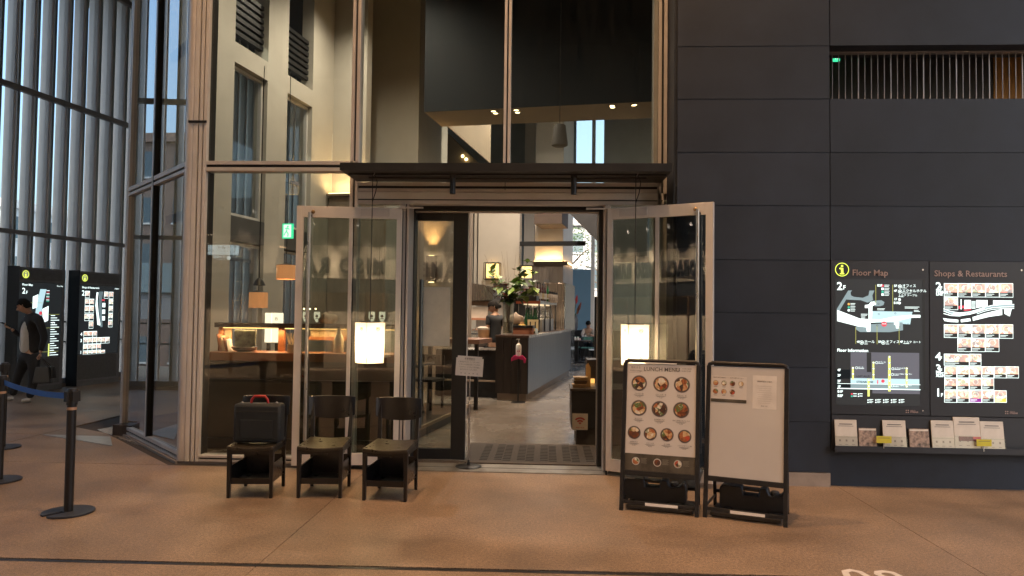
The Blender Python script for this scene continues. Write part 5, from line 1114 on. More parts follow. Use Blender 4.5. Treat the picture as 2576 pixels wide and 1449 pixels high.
slim = dict(body); slim.update({'pelvis': body['pelvis'][:3]+(.080, .07), 'waist': body['waist'][:3]+(.08, .07), 'chest': body['chest'][:3]+(.10, .09), 'sh': body['sh'][:3]+(.08, .07), 'lhip': body['lhip'][:3]+(.07,), 'rhip': body['rhip'][:3]+(.07,)})
man = skin('person', slim, trunk+arm+legs, SKIN, None, org)
tag(man, 'man in a dark jacket and white shirt walking while looking at his phone', 'person')
def infl(keys, d, body=body, shift=None, cut=None):
    out = {}
    for k in keys:
        n = list(body[k]); 
        for i in range(3, len(n)): n[i] += d
        if shift and k in shift: n[0] += shift[k][0]; n[1] += shift[k][1]; n[2] += shift[k][2]
        out[k] = tuple(n)
    return out
def lerpn(a, b, t): return tuple(a[i]+(b[i]-a[i])*t for i in range(min(len(a), len(b))))
tr = infl(['pelvis', 'lhip', 'lkn', 'lan', 'rhip', 'rkn', 'ran'], .018); tr['belt'] = lerpn(tr['pelvis'], body['waist'], .4)[:3]+(.128,); skin('trousers', tr, legs+[('pelvis', 'belt')], BLKCLOTH, man)
te = infl(['pelvis', 'waist', 'chest', 'sh'], -.004, shift={'pelvis': (-.035, -.03, .02), 'waist': (-.050, -.03, 0), 'chest': (-.045, -.02, 0), 'sh': (-.03, 0, -.02)}); skin('white_shirt', te, [('pelvis', 'waist'), ('waist', 'chest'), ('chest', 'sh')], TEE, man)
jk = infl(['waist', 'chest', 'sh', 'lsh', 'lel', 'lwr', 'rsh', 'rel', 'rwr'], .016, shift={'waist': (.022, .03, 0), 'chest': (.018, .02, 0), 'sh': (.01, .01, -.01)})
jk['hem'] = lerpn(infl(['pelvis'], .022, shift={'pelvis': (.06, .05, .03)})['pelvis'], jk['waist'], 0)
jk['lwr'] = lerpn(jk['lel'], jk['lwr'], .9)[:3]+(.040,); jk['rwr'] = lerpn(jk['rel'], jk['rwr'], .85)[:3]+(.040,)
jk['collar'] = lerpn(body['sh'], body['neck'], .75)[:3]+(.062,)
skin('jacket', jk, [('hem', 'waist'), ('waist', 'chest'), ('chest', 'sh'), ('sh', 'collar')]+arm, BLKCLOTH, man)
fd = (-.86, -.30, -.45)
head(man, mp(60, 770, -.03), fd, .105)
hand(man, mp(28, 827, .02), mp(15, 822, -.02), (0, .2, .9), .7, 1); hand(man, mp(101, 889, -.22), mp(101, 902, -.22), (-.9, -.2, 0), 1.2, -1)
for (p, q, lab) in ((mp(74, 1008, -.12), mp(52, 1013, -.18), 0), (mp(31, 1003, .10), mp(8, 1000, .02), 1)):
    p.z = max(p.z, .045); q.z = .035
    o = skin('shoe', {'h': (p.x+.03, p.y, .05, .045, .045), 'm': (*((p+q)/2), .046, .04), 't': (*q, .04, .032)}, [('h', 'm'), ('m', 't')], M('off_white_trainer', (.45, .43, .41), .6), man, sub=1)
ph = thing('smartphone', "dark phone in the walking man's raised hand", 'phone', mp(13, 815, 0)); MB().prism([(-.075, -.004), (.075, -.004), (.075, .004), (-.075, .004)], (0, .075, 0), o=(0, -.037, 0), u=(.93, 0, -.35), v=(.35, 0, .93)).build('phone_body', GASKET, ph, bevel=.002)
for (cx, cy, dy, w_, h_, rr_, lb) in ((108, 938, -.25, .30, .34, 8, "large black tote bag hanging from the man's hand"), (128, 933, -.18, .17, .24, -18, "smaller black angular bag swinging behind the man's tote")):
    p = mp(cx, cy, dy); t = thing('tote_bag', lb, 'bag', (p.x, p.y, p.z-h_/2), R(rr_), "bags in the walking man's hand")
    MB().add([(-w_*.5, -.05, 0), (w_*.5, -.05, 0), (w_*.5, .05, 0), (-w_*.5, .05, 0), (-w_*.36, -.035, h_*.8), (w_*.36, -.035, h_*.8), (w_*.36, .035, h_*.8), (-w_*.36, .035, h_*.8)], [(3, 2, 1, 0), (4, 5, 6, 7), (0, 1, 5, 4), (1, 2, 6, 5), (2, 3, 7, 6), (3, 0, 4, 7)]).build('bag_body', M('black_bag_leather', (.014, .014, .016), .4, 0, .3, 8), t, bevel=.02)
    h = mp(102, 898, -.24)-Vector(t.location); h.rotate(Matrix.Rotation(-R(rr_), 3, 'Z'))
    MB().tube([(-w_*.2, 0, h_*.78), tuple(h), (w_*.2, 0, h_*.78)], .007, 6).build('handle', MATS['black_bag_leather'], t)

# ================================================================== THE WINDOW COUNTER AND BOOTHS
WC = 8.25
def c6(cx, cy, y=WC): return atY((740+cx/1.8115)*.62891, (700+cy/1.8115)*.62891, y)
t = thing('window_counter', 'reddish wooden counter running behind the shop window', 'counter', (-3.0, WC, 0))
zt = atY(700, 888, WC).z; xl = atY(517, 897, WC).x; xr = -1.62
MB('W').box(xl, xr, WC, WC+.42, zt-.095, zt).build('counter_top', REDWOOD, t, bevel=.003)
MB('W').box(xl, xr, WC+.10, WC+.14, .0, zt-.096).build('knee_panel', BROWNW, t); MB('W').box(xl, xr, WC+.06, WC+.10, .0, .12).build('kick_board', DKWOOD, t)
MB('W').box(xl, xr, WC+.02, WC+.098, zt-.34, zt-.31).build('foot_shelf', DKWOOD, t)
zr = atY(700, 825, WC+.3).z; xr0 = atY(539, 820, WC+.3).x
MB('W').box(xr0, xr, WC+.30, WC+.40, zr, zr+.055).build('upper_rail', DKWOOD, t)
for a, b in ((548, 558), (699, 714), (872, 890)):
    MB('W').box(atY(a, 850, WC+.3).x, atY(b, 850, WC+.3).x, WC+.31, WC+.37, zt+.001, zr).build('rail_post', REDWOOD, t)
MB('W').box(xr0+.05, xr-.05, WC+.33, WC+.35, zr-.012, zr-.002).build('strip_light', EM('strip_glow', (1, .55, .18), 3), t)
lamp('strip_area', 'AREA', ((xr0+xr)/2, WC+.25, zr-.02), 24, (1, .6, .28), t, None, xr-xr0-.2, size_y=.06)
x0, x1 = atY(780, 850, WC+.38).x, atY(872, 850, WC+.38).x
for k in range(4): MB('W').box(x0+(x1-x0)*k/4+.002, x0+(x1-x0)*(k+1)/4-.002, WC+.385, WC+.40, zt+.18, zr).build('slat_panel_board', PALEWD, t)
MB('W').box(x0-.02, x1+.05, WC+.36, WC+.40, zt+.14, zt+.18).build('back_shelf', REDWOOD, t)
for a, b in ((562, 582),): MB('W').box(atY(a, 850, WC+.38).x, atY(b, 850, WC+.38).x, WC+.385, WC+.40, zt+.09, zr).build('slat_panel_board', PALEWD, t)
def onc(px, y=WC+.15): return (atY(px, 886, y).x, y, zt+.001)
t = thing('menu_holder', 'wooden holder of menu cards at the left end of the window counter', 'menu holder', onc(560))
for k, (cc, dx) in enumerate(((REDWOOD, -.05), (PALEWD, -.01), (REDWOOD, .03), (PAPER, .06))): MB().prism([(dx-.03, .20-.02*k), (dx-.022, .20-.02*k), (dx+.012, 0), (dx+.004, 0)], (0, .14, 0)).build('menu_card', cc, t)
t = thing('serving_tray_picture', 'leaning framed menu picture of a dish on a dark bowl', 'picture', onc(615))
MB().prism([(-.14, .03), (.10, .03), (.10, .25), (-.16, .25)], (0, .02, 0), o=(0, .05, 0), u=(1, 0, 0), v=(0, .1, 1)).build('picture_board', M('menu_picture', (.16, .17, .12), .4, 0, .9, 14), t)
MB().lathe([(.06, 0), (.12, .015), (.15, .055), (.145, .06), (.10, .03)], n=24).build('bowl', M('dark_bowl', (.06, .035, .025), .3), t, smooth=True)
t = thing('chopstick_pot', 'white pot full of pale wooden chopsticks on the window counter', 'pot', onc(735, WC+.12))
MB().lathe([(.055, 0), (.06, .02), (.058, .095), (.05, .095), (.05, .03)], n=20).build('pot', M('cream_ceramic', (.55, .47, .36), .35), t, smooth=True)
for k in range(18):
    a = k*2.4; MB().tube([(.03*math.cos(a), .03*math.sin(a), .03), (.03*math.cos(a)+.035*math.cos(a*1.3)-.012, .03*math.sin(a)+.02*math.sin(a), .17+.07*((k*37) % 10)/10)], .0038, 5).build('chopstick', M('bamboo', (.62, .50, .33), .6), t)
t = thing('white_bottle', 'tall white bottle at the lit end of the window counter', 'bottle', onc(852, WC+.2))
MB().lathe([(.052, 0), (.058, .02), (.056, .16), (.03, .22), (.02, .26), (.022, .285)], n=20).build('bottle_body', M('cream_ceramic', (.55, .47, .36), .35), t, smooth=True)
MB().lathe([(.023, .285), (.023, .30)], n=12).build('bottle_cap', DKWOOD, t)
t = thing('wood_block_menu', 'upright wooden menu board by the white bottle', 'menu board', onc(838, WC+.22)); MB().box(-.02, .04, -.01, .01, 0, .14).build('menu_board', PALEWD, t)
# glowing crest badges standing in for reflections in the glass; nets and bundles
def crest(px, py, y, lb):
    p = atY(px, py, y); t = thing('reflected_badge', lb, 'badge sign', (p.x, p.y, p.z-.06), 0, 'crest shaped lit badges')
    MB().prism([(-.035, .12), (.035, .12), (.037, .05), (.022, .015), (0, -.008), (-.022, .015), (-.037, .05)], (0, .01, 0)).build('badge_face', EM('badge_lit', (1, .88, .68), 1.15), t)
    MB().prism([(-.02, .065), (0, .09), (.02, .065), (0, .05)], (0, .002, 0), o=(0, -.003, 0)).build('badge_mark', M('badge_brown', (.2, .12, .08), .6), t); MB().box(-.018, .018, -.003, -.001, .036, .044).build('badge_mark', MATS['badge_brown'], t)
    MB().tube([(0, .015, -.008), (0, .015, -.10)], .006, 6).build('badge_stem', STEEL, t)
for k, (px, py) in enumerate(((769, 797), (797, 797), (935, 797), (961, 797))): crest(px, py, WC+.34, ['crest badge on the wooden rail, first from the left door edge', 'crest badge on the wooden rail, beside the wrapped bundle', 'crest badge directly behind the paper lantern cord', 'crest badge just right of the paper lantern cord'][k])
t = thing('wrapped_bundle', 'netted pale bundle lying on the wooden rail', 'bundle', (atY(825, 810, WC+.34).x, WC+.34, zr+.056))
m = MB().ball((0, 0, .055), .12, 14, 8, (1, .5, .62))
for v in m.v: v *= 1+.1*math.sin(v.x*40+v.z*30); v.z = max(v.z, 0)
m.build('net_cover', M('pale_net', (.30, .24, .18), .7, 0, .3, 30), t, smooth=True)
for k in range(3):
    p = atY(765+k*14.5, 777, WC+.55); t = thing('small_bulb', ['small bare bulb above the rail, by the door stile', 'small bare bulb above the rail, in the middle of three', 'small bare bulb above the rail, nearest the wrapped bundle'][k], 'bulb', p, 0, 'small bare bulbs above the rail')
    MB().ball((0, 0, 0), .012, 10, 8).build('bulb_glass', EM('spot_glow', (1, .72, .36), 9), t); MB().tube([(0, 0, .01), (0, 0, .035)], .006, 8).build('bulb_cap', BLACK, t)
# drum lamps, standing lanterns, exit sign
for px, py, y, lb, r_ in ((650, 755, 10.3, 'orange drum pendant lamp behind the window, hanging low', .13), (720, 685, 11.2, 'pinkish drum pendant lamp near the left windows', .15)):
    p = atY(px, py, y); t = thing('drum_lamp', lb, 'pendant lamp', p, 0, 'drum lamps in the booths')
    MB().lathe([(r_, -.11), (r_, .11)], n=28, cap=False).build('lamp_shade', EM('drum_glow', (1, .42, .16), .42), t); MB().tube([(0, 0, .1), (0, 0, 3.2)], .006, 6).build('cord', GASKET, t); MB().lathe([(.02, .08), (.02, .14), (r_, .11)], n=20).build('lamp_holder', DARKMET, t)
    lamp('drum_light', 'POINT', p, 10, WARM, t, None, .08)
p = atY(652, 718, 9.7)
t = thing('dome_lamp', 'small dark dome pendant with a warm underside', 'pendant lamp', p); MB().lathe([(.02, .10), (.05, .07), (.085, 0), (.078, 0), (.04, .06)], n=20, cap=False).build('lamp_shade', BLACK, t, smooth=True); MB().lathe([(.002, .008), (.06, .008)], n=16, cap=False).build('lamp_disc', EM('spot_glow', (1, .72, .36), 9), t); MB().tube([(0, 0, .1), (0, 0, 3)], .005, 6).build('cord', GASKET, t)
lamp('dome_light', 'SPOT', p-Vector((0, 0, .03)), 25, WARM, t, None, .05, 100)
for k, (a, b) in enumerate(((667, 681), (685, 705))):
    y = 9.25; p0, p1 = atY(a, 787, y), atY(b, 838, y); t = thing('standing_lantern', ['narrow lit white lantern panel behind the wooden rail', 'wider lit white lantern panel with a small mark, behind the rail'][k], 'lantern', ((p0.x+p1.x)/2, y, p1.z-.3), 0, 'lit lantern panels in the booth')
    h_ = p0.z-p1.z; w_ = p1.x-p0.x
    MB().box(-w_/2, w_/2, 0, .10, .3-.12, .3+h_).build('paper_panel', EM('panel_lit', (1, .86, .62), 1.5), t); MB().box(-.02, .02, .02, .06, -.35, .17).build('stem', BLACK, t)
    if k: sh = Sheet(t, (p0.x, y-.002, p0.z), (1, 0, 0), (0, 0, 1)); sh.text('呑', w_/2, .08, .05, M('brush_ink', (.10, .04, .02), .7), 'CENTER')
p = atY(723, 581, 9.6)
t = thing('exit_sign', 'green lit running man exit sign hanging behind the left window', 'exit sign', (p.x, p.y, p.z-.1), R(-8))
MB().box(-.075, .075, 0, .03, 0, .20).build('sign_box', EM('exit_green', (.05, .75, .35), 1.3), t)
ew = EM('exit_white', (.9, 1, .95), 1.2)
MB().box(-.055, .055, -.003, -.001, .015, .185).build('pictogram', ew, t)
eg = EM('exit_green', (.05, .75, .35), 1.3); m = MB().ball((.008, -.006, .158), .012, 8, 6, (1, .2, 1)); 
for p_, q_ in (((.0, .145), (-.01, .095)), ((-.01, .095), (.015, .06)), ((.015, .06), (.008, .025)), ((-.01, .095), (-.035, .065)), ((-.035, .065), (-.045, .04)), ((.0, .14), (.03, .12)), ((0, .14), (-.03, .13))): m.bar((p_[0], -.005, p_[1]), (q_[0], -.005, q_[1]), .012, .002, (0, 1, 0))
m.build('running_figure', eg, t); MB().tube([(0, .015, .2), (0, .015, .9)], .006, 6).build('hanger', STEEL, t)
# table and chairs in the booth area behind the sliding door
def dchair(b, a, rz, lb, seatm, grp, z=0.0):
    p = I(b, a, z); t = thing('dining_chair', lb, 'chair', p, rz, grp)
    MB().box(-.21, .21, -.21, .21, .42, .46).build('seat', seatm, t, bevel=.01)
    for sx in (-1, 1):
        for sy in (-1, 1): MB().box(sx*.18-.016, sx*.18+.016, sy*.18-.016, sy*.18+.016, 0, .42 if sy < 0 else .80).build('leg', CHAIRW, t)
    MB().prism([(-.21, 0), (-.1, .03), (.1, .03), (.21, 0), (.21, -.02), (.1, .01), (-.1, .01), (-.21, -.02)], (0, 0, .17), o=(0, .18, .64), u=(1, 0, 0), v=(0, 1, 0)).build('backrest', CHAIRW if seatm is BLKFAB else seatm, t)
    return t
G1 = 'dark dining chairs in the window booths'
def dtable(b, a, w_, d_, lb, grp, z=0.0, ped=True):
    t = thing('dining_table', lb, 'table', I(b, a, z), -RI, grp)
    MB().box(-w_/2, w_/2, -d_/2, d_/2, .70, .735).build('table_top', M('dark_table_top', (.05, .042, .038), .25), t, bevel=.004)
    MB().box(-.06, .06, -.06, .06, .03, .70).build('pedestal', BLACK, t); MB().box(-.27, .27, -.27, .27, 0, .03).build('foot_plate', BLACK, t); return t
dtable(-3.7, 10.0, .75, .75, 'dark square table seen through the sliding door', 'dark dining tables', .13)
dchair(-3.75, 9.3, R(170), 'dark dining chair, its back to the sliding door', BLKFAB, G1, .13); dchair(-3.55, 10.7, R(-20), 'dark dining chair on the far side of the booth table', BLKFAB, G1, .13); dchair(-4.6, 9.6, R(100), 'dark dining chair deep in the window booth', BLKFAB, G1, .13)
for k in range(4):
    t = thing('bar_stool', ['dark bar stool at the left end of the window counter', 'dark bar stool below the leaning menu picture', 'dark bar stool below the chopstick pot', 'dark bar stool below the white bottle'][k], 'stool', (-3.3+k*.48, WC+.75, .12), 0, 'dark stools behind the window counter')
    MB().lathe([(.16, .62), (.17, .65), (.15, .67)], n=18).build('seat', BLKFAB, t, smooth=True)
    for sx in (-1, 1):
        for sy in (-1, 1): MB().bar((sx*.16, sy*.16, 0), (sx*.11, sy*.11, .62), .025, .025).build('leg', CHAIRW, t)
# wall lamp seen through the sliding door
p = I(-4.35, 14.6, 0); pp = atAw(1083, 676, 14.45)
iw('sconce_wall', -5.55, -3.95, 14.6, 14.8, 0, 3.7, GREYWD, 'greyed boarded wall carrying the sconce left of the bar', kind='structure')
t = thing('wall_sconce', 'grey up and down wall lamp seen through the sliding door', 'wall lamp', (pp.x, pp.y, pp.z), -RI)
MB().box(-.10, .10, 0, .12, -.27, .27).build('lamp_body', M('taupe_metal', (.12, .09, .07), .5), t); MB().box(-.05, .05, .02, .10, .272, .28).build('lamp_disc', EM('spot_glow', (1, .72, .36), 9), t); MB().box(-.05, .05, .02, .10, -.28, -.272).build('lamp_disc', MATS['spot_glow'], t)
lamp('up_light', 'SPOT', pp+Vector((0, .0, .32)), 130, (1, .55, .2), t, pp+Vector((.02, .12, 1.5)), .03, 70, .9); lamp('down_light', 'SPOT', pp-Vector((0, .0, .32)), 110, (1, .55, .2), t, pp-Vector((-.02, -.12, 1.5)), .03, 70, .9)

# ================================================================== THE BAR
bar = thing('bar_counter', 'long dark boarded bar counter with a steel top edge', 'bar counter', I(-2.72, 16.2, 0), -RI)
CB = M('bar_blue_black_board', (.026, .033, .045), .28, .1, .10, 1.5, .0, 60, rvar=.02, stretch=(1, 1, .15))
MB('I').box(-3.03, -2.44, 13.11, 19.27, .13, 1.15).build('core', DKWOOD, bar)
nb = 30
for k in range(nb): a0 = 13.10+k*6.17/nb; MB('I').box(-2.438, -2.42, a0+.003, a0+6.17/nb-.003, .135, 1.148).build('front_board', CB, bar)
for k in range(4): MB('I').box(-3.03+k*.15+.002, -3.03+(k+1)*.15-.002, 13.092, 13.108, .135, 1.148).build('end_board', DKWOOD, bar)
MB('I').box(-3.0, -2.46, 13.14, 19.25, 0, .13).build('kick_plate', M('tan_kick', (.22, .17, .13), .6), bar)
MB('I').box(-3.04, -2.41, 13.08, 19.3, 1.15, 1.19).build('top', M('bar_top', (.07, .04, .03), .3), bar); MB('I').box(-2.409, -2.40, 13.08, 19.3, 1.145, 1.195).build('edge_strip', STEEL, bar)
T_ = 1.191
def bitem(px, a): return atAw(px, 820, a)
def on_bar(px, a, z=T_): p = bitem(px, a); p.z = z; return p
# vase with branches
vp_ = on_bar(1278, 13.42); t = thing('glass_vase', 'tall clear glass cylinder vase on the near end of the bar', 'vase', vp_)
m = MB().lathe([(.095, 0), (.10, .005), (.108, .64), (.101, .64), (.094, .03), (.001, .03)], n=28); m.build('vase_wall', GLASS('vase_glass', (.88, .90, .88), boost=3.5), t, smooth=True)
MB().lathe([(.001, .03), (.092, .031), (.095, .24), (.001, .24)], n=24).build('water', GLASS('vase_water', (.70, .66, .58), boost=1.2), t, smooth=True)
br = thing('branch_arrangement', 'tall arrangement of leafy branches and bare twigs in the glass vase', 'plant', vp_+Vector((0, 0, .04)))
LEAFM = M('leaf_green', (.19, .29, .06), .45, 0, .5, 5); LEAFD = M('leaf_dark_green', (.055, .10, .035), .45, 0, .5, 5); LEAFR = M('leaf_red', (.24, .06, .035), .5, 0, .4, 5); TWIG = M('twig_brown', (.10, .06, .035), .7)
leaf_pts = [(0, 0), (.25, .16), (.22, .34), (.48, .42), (.28, .56), (.22, .72), (.08, .78), (0, 1), (-.08, .78), (-.22, .72), (-.28, .56), (-.48, .42), (-.22, .34), (-.25, .16)]
def leafmesh(mat, sc, nm): 
    me = bpy.data.meshes.new(nm); vs = [(x*sc, .10*sc*(abs(x)*1.5), y*sc) for x, y in leaf_pts]; vs = [(x, y-.15*sc*(z/sc)**2, z) for x, y, z in vs]; me.from_pydata(vs, [], [(0, i, i+1) for i in range(1, len(vs)-1)]); me.materials.append(mat); return me
rnd = random.Random(3)
def gp_(px, py, da=0): q = atAw(px, py, 13.42+da); return q
tops = [(1228, 668, 0), (1247, 700, .1), (1330, 650, 0), (1342, 690, .15), (1310, 700, -.1), (1290, 715, .1), (1265, 715, -.1), (1350, 715, .1), (1308, 672, .05), (1334, 730, 0)]
LM = {m_.name: leafmesh(m_, .16, 'leaf') for m_ in (LEAFM, LEAFD, LEAFR)}
base_ = vp_+Vector((0, 0, .06))
for k, (px, py, da) in enumerate(tops):
    e = gp_(px, py, da); mid = base_*.5+e*.5 + Vector(((e.x-base_.x)*-.18, 0, .08)); neck = vp_+Vector(((e.x-vp_.x)*.10, (e.y-vp_.y)*.1, .64))
    pts = [base_, neck, mid*.4+neck*.6+Vector((0, 0, 0)), (mid+e)/2, e]; MB('W').tube(pts, [.006, .006, .005, .004, .002], 6).build('branch', TWIG, br)
    for q in range(17):
        u = .30+.70*q/16; i = min(int(u*4), 3); f = u*4-i; p = pts[i]+(pts[i+1]-pts[i])*f
        p = p + Vector((rnd.uniform(-.09, .09), rnd.uniform(-.07, .07), rnd.uniform(-.04, .07)))
        if p.z < vp_.z+.66: continue
        mt = LEAFM if rnd.random() < .5 else LEAFD
        if 1240 < px < 1270 and rnd.random() < .35: mt = LEAFR
        o = link('leaf', LM[mt.name], br); s_ = rnd.uniform(.7, 1.45)
        o.matrix_basis = lmat(br).inverted() @ Matrix.LocRotScale(p, Matrix.Rotation(rnd.uniform(0, 6.3), 3, 'Z') @ Matrix.Rotation(rnd.uniform(.5, 2.4), 3, 'X'), Vector((s_, s_, s_)))
for px, py, bx in ((1219, 640, 1), (1262, 632, 1), (1268, 650, 1), (1298, 640, 1), (1275, 632, 1), (1312, 662, 0), (1205, 700, 0), (1214, 712, 1), (1236, 652, 1)):
    e = gp_(px, py); pts = [base_, vp_+Vector(((e.x-vp_.x)*.12, 0, .64)), vp_*.45+e*.55+Vector((.02, 0, .15)), e]; MB('W').tube(pts, [.004, .004, .003, .0015], 5).build('twig', TWIG, br)
    MB('W').tube([pts[2], pts[2]+Vector((.05*(1 if px > 1260 else -1), .02, .13))], [.0025, .0012], 5).build('twig', TWIG, br)
lamp('vase_fill_spot', 'SPOT', I(-2.9, 12.98, 5.25), 700, (1, .84, .62), bk, vp_+Vector((0, 0, .7)), .04, 38, .7)  # added lamp without a fixture, brightens the branches
# hand sanitiser on its stand
sp_ = atZ(1303, 1012); t = thing('sanitiser_stand', 'slim black floor stand in front of the bar end', 'stand', (sp_.x, sp_.y, 0))
MB().lathe([(.13, 0), (.13, .01), (.02, .02)], n=24).build('base', BLACK, t); MB().lathe([(.013, .02), (.013, .82)], n=10).build('pole', BLACK, t); MB().lathe([(.06, .82), (.06, .832)], n=20).build('tray', BLACK, t)
t = thing('sanitiser_bottle', 'white pump bottle on a stand in front of the bar', 'pump bottle', (sp_.x, sp_.y, .833))
MB().lathe([(.048, 0), (.05, .01), (.05, .17), (.042, .20), (.018, .215), (.018, .235)], n=20).build('bottle_body', WHITEP, t, smooth=True); MB().lathe([(.008, .235), (.008, .29)], n=8).build('pump_stem', WHITEP, t); MB().prism([(-.05, .285), (.02, .285), (.02, .305), (-.035, .305), (-.055, .275)], (0, .02, 0), o=(0, -.01, 0)).build('pump_head', WHITEP, t)
sh = Sheet(t, (sp_.x-.03, sp_.y-.051, .833+.13), (1, 0, 0), (0, 0, 1)); sh.text('手ピカジェル', .03, .01, .013, INK, 'CENTER', .03); sh.rect(.005, .035, .022, .02, M('pink_print', (.55, .12, .2), .6)); sh.rect(.035, .03, .02, .03, M('pink_print', (.55, .12, .2), .6)); sh.flush()
t = thing('pink_ribbon', 'magenta ribbon tied round the foot of the pump bottle', 'ribbon', (sp_.x, sp_.y-.02, .76)); PINK = M('magenta_cloth', (.42, .015, .10), .7)
MB().prism([(-.13, .03), (-.06, .09), (0, .06), (.07, .09), (.14, .02), (.13, -.05), (.10, -.06), (.09, .0), (.0, .02), (-.09, -.01), (-.13, -.03)], (0, .05, 0), o=(0, -.06, 0)).build('ribbon_cloth', PINK, t, bevel=.008)
# rack on the bar
RB0, RB1, RA0, RA1, RZ = -3.10, -2.61, 15.4, 17.85, 1.85
t = thing('bottle_rack', 'open black metal rack with a red front rail standing on the bar', 'rack', I(-2.85, 16.6, T_), -RI)
for a in (15.42, 16.2, 17.0, 17.83): MB('I').box(RB1-.03, RB1, a-.015, a+.015, T_, RZ-.05).build('post', BLACK, t); MB('I').box(RB0, RB0+.03, a-.015, a+.015, T_, RZ-.05).build('post', BLACK, t)
MB('I').box(-2.88, -2.86, 15.405, 15.43, T_, RZ-.05).build('post', BLACK, t)
MB('I').box(RB0-.02, RB1+.012, RA0-.02, RA0, RZ-.05, RZ+.01).build('front_rail', M('red_wood_rail', (.28, .07, .03), .45), t); MB('I').box(RB0, RB1, RA0, RA1, RZ-.045, RZ).build('top_shelf', STEEL, t); MB('I').box(RB1+.001, RB1+.015, RA0, RA1, RZ-.05, RZ+.012).build('side_rail', STEEL, t)
MB('I').box(RB0+.05, RB1-.04, 16.0, 17.7, T_+.001, T_+.28).build('inner_cabinet', M('grey_inner', (.30, .29, .28), .5), t)
MB('I').box(RB0+.1, RB1-.1, 15.5, 17.7, RZ-.07, RZ-.05).build('glowing_hanger', EM('rack_glow', (1, .75, .45), 1.0), t)  # hanger bar made to glow inside the rack
lamp('rack_light', 'AREA', I(-2.85, 16.6, RZ-.09), 14, (1, .78, .5), t, None, .3, size_y=1.8)
# wine glasses hanging under it
wg = GLASS('wine_glass', (.93, .93, .92), boost=2.2)
wgp = MB().lathe([(.032, 0), (.033, -.004), (.004, -.012), (.004, -.075), (.030, -.10), (.038, -.135), (.030, -.185)], n=14, cap=False).mesh('wine_glass', wg, None, True)
k = 0
for b in (-2.72, -2.86):
    for a in (15.7, 15.95, 16.4, 16.65, 16.85, 17.2, 17.45):
        for lvl in (0, .22):
            k += 1; o = link('wine_glass', wgp, None, I(b, a, RZ-.075-lvl)); tag(o, 'upside down wine glass hanging in the bar rack', 'wine glass', 'wine glasses hanging in the bar rack')
def bottle(px, a, z, h, r, mat, lb, grp, label_m=None, capm=None):
    p = on_bar(px, a, z); t = thing('bottle', lb, 'bottle', p, 0, grp)
    MB().lathe([(r*.95, 0), (r, .01), (r, h*.55), (r*.8, h*.66), (r*.34, h*.80), (r*.32, h*.97)], n=16).build('bottle_body', mat, t, smooth=True)
    if label_m: MB().lathe([(r*1.02, h*.12), (r*1.02, h*.45)], n=16, cap=False).build('bottle_label', label_m, t, smooth=True)
    MB().lathe([(r*.38, h*.93), (r*.38, h)], n=10).build('cap', capm or BLACK, t)
BRB = M('brown_bottle_glass', (.07, .02, .012), .12, 0, .2, 4, spec=.8); GRB = M('green_bottle_glass', (.015, .12, .03), .12, 0, .2, 4, spec=.8); DGB = M('dark_green_bottle_glass', (.012, .05, .02), .12, 0, .2, 4, spec=.8)
LBL = M('cream_bottle_label', (.45, .36, .20), .6); LBW = M('white_bottle_label', (.55, .52, .48), .6)
GB = 'tall bottles on top of the bar rack'
for k, (px, mt, lb_) in enumerate(((1351, BRB, LBL), (1358, BRB, LBW), (1364, BRB, LBL), (1370, BRB, LBW), (1377, GRB, LBL))): bottle(px, 15.8+.32*k, RZ+.025, .40, .042, mt, ['brown bottle nearest the register, cream label', 'brown bottle second in the row on the rack', 'brown bottle with cream label in the middle of the rack row', 'brown bottle next to the bright green bottle', 'bright green bottle at the far end of the rack row'][k], GB, lb_)
t = thing('bottle_tray', 'grey tray edge under the bottles on the rack', 'tray', I(-2.75, 16.6, RZ+.001), -RI); MB('I').box(-2.9, -2.62, 15.6, 17.4, RZ+.001, RZ+.02).build('tray_base', STEEL, t)
MB('I').tube([I(0, 0), I(0, .001)], .001, 3) ; 
t = thing('wire_guard', 'thin white wire guard along the top of the bar rack', 'wire guard', I(-2.6, 16.6, RZ+.013), -RI); MB('I').box(-2.606, -2.598, 15.45, 17.8, RZ+.085, RZ+.093).build('wire_rail', M('white_wire', (.6, .58, .55), .4), t)
for a in (15.45, 16.2, 17.0, 17.8): MB('I').box(-2.606, -2.598, a-.004, a+.004, RZ+.013, RZ+.085).build('wire_post', MATS['white_wire'], t)
for k in range(4):
    p = on_bar(1383+k*5, 16.7+.25*k, RZ+.002); t = thing('lidded_jar', ['clear jar with dark lid beside the green bottle', 'second clear dark lidded jar on the rack', 'third clear dark lidded jar on the rack', 'clear dark lidded jar at the end of the rack'][k], 'jar', p, 0, 'dark lidded jars on the rack')
    MB().lathe([(.035, 0), (.04, .01), (.04, .17), (.03, .20)], n=14).build('jar_glass', M('pale_jar', (.42, .34, .27), .2, 0, .4, 14), t, smooth=True); MB().lathe([(.034, .20), (.034, .25)], n=12).build('lid', BLACK, t)
for k, (px, r_, h_) in enumerate(((1319, .10, .26), (1336, .085, .30), (1311, .06, .2))):
    p = on_bar(px, 15.95+.3*k, RZ+.002); t = thing('preserving_jar', ['squat glass preserving jar behind the register', 'tall glass preserving jar with red lid on the rack', 'small glass jar at the left end of the rack'][k], 'jar', p, 0, 'big glass jars on the rack')
    MB().lathe([(r_*.9, 0), (r_, .02), (r_, h_*.8), (r_*.7, h_)], n=18).build('jar_glass', GLASS('jar_glass_%d' % k, (.72, .64, .58), boost=2.5), t, smooth=True); MB().lathe([(r_*.72, h_), (r_*.72, h_+.03)], n=16).build('lid', M('red_lid', (.28, .03, .03), .4), t); MB().lathe([(.001, .01), (r_*.8, .01), (r_*.8, h_*.5), (.001, h_*.5)], n=14).build('jar_content', M('jar_fruit', (.35, .20, .13), .6, 0, .5, 20), t)
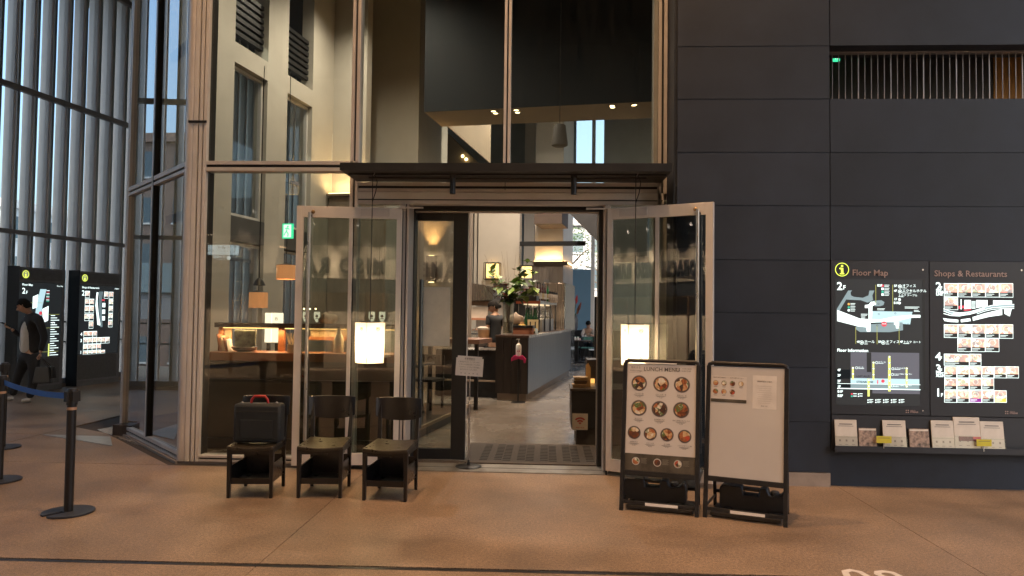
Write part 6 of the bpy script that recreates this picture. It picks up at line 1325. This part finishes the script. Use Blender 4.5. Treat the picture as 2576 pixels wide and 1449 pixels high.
t = thing('cash_register', 'black cash register on top of the bar rack', 'cash register', on_bar(1327, 15.55, RZ+.012), -RI)
MB().box(-.21, .21, -.12, .25, 0, .11).build('drawer', BLACK, t, bevel=.006); MB().prism([(-.06, 0), (.13, 0), (.11, .15), (-.04, .15)], (0, .12, 0), o=(0, -.05, .11)).build('screen_housing', BLACK, t); MB().box(-.20, .20, -.122, -.120, .05, .056).build('drawer_gap', GASKET, t)
# things on the bar top
GG = 'dark green bottles standing on the bar'
for k, px in enumerate((1324, 1330, 1336, 1344, 1348)): bottle(px, 14.6+.13*(k % 2), T_, .52 if k != 2 else .5, .05, DGB, ['green bottle on the bar beside the yellow jar', 'second green bottle on the bar, half hidden', 'green bottle in the middle of the group on the bar', 'green bottle with cream label, fourth in the group', 'green bottle with cream label nearest the rack post'][k], GG, LBL if k > 2 else None)
t = thing('bottle_carton', 'cream carton sleeve with brush writing round the green bottles', 'carton', on_bar(1341, 14.42, T_), -RI); MB().box(-.105, .105, -.03, .03, .05, .28).build('carton', LBL, t)
for x in (-.05, .05): MB().box(x-.012, x+.012, -.034, -.031, .10, .24).build('brush_mark', INK, t)
t = thing('yellow_jar', 'glass jar of yellow fruit with a cork lid on the bar', 'jar', on_bar(1313, 14.5), 0); MB().lathe([(.085, 0), (.09, .02), (.09, .14), (.06, .18)], n=18).build('jar_glass', M('yellow_content', (.55, .36, .08), .25, 0, .3, 20), t, smooth=True); MB().lathe([(.045, .18), (.045, .23)], n=14).build('cork', M('cork', (.55, .32, .14), .7), t)
t = thing('wooden_crate', 'low reddish wooden crate on the bar', 'crate', on_bar(1316, 14.05), -RI); MB().box(-.20, .20, -.1, .1, 0, .12).build('crate_body', M('crate_wood', (.28, .11, .06), .6), t); MB().box(-.21, .21, -.11, .11, .12, .17).build('crate_rim', BLACK, t)
t = thing('price_card', 'small white standing card at the edge of the bar', 'card', on_bar(1350, 14.2), -RI); MB().prism([(-.03, 0), (.03, 0), (.02, .10), (-.03, .12)], (0, .01, 0)).build('card_face', M('pale_blue_card', (.42, .55, .62), .5), t)
t = thing('white_cloth', 'crumpled white cloth hanging over a dark box on the bar', 'cloth', on_bar(1297, 15.0), 0)
m = MB().ball((0, 0, .26), .17, 16, 10, (1.1, .6, .8))
for v in m.v: v *= 1+.10*math.sin(v.x*38+v.z*20)*math.cos(v.z*31); v.z = max(v.z, .1)
m.build('cloth_fold', M('cream_cloth', (.40, .32, .25), .85), t, smooth=True); MB().box(-.15, .15, -.08, .1, 0, .22).build('dark_box', BLACK, t)
for k, px in enumerate((1364, 1370, 1376, 1384)):
    t = thing('carafe', ['clear carafe inside the rack nearest the front post', 'second clear carafe inside the rack', 'third clear carafe inside the rack', 'clear carafe at the dark end of the rack'][k], 'carafe', on_bar(px, 15.9+.4*k, T_+.285), 0, 'carafes in the bar rack'); MB().lathe([(.05, 0), (.055, .04), (.03, .13), (.025, .18), (.04, .21)], n=14, cap=False).build('carafe_glass', wg, t, smooth=True)
# tall steel cabinet at the end of the bar
t = thing('steel_cabinet', 'tall stainless cabinet at the far end of the bar', 'cabinet', I(-2.86, 20.5, 0), -RI)
MB('I').box(-3.15, -2.62, 19.36, 21.55, .0, 2.42).build('cabinet_body', M('brown_reflection_steel', (.30, .24, .19), .25, .7, .08, 2, stretch=(20, 20, .4)), t, bevel=.006)  # stainless body; the brown it mirrors is put into its colour
MB('I').box(-2.619, -2.600, 19.38, 21.55, .02, 2.42).build('cabinet_side', M('mirror_steel', (.50, .55, .58), .12, .95, .05, 2), t); MB('I').box(-3.14, -2.63, 19.352, 19.358, 1.35, 1.355).build('door_gap', GASKET, t)
MB('I').box(-2.68, -2.665, 19.33, 19.352, .9, 1.9).build('cabinet_handle', STEEL, t)
# back bar: partition, hood, pot, lower worktop, glasses
t = thing('steel_partition', 'grey stainless partition behind the barmaid', 'partition', I(-3.7, 16.9, 0), -RI)
p0, p1 = atA(1198, 750, 16.8), atA(1290, 750, 16.8); MB('I').box(p0[0], p1[0], 16.8, 16.84, .9, p0[1]).build('steel_sheet', M('partition_steel', (.34, .31, .28), .4, .5, .08, 2), t); MB('I').box(p0[0], p1[0], 16.792, 16.798, p0[1]-.42, p0[1]-.414).build('sheet_joint', GASKET, t); MB('I').box(p0[0], p1[0], 16.78, 16.86, 0, .9).build('cabinet_base', DKWOOD, t)
pq = atAw(1258, 752, 17.2); t = thing('stock_pot', 'large dark steel stock pot standing above the partition', 'pot', (pq.x, pq.y, pq.z)); MB().lathe([(.17, 0), (.175, .01), (.175, .36), (.165, .36), (.165, .3)], n=24).build('pot_body', M('dark_pot_steel', (.13, .11, .10), .3, .8, .2, 2, stretch=(12, 12, .3)), t, smooth=True); MB().lathe([(.18, .345), (.18, .365), (.165, .365)], n=24, cap=False).build('pot_rim', BLACK, t)
MB('I').box(-3.9, -3.2, 16.95, 17.5, .9, pq.z-.001).build('pot_shelf', BLACK, None, 'dark shelf block carrying the stock pot', 'shelf')
t = thing('extractor_hood', 'stainless extractor hood left of the bar', 'extractor hood', atAw(1190, 780, 15.2), -RI)
p0, p1 = atA(1150, 718, 15.2), atA(1240, 757, 15.2); MB('I').prism([(p0[0]-.3, p0[1]+.15), (p1[0], p0[1]-.02), (p1[0], p1[1]+.02), (p0[0]-.3, p1[1]-.02)], (0, .9, 0), o=(0, 15.2, 0)).build('hood_top', STEEL, t)
p2 = atA(1236, 770, 15.2); MB('I').prism([(p0[0]-.3, p1[1]-.022), (p1[0]-.06, p1[1]-.0), (p1[0]-.04, p2[1]), (p0[0]-.3, p2[1]+.03)], (0, .7, 0), o=(0, 15.26, 0)).build('hood_lip', M('hood_brown', (.20, .14, .10), .4, .5), t)
lamp('hood_light', 'AREA', I(p0[0], 15.7, p2[1]-.02), 26, (1, .8, .6), t, None, .9, size_y=.3)
t = thing('poster_on_wall', 'pale framed price sheet under the hood', 'poster', atAw(1197, 790, 16.5), -RI); p0, p1 = atA(1178, 772, 16.5), atA(1226, 800, 16.5); MB('I').box(p0[0], p1[0], 16.5, 16.53, p1[1], p0[1]).build('sheet', M('warm_sheet', (.50, .42, .34), .6), t); MB('I').box(p0[0], p1[0], 16.4, 16.53, p1[1]-.05, p1[1]-.002).build('shelf', REDWOOD, t)
t = thing('service_worktop', 'low dark worktop between the entrance and the bar', 'worktop', I(-3.7, 13.8, 0), -RI)
MB('I').box(-4.3, -3.05, 13.5, 14.3, 0, .88).build('cabinet_body', BLACK, t); MB('I').box(-4.3, -3.04, 13.45, 14.35, .881, .90).build('worktop_sheet', STEEL, t); MB('I').box(-4.3, -3.04, 13.40, 13.46, .30, .33).build('foot_ledge', M('worn_edge_strip', (.33, .25, .18), .5), t)
t = thing('guest_table', 'brown wooden table top edge by the sliding door', 'table', I(-3.6, 11.7, 0), -RI); p0, p1 = atA(1150, 852, 11.6), atA(1206, 866, 11.6)
MB('I').box(p0[0]-.6, p1[0], 11.6, 12.5, p1[1], p0[1]-.01).build('table_top', M('brown_table', (.24, .13, .09), .45, 0, .2, 4), t)
for b in (p0[0]-.5, p1[0]-.08): MB('I').box(b-.03, b+.03, 11.7, 11.76, 0, p1[1]-.001).build('leg', BLACK, t)
GT_ = 'stacked glasses behind the bar'; gl = MB().lathe([(.030, 0), (.036, .085)], n=12, cap=False).mesh('tumbler_glass', wg, None, True)
for r_ in range(3):
    for c_ in range(9):
        p = atAw(1176+c_*5.2, 0, 16.2); p.z = [atA(1200, 838, 16.2)[1], atA(1200, 852, 16.2)[1], atA(1200, 878, 14.1)[1]][r_]
        if r_ == 2: q = atAw(1172+c_*5, 0, 14.0); p.x, p.y, p.z = q.x, q.y, .903
        o = link('tumbler', gl, None, p); tag(o, ['small clear tumbler on the upper shelf behind the bar', 'small clear tumbler on the lower shelf behind the bar', 'small clear tumbler on the steel worktop'][r_], 'glass', GT_+[', upper shelf', ', lower shelf', ', worktop'][r_])
for r_ in range(2): z = atA(1200, (838, 852)[r_], 16.2)[1]; p0 = atA(1165, 0, 16.2)[0]; p1 = atA(1224, 0, 16.2)[0]; MB('I').box(p0, p1, 16.1, 16.35, z-.03, z-.002).build('glass_shelf', BLACK, None, ['upper dark shelf of tumblers behind the bar', 'lower dark shelf of tumblers behind the bar'][r_], 'shelf')
t = thing('water_tap', 'curved chrome tap over the bar sink', 'tap', atAw(1207, 836, 14.2)-Vector((0, 0, .14))); MB().tube([(0, 0, 0), (0, 0, .18), (-.02, 0, .22), (-.06, 0, .235), (-.10, 0, .20), (-.105, 0, .16)], .009, 8).build('spout', STEEL, t, smooth=True)
t = thing('plastic_tub', 'clear tub of orange drink beside the barmaid', 'tub', atAw(1217, 850, 14.25)-Vector((0, 0, .10))); MB().lathe([(.10, 0), (.125, .26)], n=18).build('tub_body', M('orange_drink', (.48, .26, .13), .35), t, smooth=True); MB().lathe([(.127, .26), (.13, .30), (.08, .33)], n=18).build('lid', M('milky_lid', (.55, .46, .38), .4), t)
# lamps on the beige wall behind the bar
for k, (x0, y0, x1, y1) in enumerate(((1219, 661, 1257, 703), (1309, 668, 1340, 704))):
    a = 19.85; p0, p1 = atA(x0, y0, a), atA(x1, y1, a); w_, h_ = p1[0]-p0[0], p0[1]-p1[1]; t = thing('cage_lamp', ['square cage wall lamp behind the bar, left of the vase branches', 'square cage wall lamp behind the bar, behind the leaves'][k], 'wall lamp', I((p0[0]+p1[0])/2, a, p1[1]), -RI, 'cage wall lamps')
    MB().box(-w_*.36, w_*.36, -.02, .12, .06, h_-.03).build('lamp_shade', EM('amber_glow', (1, .60, .18), 2.6), t)
    for x in (-w_/2, w_/2):
        for y in (-.08, .13): MB().box(x-.008, x+.008, y-.008, y+.008, 0, h_).build('cage_bar', BLACK, t)
    for z in (0, h_):
        for y in (-.08, .13): MB().box(-w_/2, w_/2, y-.008, y+.008, z-.008, z+.008).build('cage_bar', BLACK, t)
p = atAw(1172, 690, 15.6); t = thing('lit_panel', 'narrow lit amber panel beside the hood', 'light panel', p, -RI); p0, p1 = atA(1174, 675, 18.0), atA(1181, 712, 18.0); MB('I').box(p0[0]-.1, p1[0], 18.0, 18.05, p1[1], p0[1]).build('panel_face', MATS['amber_glow'], t)
pz = atA(1373, 720, 21.8); t = thing('wall_box', 'small grey box on the boarded column base', 'wall box', I(atA(1373, 720, 21.8)[0], 21.9, pz[1]), -RI); MB().box(-.08, .08, -.05, .02, -.05, .2).build('box_body', M('grey_box', (.33, .31, .30), .5), t)
# pendant loudspeaker above
p = atA(1408, 342, 12.0); pw = I(p[0], 12.0, p[1]-.18); t = thing('pendant_speaker', 'grey conical loudspeaker hanging high in the restaurant', 'loudspeaker', pw)
MB().lathe([(.10, 0), (.135, .02), (.138, .06), (.098, .355), (.085, .365)], n=28).build('speaker_body', M('speaker_grey', (.14, .125, .115), .5, 0, .06, 5), t, smooth=True); MB().lathe([(.012, .365), (.012, .40)], n=10).build('mount', STEEL, t); MB().tube([(0, 0, .40), (0, 0, 3.0)], .006, 6).build('cable', GASKET, t)

# --- the barmaid
A_ = 14.35
def wp_(px, py, da=0): return atAw(px, py, A_+da)
fb = wp_(1243, 800); fb.z = 0
bd = {'pelvis': (*I(fb.dot(BX), A_, .93), .13, .11), 'waist': nd(wp_(1247, 842), .115, .10), 'chest': nd(wp_(1245, 812), .135, .12), 'sh': nd(wp_(1246, 797), .10, .09), 'neck': nd(wp_(1245, 788), .045), 'skull': nd(wp_(1242, 776), .07, .08),
      'lsh': nd(wp_(1230, 801, -.10), .052), 'lel': nd(wp_(1227, 826, -.12), .040), 'lwr': nd(wp_(1205, 829, -.10), .024), 'rsh': nd(wp_(1262, 801, .08), .05), 'rel': nd(wp_(1258, 830, .10), .038), 'rwr': nd(wp_(1222, 834, .12), .024),
      'lhip': (*I(fb.dot(BX)-.09, A_, .85), .09), 'lkn': (*I(fb.dot(BX)-.09, A_-.02, .48), .06), 'lan': (*I(fb.dot(BX)-.09, A_, .06), .04), 'rhip': (*I(fb.dot(BX)+.09, A_, .85), .09), 'rkn': (*I(fb.dot(BX)+.09, A_-.02, .48), .06), 'ran': (*I(fb.dot(BX)+.09, A_, .06), .04)}
maid = skin('person', bd, trunk+arm+legs, SKIN, None, fb); tag(maid, 'dark haired barmaid in a black T-shirt working behind the bar', 'person')
ts = infl(['pelvis', 'waist', 'chest', 'sh', 'lsh', 'rsh'], .022, bd, shift={'sh': (0, 0, .012), 'lsh': (0, 0, .012), 'rsh': (0, 0, .012)}); ts['le2'] = lerpn(bd['lsh'], bd['lel'], .75)[:3]+(.060,); ts['re2'] = lerpn(bd['rsh'], bd['rel'], .75)[:3]+(.060,)
ts['nb'] = lerpn(bd['sh'], bd['neck'], .6)[:3]+(.072,)
skin('t_shirt', ts, [('sh', 'nb'), ('pelvis', 'waist'), ('waist', 'chest'), ('chest', 'sh'), ('sh', 'lsh'), ('lsh', 'le2'), ('sh', 'rsh'), ('rsh', 're2')], TEED, maid)
skin('trousers', infl(['pelvis', 'lhip', 'lkn', 'lan', 'rhip', 'rkn', 'ran'], .018, bd), legs, BLKCLOTH, maid)
head(maid, wp_(1241.5, 773), (-.80, -.15, -.38), .108, 'bun')
hand(maid, wp_(1205, 829, -.10), wp_(1194, 827, -.1), (0, 0, -1), .5, 1, .95); hand(maid, wp_(1222, 834, .12), wp_(1212, 836, .12), (0, 0, -1), .5, -1, .95)
MB('W').tube([wp_(1208, 829, -.10)-Vector((.01, 0, 0)), wp_(1208, 829, -.10)+Vector((.012, 0, 0))], .028, 10).build('wrist_watch', BLACK, maid)

# ================================================================== BACK OF THE DINING ROOM
G2 = 'dining tables at the back'
def tbl(px, py, ax, w_, lb): # floor point of the pedestal
    p = atZ(px, py); b, a = p.dot(BX), p.dot(AX); return dtable(b, a, w_, .7, lb, G2), b, a
_, b, a = tbl(1450, 912, 0, .95, 'dark pedestal table nearest in the back dining room'); dtable(b+.42, a+2.2, .9, .7, 'dark pedestal table where the diner sits', G2)
TEAL = M('teal_seat_back', (.06, .18, .15), .6); PBL = M('pale_blue_seat', (.38, .44, .50), .35)
G3 = 'back dining room chairs'
for k, (bb, aa, rz, mt, lb) in enumerate(((b+.25, a+1.1, 0, TEAL, 'teal backed chair between the two back tables'), (b-.25, a+1.2, 0, TEAL, 'teal backed chair beside its twin, on the left'), (b+.62, a-.1, R(-80), PBL, 'pale blue seat chair right of the nearest back table'), (b-.45, a-.5, R(20), PBL, 'pale blue seat chair by the steel cabinet'), (b+.7, a+1.0, R(-90), PBL, 'pale blue seat chair at the right of the diner table'))): dchair(bb, aa, rz-RI, lb, mt, G3)
iw('bench_wall', b-1.5, b+1.6, a+3.7, a+3.9, 0, .98, BLACK, 'dark bench back along the blue panel', kind='structure')
for k, (px, py) in enumerate(((1447, 846), (1454, 846), (1466, 840), (1473, 840))):
    p = atAw(px, py, a if k < 2 else a+2.1); p.z = .7365; t = thing('condiment_set', ['white condiment pot on the nearest back table, left', 'white condiment pot on the nearest back table, right', 'white condiment pot on the diner table, left', 'white condiment pot on the diner table, right'][k], 'condiments', p, 0, 'condiment pots on the back tables')
    MB().lathe([(.03, 0), (.035, .01), (.03, .09), (.012, .11)], n=12).build('pot_body', WHITEP, t, smooth=True); MB().box(.035, .09, -.03, .03, 0, .06).build('napkin_box', M('red_white_box', (.6, .42, .4), .6), t)
fbp = atAw(1481, 820, a+2.9); q = fbp.dot(BX); AA = a+2.9
bd2 = {'pelvis': (*I(q, AA+.1, .50), .13, .11), 'waist': (*I(q, AA+.08, .68), .12, .10), 'chest': (*I(q, AA, .90), .14, .11), 'sh': (*I(q, AA-.06, 1.03), .10, .09), 'neck': (*I(q, AA-.10, 1.10), .05), 'skull': (*I(q, AA-.16, 1.18), .075),
       'lsh': (*I(q-.17, AA-.05, 1.0), .055), 'lel': (*I(q-.22, AA-.25, .80), .04), 'lwr': (*I(q-.05, AA-.42, .82), .026), 'rsh': (*I(q+.17, AA-.05, 1.0), .055), 'rel': (*I(q+.22, AA-.25, .80), .04), 'rwr': (*I(q+.08, AA-.42, .85), .026),
       'lhip': (*I(q-.1, AA, .48), .09), 'lkn': (*I(q-.12, AA-.42, .50), .06), 'lan': (*I(q-.12, AA-.40, .06), .04), 'rhip': (*I(q+.1, AA, .48), .09), 'rkn': (*I(q+.12, AA-.42, .50), .06), 'ran': (*I(q+.12, AA-.40, .06), .04)}
din = skin('person', bd2, trunk+arm+legs, SKIN, None, I(q, AA, 0)); tag(din, 'diner in a pale top bending over the table with chopsticks', 'person')
skin('pale_top', infl(['pelvis', 'waist', 'chest', 'sh', 'lsh', 'lel', 'rsh', 'rel'], .018, bd2), [('pelvis', 'waist'), ('waist', 'chest'), ('chest', 'sh'), ('sh', 'lsh'), ('lsh', 'lel'), ('sh', 'rsh'), ('rsh', 'rel')], M('pale_striped_top', (.50, .42, .36), .85, 0, .3, 30), din)
skin('trousers', infl(['pelvis', 'lhip', 'lkn', 'lan', 'rhip', 'rkn', 'ran'], .018, bd2), legs, BLKCLOTH, din); head(din, I(q, AA-.17, 1.22), -AX*.8-Vector((0, 0, .6)), .11)
hand(din, I(q-.05, AA-.42, .82), I(q+.02, AA-.50, .83), (0, 0, 1), .6, 1); hand(din, I(q+.08, AA-.42, .85), I(q+.0, AA-.5, .84), (0, 0, 1), .8, -1)
t = thing('chopsticks', "pale chopsticks in the diner's hand", 'chopsticks', I(q, AA-.5, .84)); MB('W').tube([I(q+.10, AA-.46, .92), I(q-.12, AA-.55, .80)], .006, 5).build('stick', M('bamboo', (.62, .50, .33), .6), t)
t = thing('flower_vase', 'dark vase of red heliconia flowers by the blue panel', 'vase', atAw(1444, 831, a+1.6)); MB().lathe([(.10, 0), (.13, .1), (.14, .35), (.11, .48), (.12, .52)], n=18).build('vase_body', M('dark_vase', (.06, .06, .07), .25), t, smooth=True)
for k, (dx, h_, mt) in enumerate(((.06, 1.05, 1), (-.1, 1.0, 1), (.15, .8, 0), (-.02, .9, 0), (.10, .68, 0))):
    MB().tube([(0, 0, .5), (dx*.6, 0, h_*.8), (dx, 0, h_+.05)], [.012, .012, .004], 6).build('stem', LEAFD, t)
    MB().prism([(0, 0), (.05, .10), (.03, .28), (0, .36), (-.05, .2)], (0, .01, 0), o=(dx*.9, 0, h_-.15), u=(1, 0, 0), v=(dx*2, 0, 1)).build('petal' if mt else 'leaf', M('heliconia_red', (.45, .03, .03), .5) if mt else LEAFR, t)
t = thing('dark_screen_post', 'tall black folding screen edge at the right of the doorway view', 'screen', atZ(1500, 1000)); p0, p1 = atY(1496, 747, 11.5), atY(1506, 905, 11.5); MB('W').box(p0.x, p1.x+.05, 11.5, 11.56, 0, p0.z).build('screen_panel', BLACK, t)

# --- right-hand cabinet with take-away packs and the wifi sign
CY2 = 9.0
p0 = atY(1438, 975, CY2); t = thing('takeaway_cabinet', 'low black cabinet on the right inside the entrance', 'cabinet', (.7, CY2, 0))
zt2 = atY(1460, 978, CY2).z; MB('W').box(p0.x, 1.09, CY2, CY2+.75, .20, zt2-.03).build('cabinet_body', BLACK, t, bevel=.003); MB('W').box(p0.x-.012, 1.09, CY2-.015, CY2+.76, zt2-.029, zt2).build('cabinet_top', M('cabinet_top', (.05, .04, .035), .3), t, bevel=.003); MB('W').box(atY(1450, 1100, CY2).x, 1.09, CY2+.04, CY2+.7, 0, .199).build('plinth', M('dark_plinth', (.05, .04, .035), .6), t)
p0, p1 = atY(1439.5, 1040, CY2-.004), atY(1478.5, 1082, CY2-.004)
t = thing('wifi_sign', 'white square sign with red wifi arcs on the black cabinet', 'sign', ((p0.x+p1.x)/2, CY2-.006, p1.z)); MB('W').box(p0.x, p1.x, CY2-.008, CY2-.001, p1.z, p0.z).build('sign_plate', M('sign_cream', (.62, .56, .48), .5), t, bevel=.004)
sh = Sheet(t, (p0.x, CY2-.0085, p0.z), (1, 0, 0), (0, 0, 1)); w_, h_ = p1.x-p0.x, p0.z-p1.z; RED = M('wifi_red', (.48, .06, .04), .6)
for r0, r1 in ((.0, .16), (.22, .34), (.42, .54)): sh.ring(w_/2, h_*.66, r0*w_*.85, r1*w_*.85, RED, 1, 14, 45, 135)
sh.text('FREE Wi-Fi', w_/2, h_*.86, .022, RED, 'CENTER', .01, 2); sh.flush()
GP_ = 'food packs on the black cabinet'
for k, (px, z, w_, mt, lb) in enumerate(((1457, .0, .17, M('pack_card', (.60, .42, .24), .5), 'flat tan food pack lowest on the black cabinet'), (1459, .045, .16, M('pack_dark', (.10, .06, .03), .4), 'dark rimmed food tray stacked on the tan pack'), (1460, .09, .16, M('pack_gold', (.55, .38, .18), .35), 'clear topped golden food tray uppermost on the black cabinet'))):
    p = atY(px, 970, CY2+.2); t = thing('food_pack', lb, 'food pack', (p.x, CY2+.2, zt2+z+.001), 0, GP_); MB().add([(-w_*.45, -.08, 0), (w_*.45, -.08, 0), (w_*.45, .08, 0), (-w_*.45, .08, 0), (-w_*.55, -.1, .04), (w_*.55, -.1, .04), (w_*.55, .1, .04), (-w_*.55, .1, .04)], [(3, 2, 1, 0), (4, 5, 6, 7), (0, 1, 5, 4), (1, 2, 6, 5), (2, 3, 7, 6), (3, 0, 4, 7)]).build('pack_tray', mt, t)
p = atY(1479, 960, CY2+.3); t = thing('standing_menu', 'curved golden menu card standing on the black cabinet', 'menu card', (p.x, CY2+.25, zt2+.001)); MB().prism([(-.03, 0), (.03, 0), (.03, .24), (.0, .30), (-.03, .27)], (0, .01, 0)).build('menu_sheet', M('gold_card', (.45, .28, .12), .4), t)
t = thing('dark_shelf_unit', 'dark brown shelf unit with small glowing goods behind the cabinet', 'shelf unit', (.85, 9.6, zt2)); p0, p1 = atY(1477, 905, 9.85), atY(1505, 990, 9.85); MB('W').box(p0.x, 1.09, 9.85, 10.3, 0, p0.z).build('shelf_body', DKWOOD, t); MB('W').box(p0.x+.03, p0.x+.10, 9.80, 9.85, p0.z-.33, p0.z-.25).build('glowing_goods', EM('goods_glow', (1, .5, .12), 1.2), t)
lamp('takeaway_light', 'SPOT', (.55, 9.1, 9.2), 420, WARM, spotl(.55*math.cos(RI)-9.1*math.sin(RI), .55*math.sin(RI)+9.1*math.cos(RI), 9.35, 0, 'small warm spotlight above the take-away cabinet', 'entrance spotlights'), (.55, 9.2, .6), .04, 20, .6)

# ceiling lights inside (pendants added out of view to light the rooms)
for k, (b, a, z, e) in enumerate(((-5.2, 9.6, 7.9, 190), (-4.9, 11.6, 7.9, 170), (-3.2, 15.2, 7.9, 500), (-3.2, 18.2, 7.9, 560), (-1.0, 16.5, 7.9, 350), (-1.2, 9.2, 7.9, 110), (-5.6, 12.9, 8.0, 240))):
    t = thing('added_pendant', 'slim black cylinder pendant light high in the restaurant', 'pendant lamp', I(b, a, z), 0, 'cylinder pendants high in the restaurant'); MB().lathe([(.05, 0), (.05, .22)], n=14, cap=False).build('lamp_shade', BLACK, t, smooth=True); MB().lathe([(.001, .02), (.045, .02)], n=14, cap=False).build('lamp_disc', EM('spot_glow', (1, .72, .36), 9), t); MB().tube([(0, 0, .2), (0, 0, 9.4-z)], .005, 6).build('cord', GASKET, t)
    lamp('added_pendant_light', 'SPOT', I(b, a, z-.02), e*2.1, (1, .83, .66), t, None, .05, 150, 1)
lamp('cove_area', 'AREA', I(-3.45, 21.88, 3.2), 9, (1, .62, .28), cv, I(-3.45, 21.95, 6), .8, size_y=.05)
lamp('cove_area', 'AREA', I(-6.2, 13.92, 4.03), 22, (1, .62, .28), cv, I(-6.2, 14.1, 6), 1.0, size_y=.05)
lamp('hall_wash', 'SPOT', I(-4.7, 18.2, 6.4), 130, (1, .70, .42), bk, I(-4.7, 20, 2.5), .1, 80, .9)

# ================================================================== OUTSIDE
struct('street', MB('W').box(-140, 120, -60, 220, -6.3, -6), M('street_asphalt', (.06, .06, .06), .9), 'asphalt street level far below the bridge deck')
def building(x0, x1, y0, y1, z1, mat, lb, nx, nz, side, wm, z0=-6, gap=.3):
    t = thing('office_building', lb, 'building', ((x0+x1)/2, (y0+y1)/2, z0))
    MB('W').box(x0, x1, y0, y1, z0, z1).build('wall', mat, t); MB('W').box(x0-.3, x1+.3, y0-.3, y1+.3, z1, z1+.6).build('roof', mat, t)
    fh = (z1-z0)/nz; me = {}
    if side == 'x':
        wy = (y1-y0)/nx; wm_ = MB().box(-.02, .06, -wy*(1-gap)/2, wy*(1-gap)/2, 0, fh*.55).mesh('window', wm); fm_ = MB().box(.02, .12, -wy*(1-gap)/2-.1, wy*(1-gap)/2+.1, -.12, 0).mesh('window_sill', ALU2)
        for i in range(nx):
            for j in range(nz): loc = (x1-(x0+x1)/2, y0+wy*(i+.5)-(y0+y1)/2, fh*j+fh*.25); o = link('window', wm_, t, loc); link('sill', fm_, o)
    else:
        wx = (x1-x0)/nx; wm_ = MB().box(-wx*(1-gap)/2, wx*(1-gap)/2, -.06, .02, 0, fh*.55).mesh('window', wm); fm_ = MB().box(-wx*(1-gap)/2-.1, wx*(1-gap)/2+.1, -.12, -.02, -.12, 0).mesh('window_sill', ALU2)
        for i in range(nx):
            for j in range(nz): loc = (x0+wx*(i+.5)-(x0+x1)/2, y0-(y0+y1)/2, fh*j+fh*.25); o = link('window', wm_, t, loc); link('sill', fm_, o)
    return t
WN = M('far_window_glass', (.10, .14, .17), .12, .2, .1, 1); CONC = M('pale_concrete', (.42, .42, .43), .8, 0, .1, .6); BRK = M('brown_tile_facade', (.22, .15, .12), .7, 0, .1, 1); WHT = M('white_facade', (.70, .71, .72), .7, 0, .05, .6)
building(-62, -44, 22, 50, 13, BRK, 'brown tiled building seen in slivers between the left louvres', 9, 6, 'x', WN)
building(-52, -40, 52, 78, 9, WHT, 'white building beyond the louvres with rows of windows', 8, 5, 'x', WN)
building(-38, -29, 82, 100, 22, CONC, 'pale concrete tower far beyond the louvre screen', 6, 9, 'x', WN)
building(-30, -8, 75, 90, 7, WHT, 'long white building behind the restaurant, windows in bands', 12, 4, 'y', WN)
building(-4, 18, 62, 74, 9, CONC, 'grey building behind the trees at the back window', 9, 5, 'y', WN)
vd = thing('railway_viaduct', 'pale railway viaduct crossing beyond the louvres', 'viaduct', (-26, 50, -6)); MB('W').box(-27.5, -22.5, 8, 110, 1.2, 2.2).build('deck', CONC, vd); MB('W').box(-22.6, -22.4, 8, 110, 2.2, 3.3).build('parapet', M('pale_blue_parapet', (.32, .42, .46), .6), vd)
for k in range(9): MB('W').box(-26.2, -24, 14+k*11, 15.6+k*11, -6, 1.2).build('pier', CONC, vd)
# trees behind the back window
def tree(b, a, h, r, seed, lb):
    rn = random.Random(seed); t = thing('street_tree', lb, 'tree', I(b, a, -6), 0, 'trees behind the back window')
    MB().tube([(0, 0, 0), (.1, 0, h*.4), (-.05, .1, h*.7), (.1, 0, h*.95)], [.22, .17, .10, .03], 8).build('trunk', TWIG, t)
    m = MB(); 
    for k in range(16):
        an = rn.uniform(0, 6.28); hh = h*rn.uniform(.45, .92); e = Vector((math.cos(an)*r*rn.uniform(.5, 1), math.sin(an)*r*rn.uniform(.5, 1), hh+rn.uniform(0, 1.2)))
        s0 = Vector((0, 0, hh-.6)); m.tube([s0, (s0+e)/2+Vector((0, 0, .2)), e], [.05, .03, .01], 5)
    m.build('limbs', TWIG, t)
    m = MB()
    for k in range(1300):
        an = rn.uniform(0, 6.28); cl = rn.randint(0, 25); rc = random.Random(seed*100+cl); c = Vector((math.cos(rc.uniform(0, 6.28))*r*rc.uniform(.1, .95), math.sin(rc.uniform(0, 6.28))*r*rc.uniform(.1, .95), h*rc.uniform(.48, 1.0)))
        p = c+Vector((rn.gauss(0, .42), rn.gauss(0, .42), rn.gauss(0, .26))); u = Vector((rn.uniform(-1, 1), rn.uniform(-1, 1), rn.uniform(-.6, .6))).normalized()*.085; v = u.orthogonal().normalized()*.035
        m.quad(p-u, p-v, p+u, p+v)
    m.build('crown', M('tree_leaf', (.05, .09, .035), .6, 0, .5, 1.2), t)
tree(-4.6, 35, 12.0, 2.4, 5, 'dark green tree nearest the back window'); tree(-2.6, 40, 12.5, 2.8, 8, 'looser green tree behind the first one'); tree(-13.5, 26, 9.5, 2.0, 11, 'slim tree outside the left windows')
# left side room edges so that the sky shows only through real openings
struct('wall_behind_louvres_end', MB('W').box(-12.2, -11.9, -9, -6, 0, 8), MATS['concourse_back_wall'], 'wall at the near end of the louvre screen')
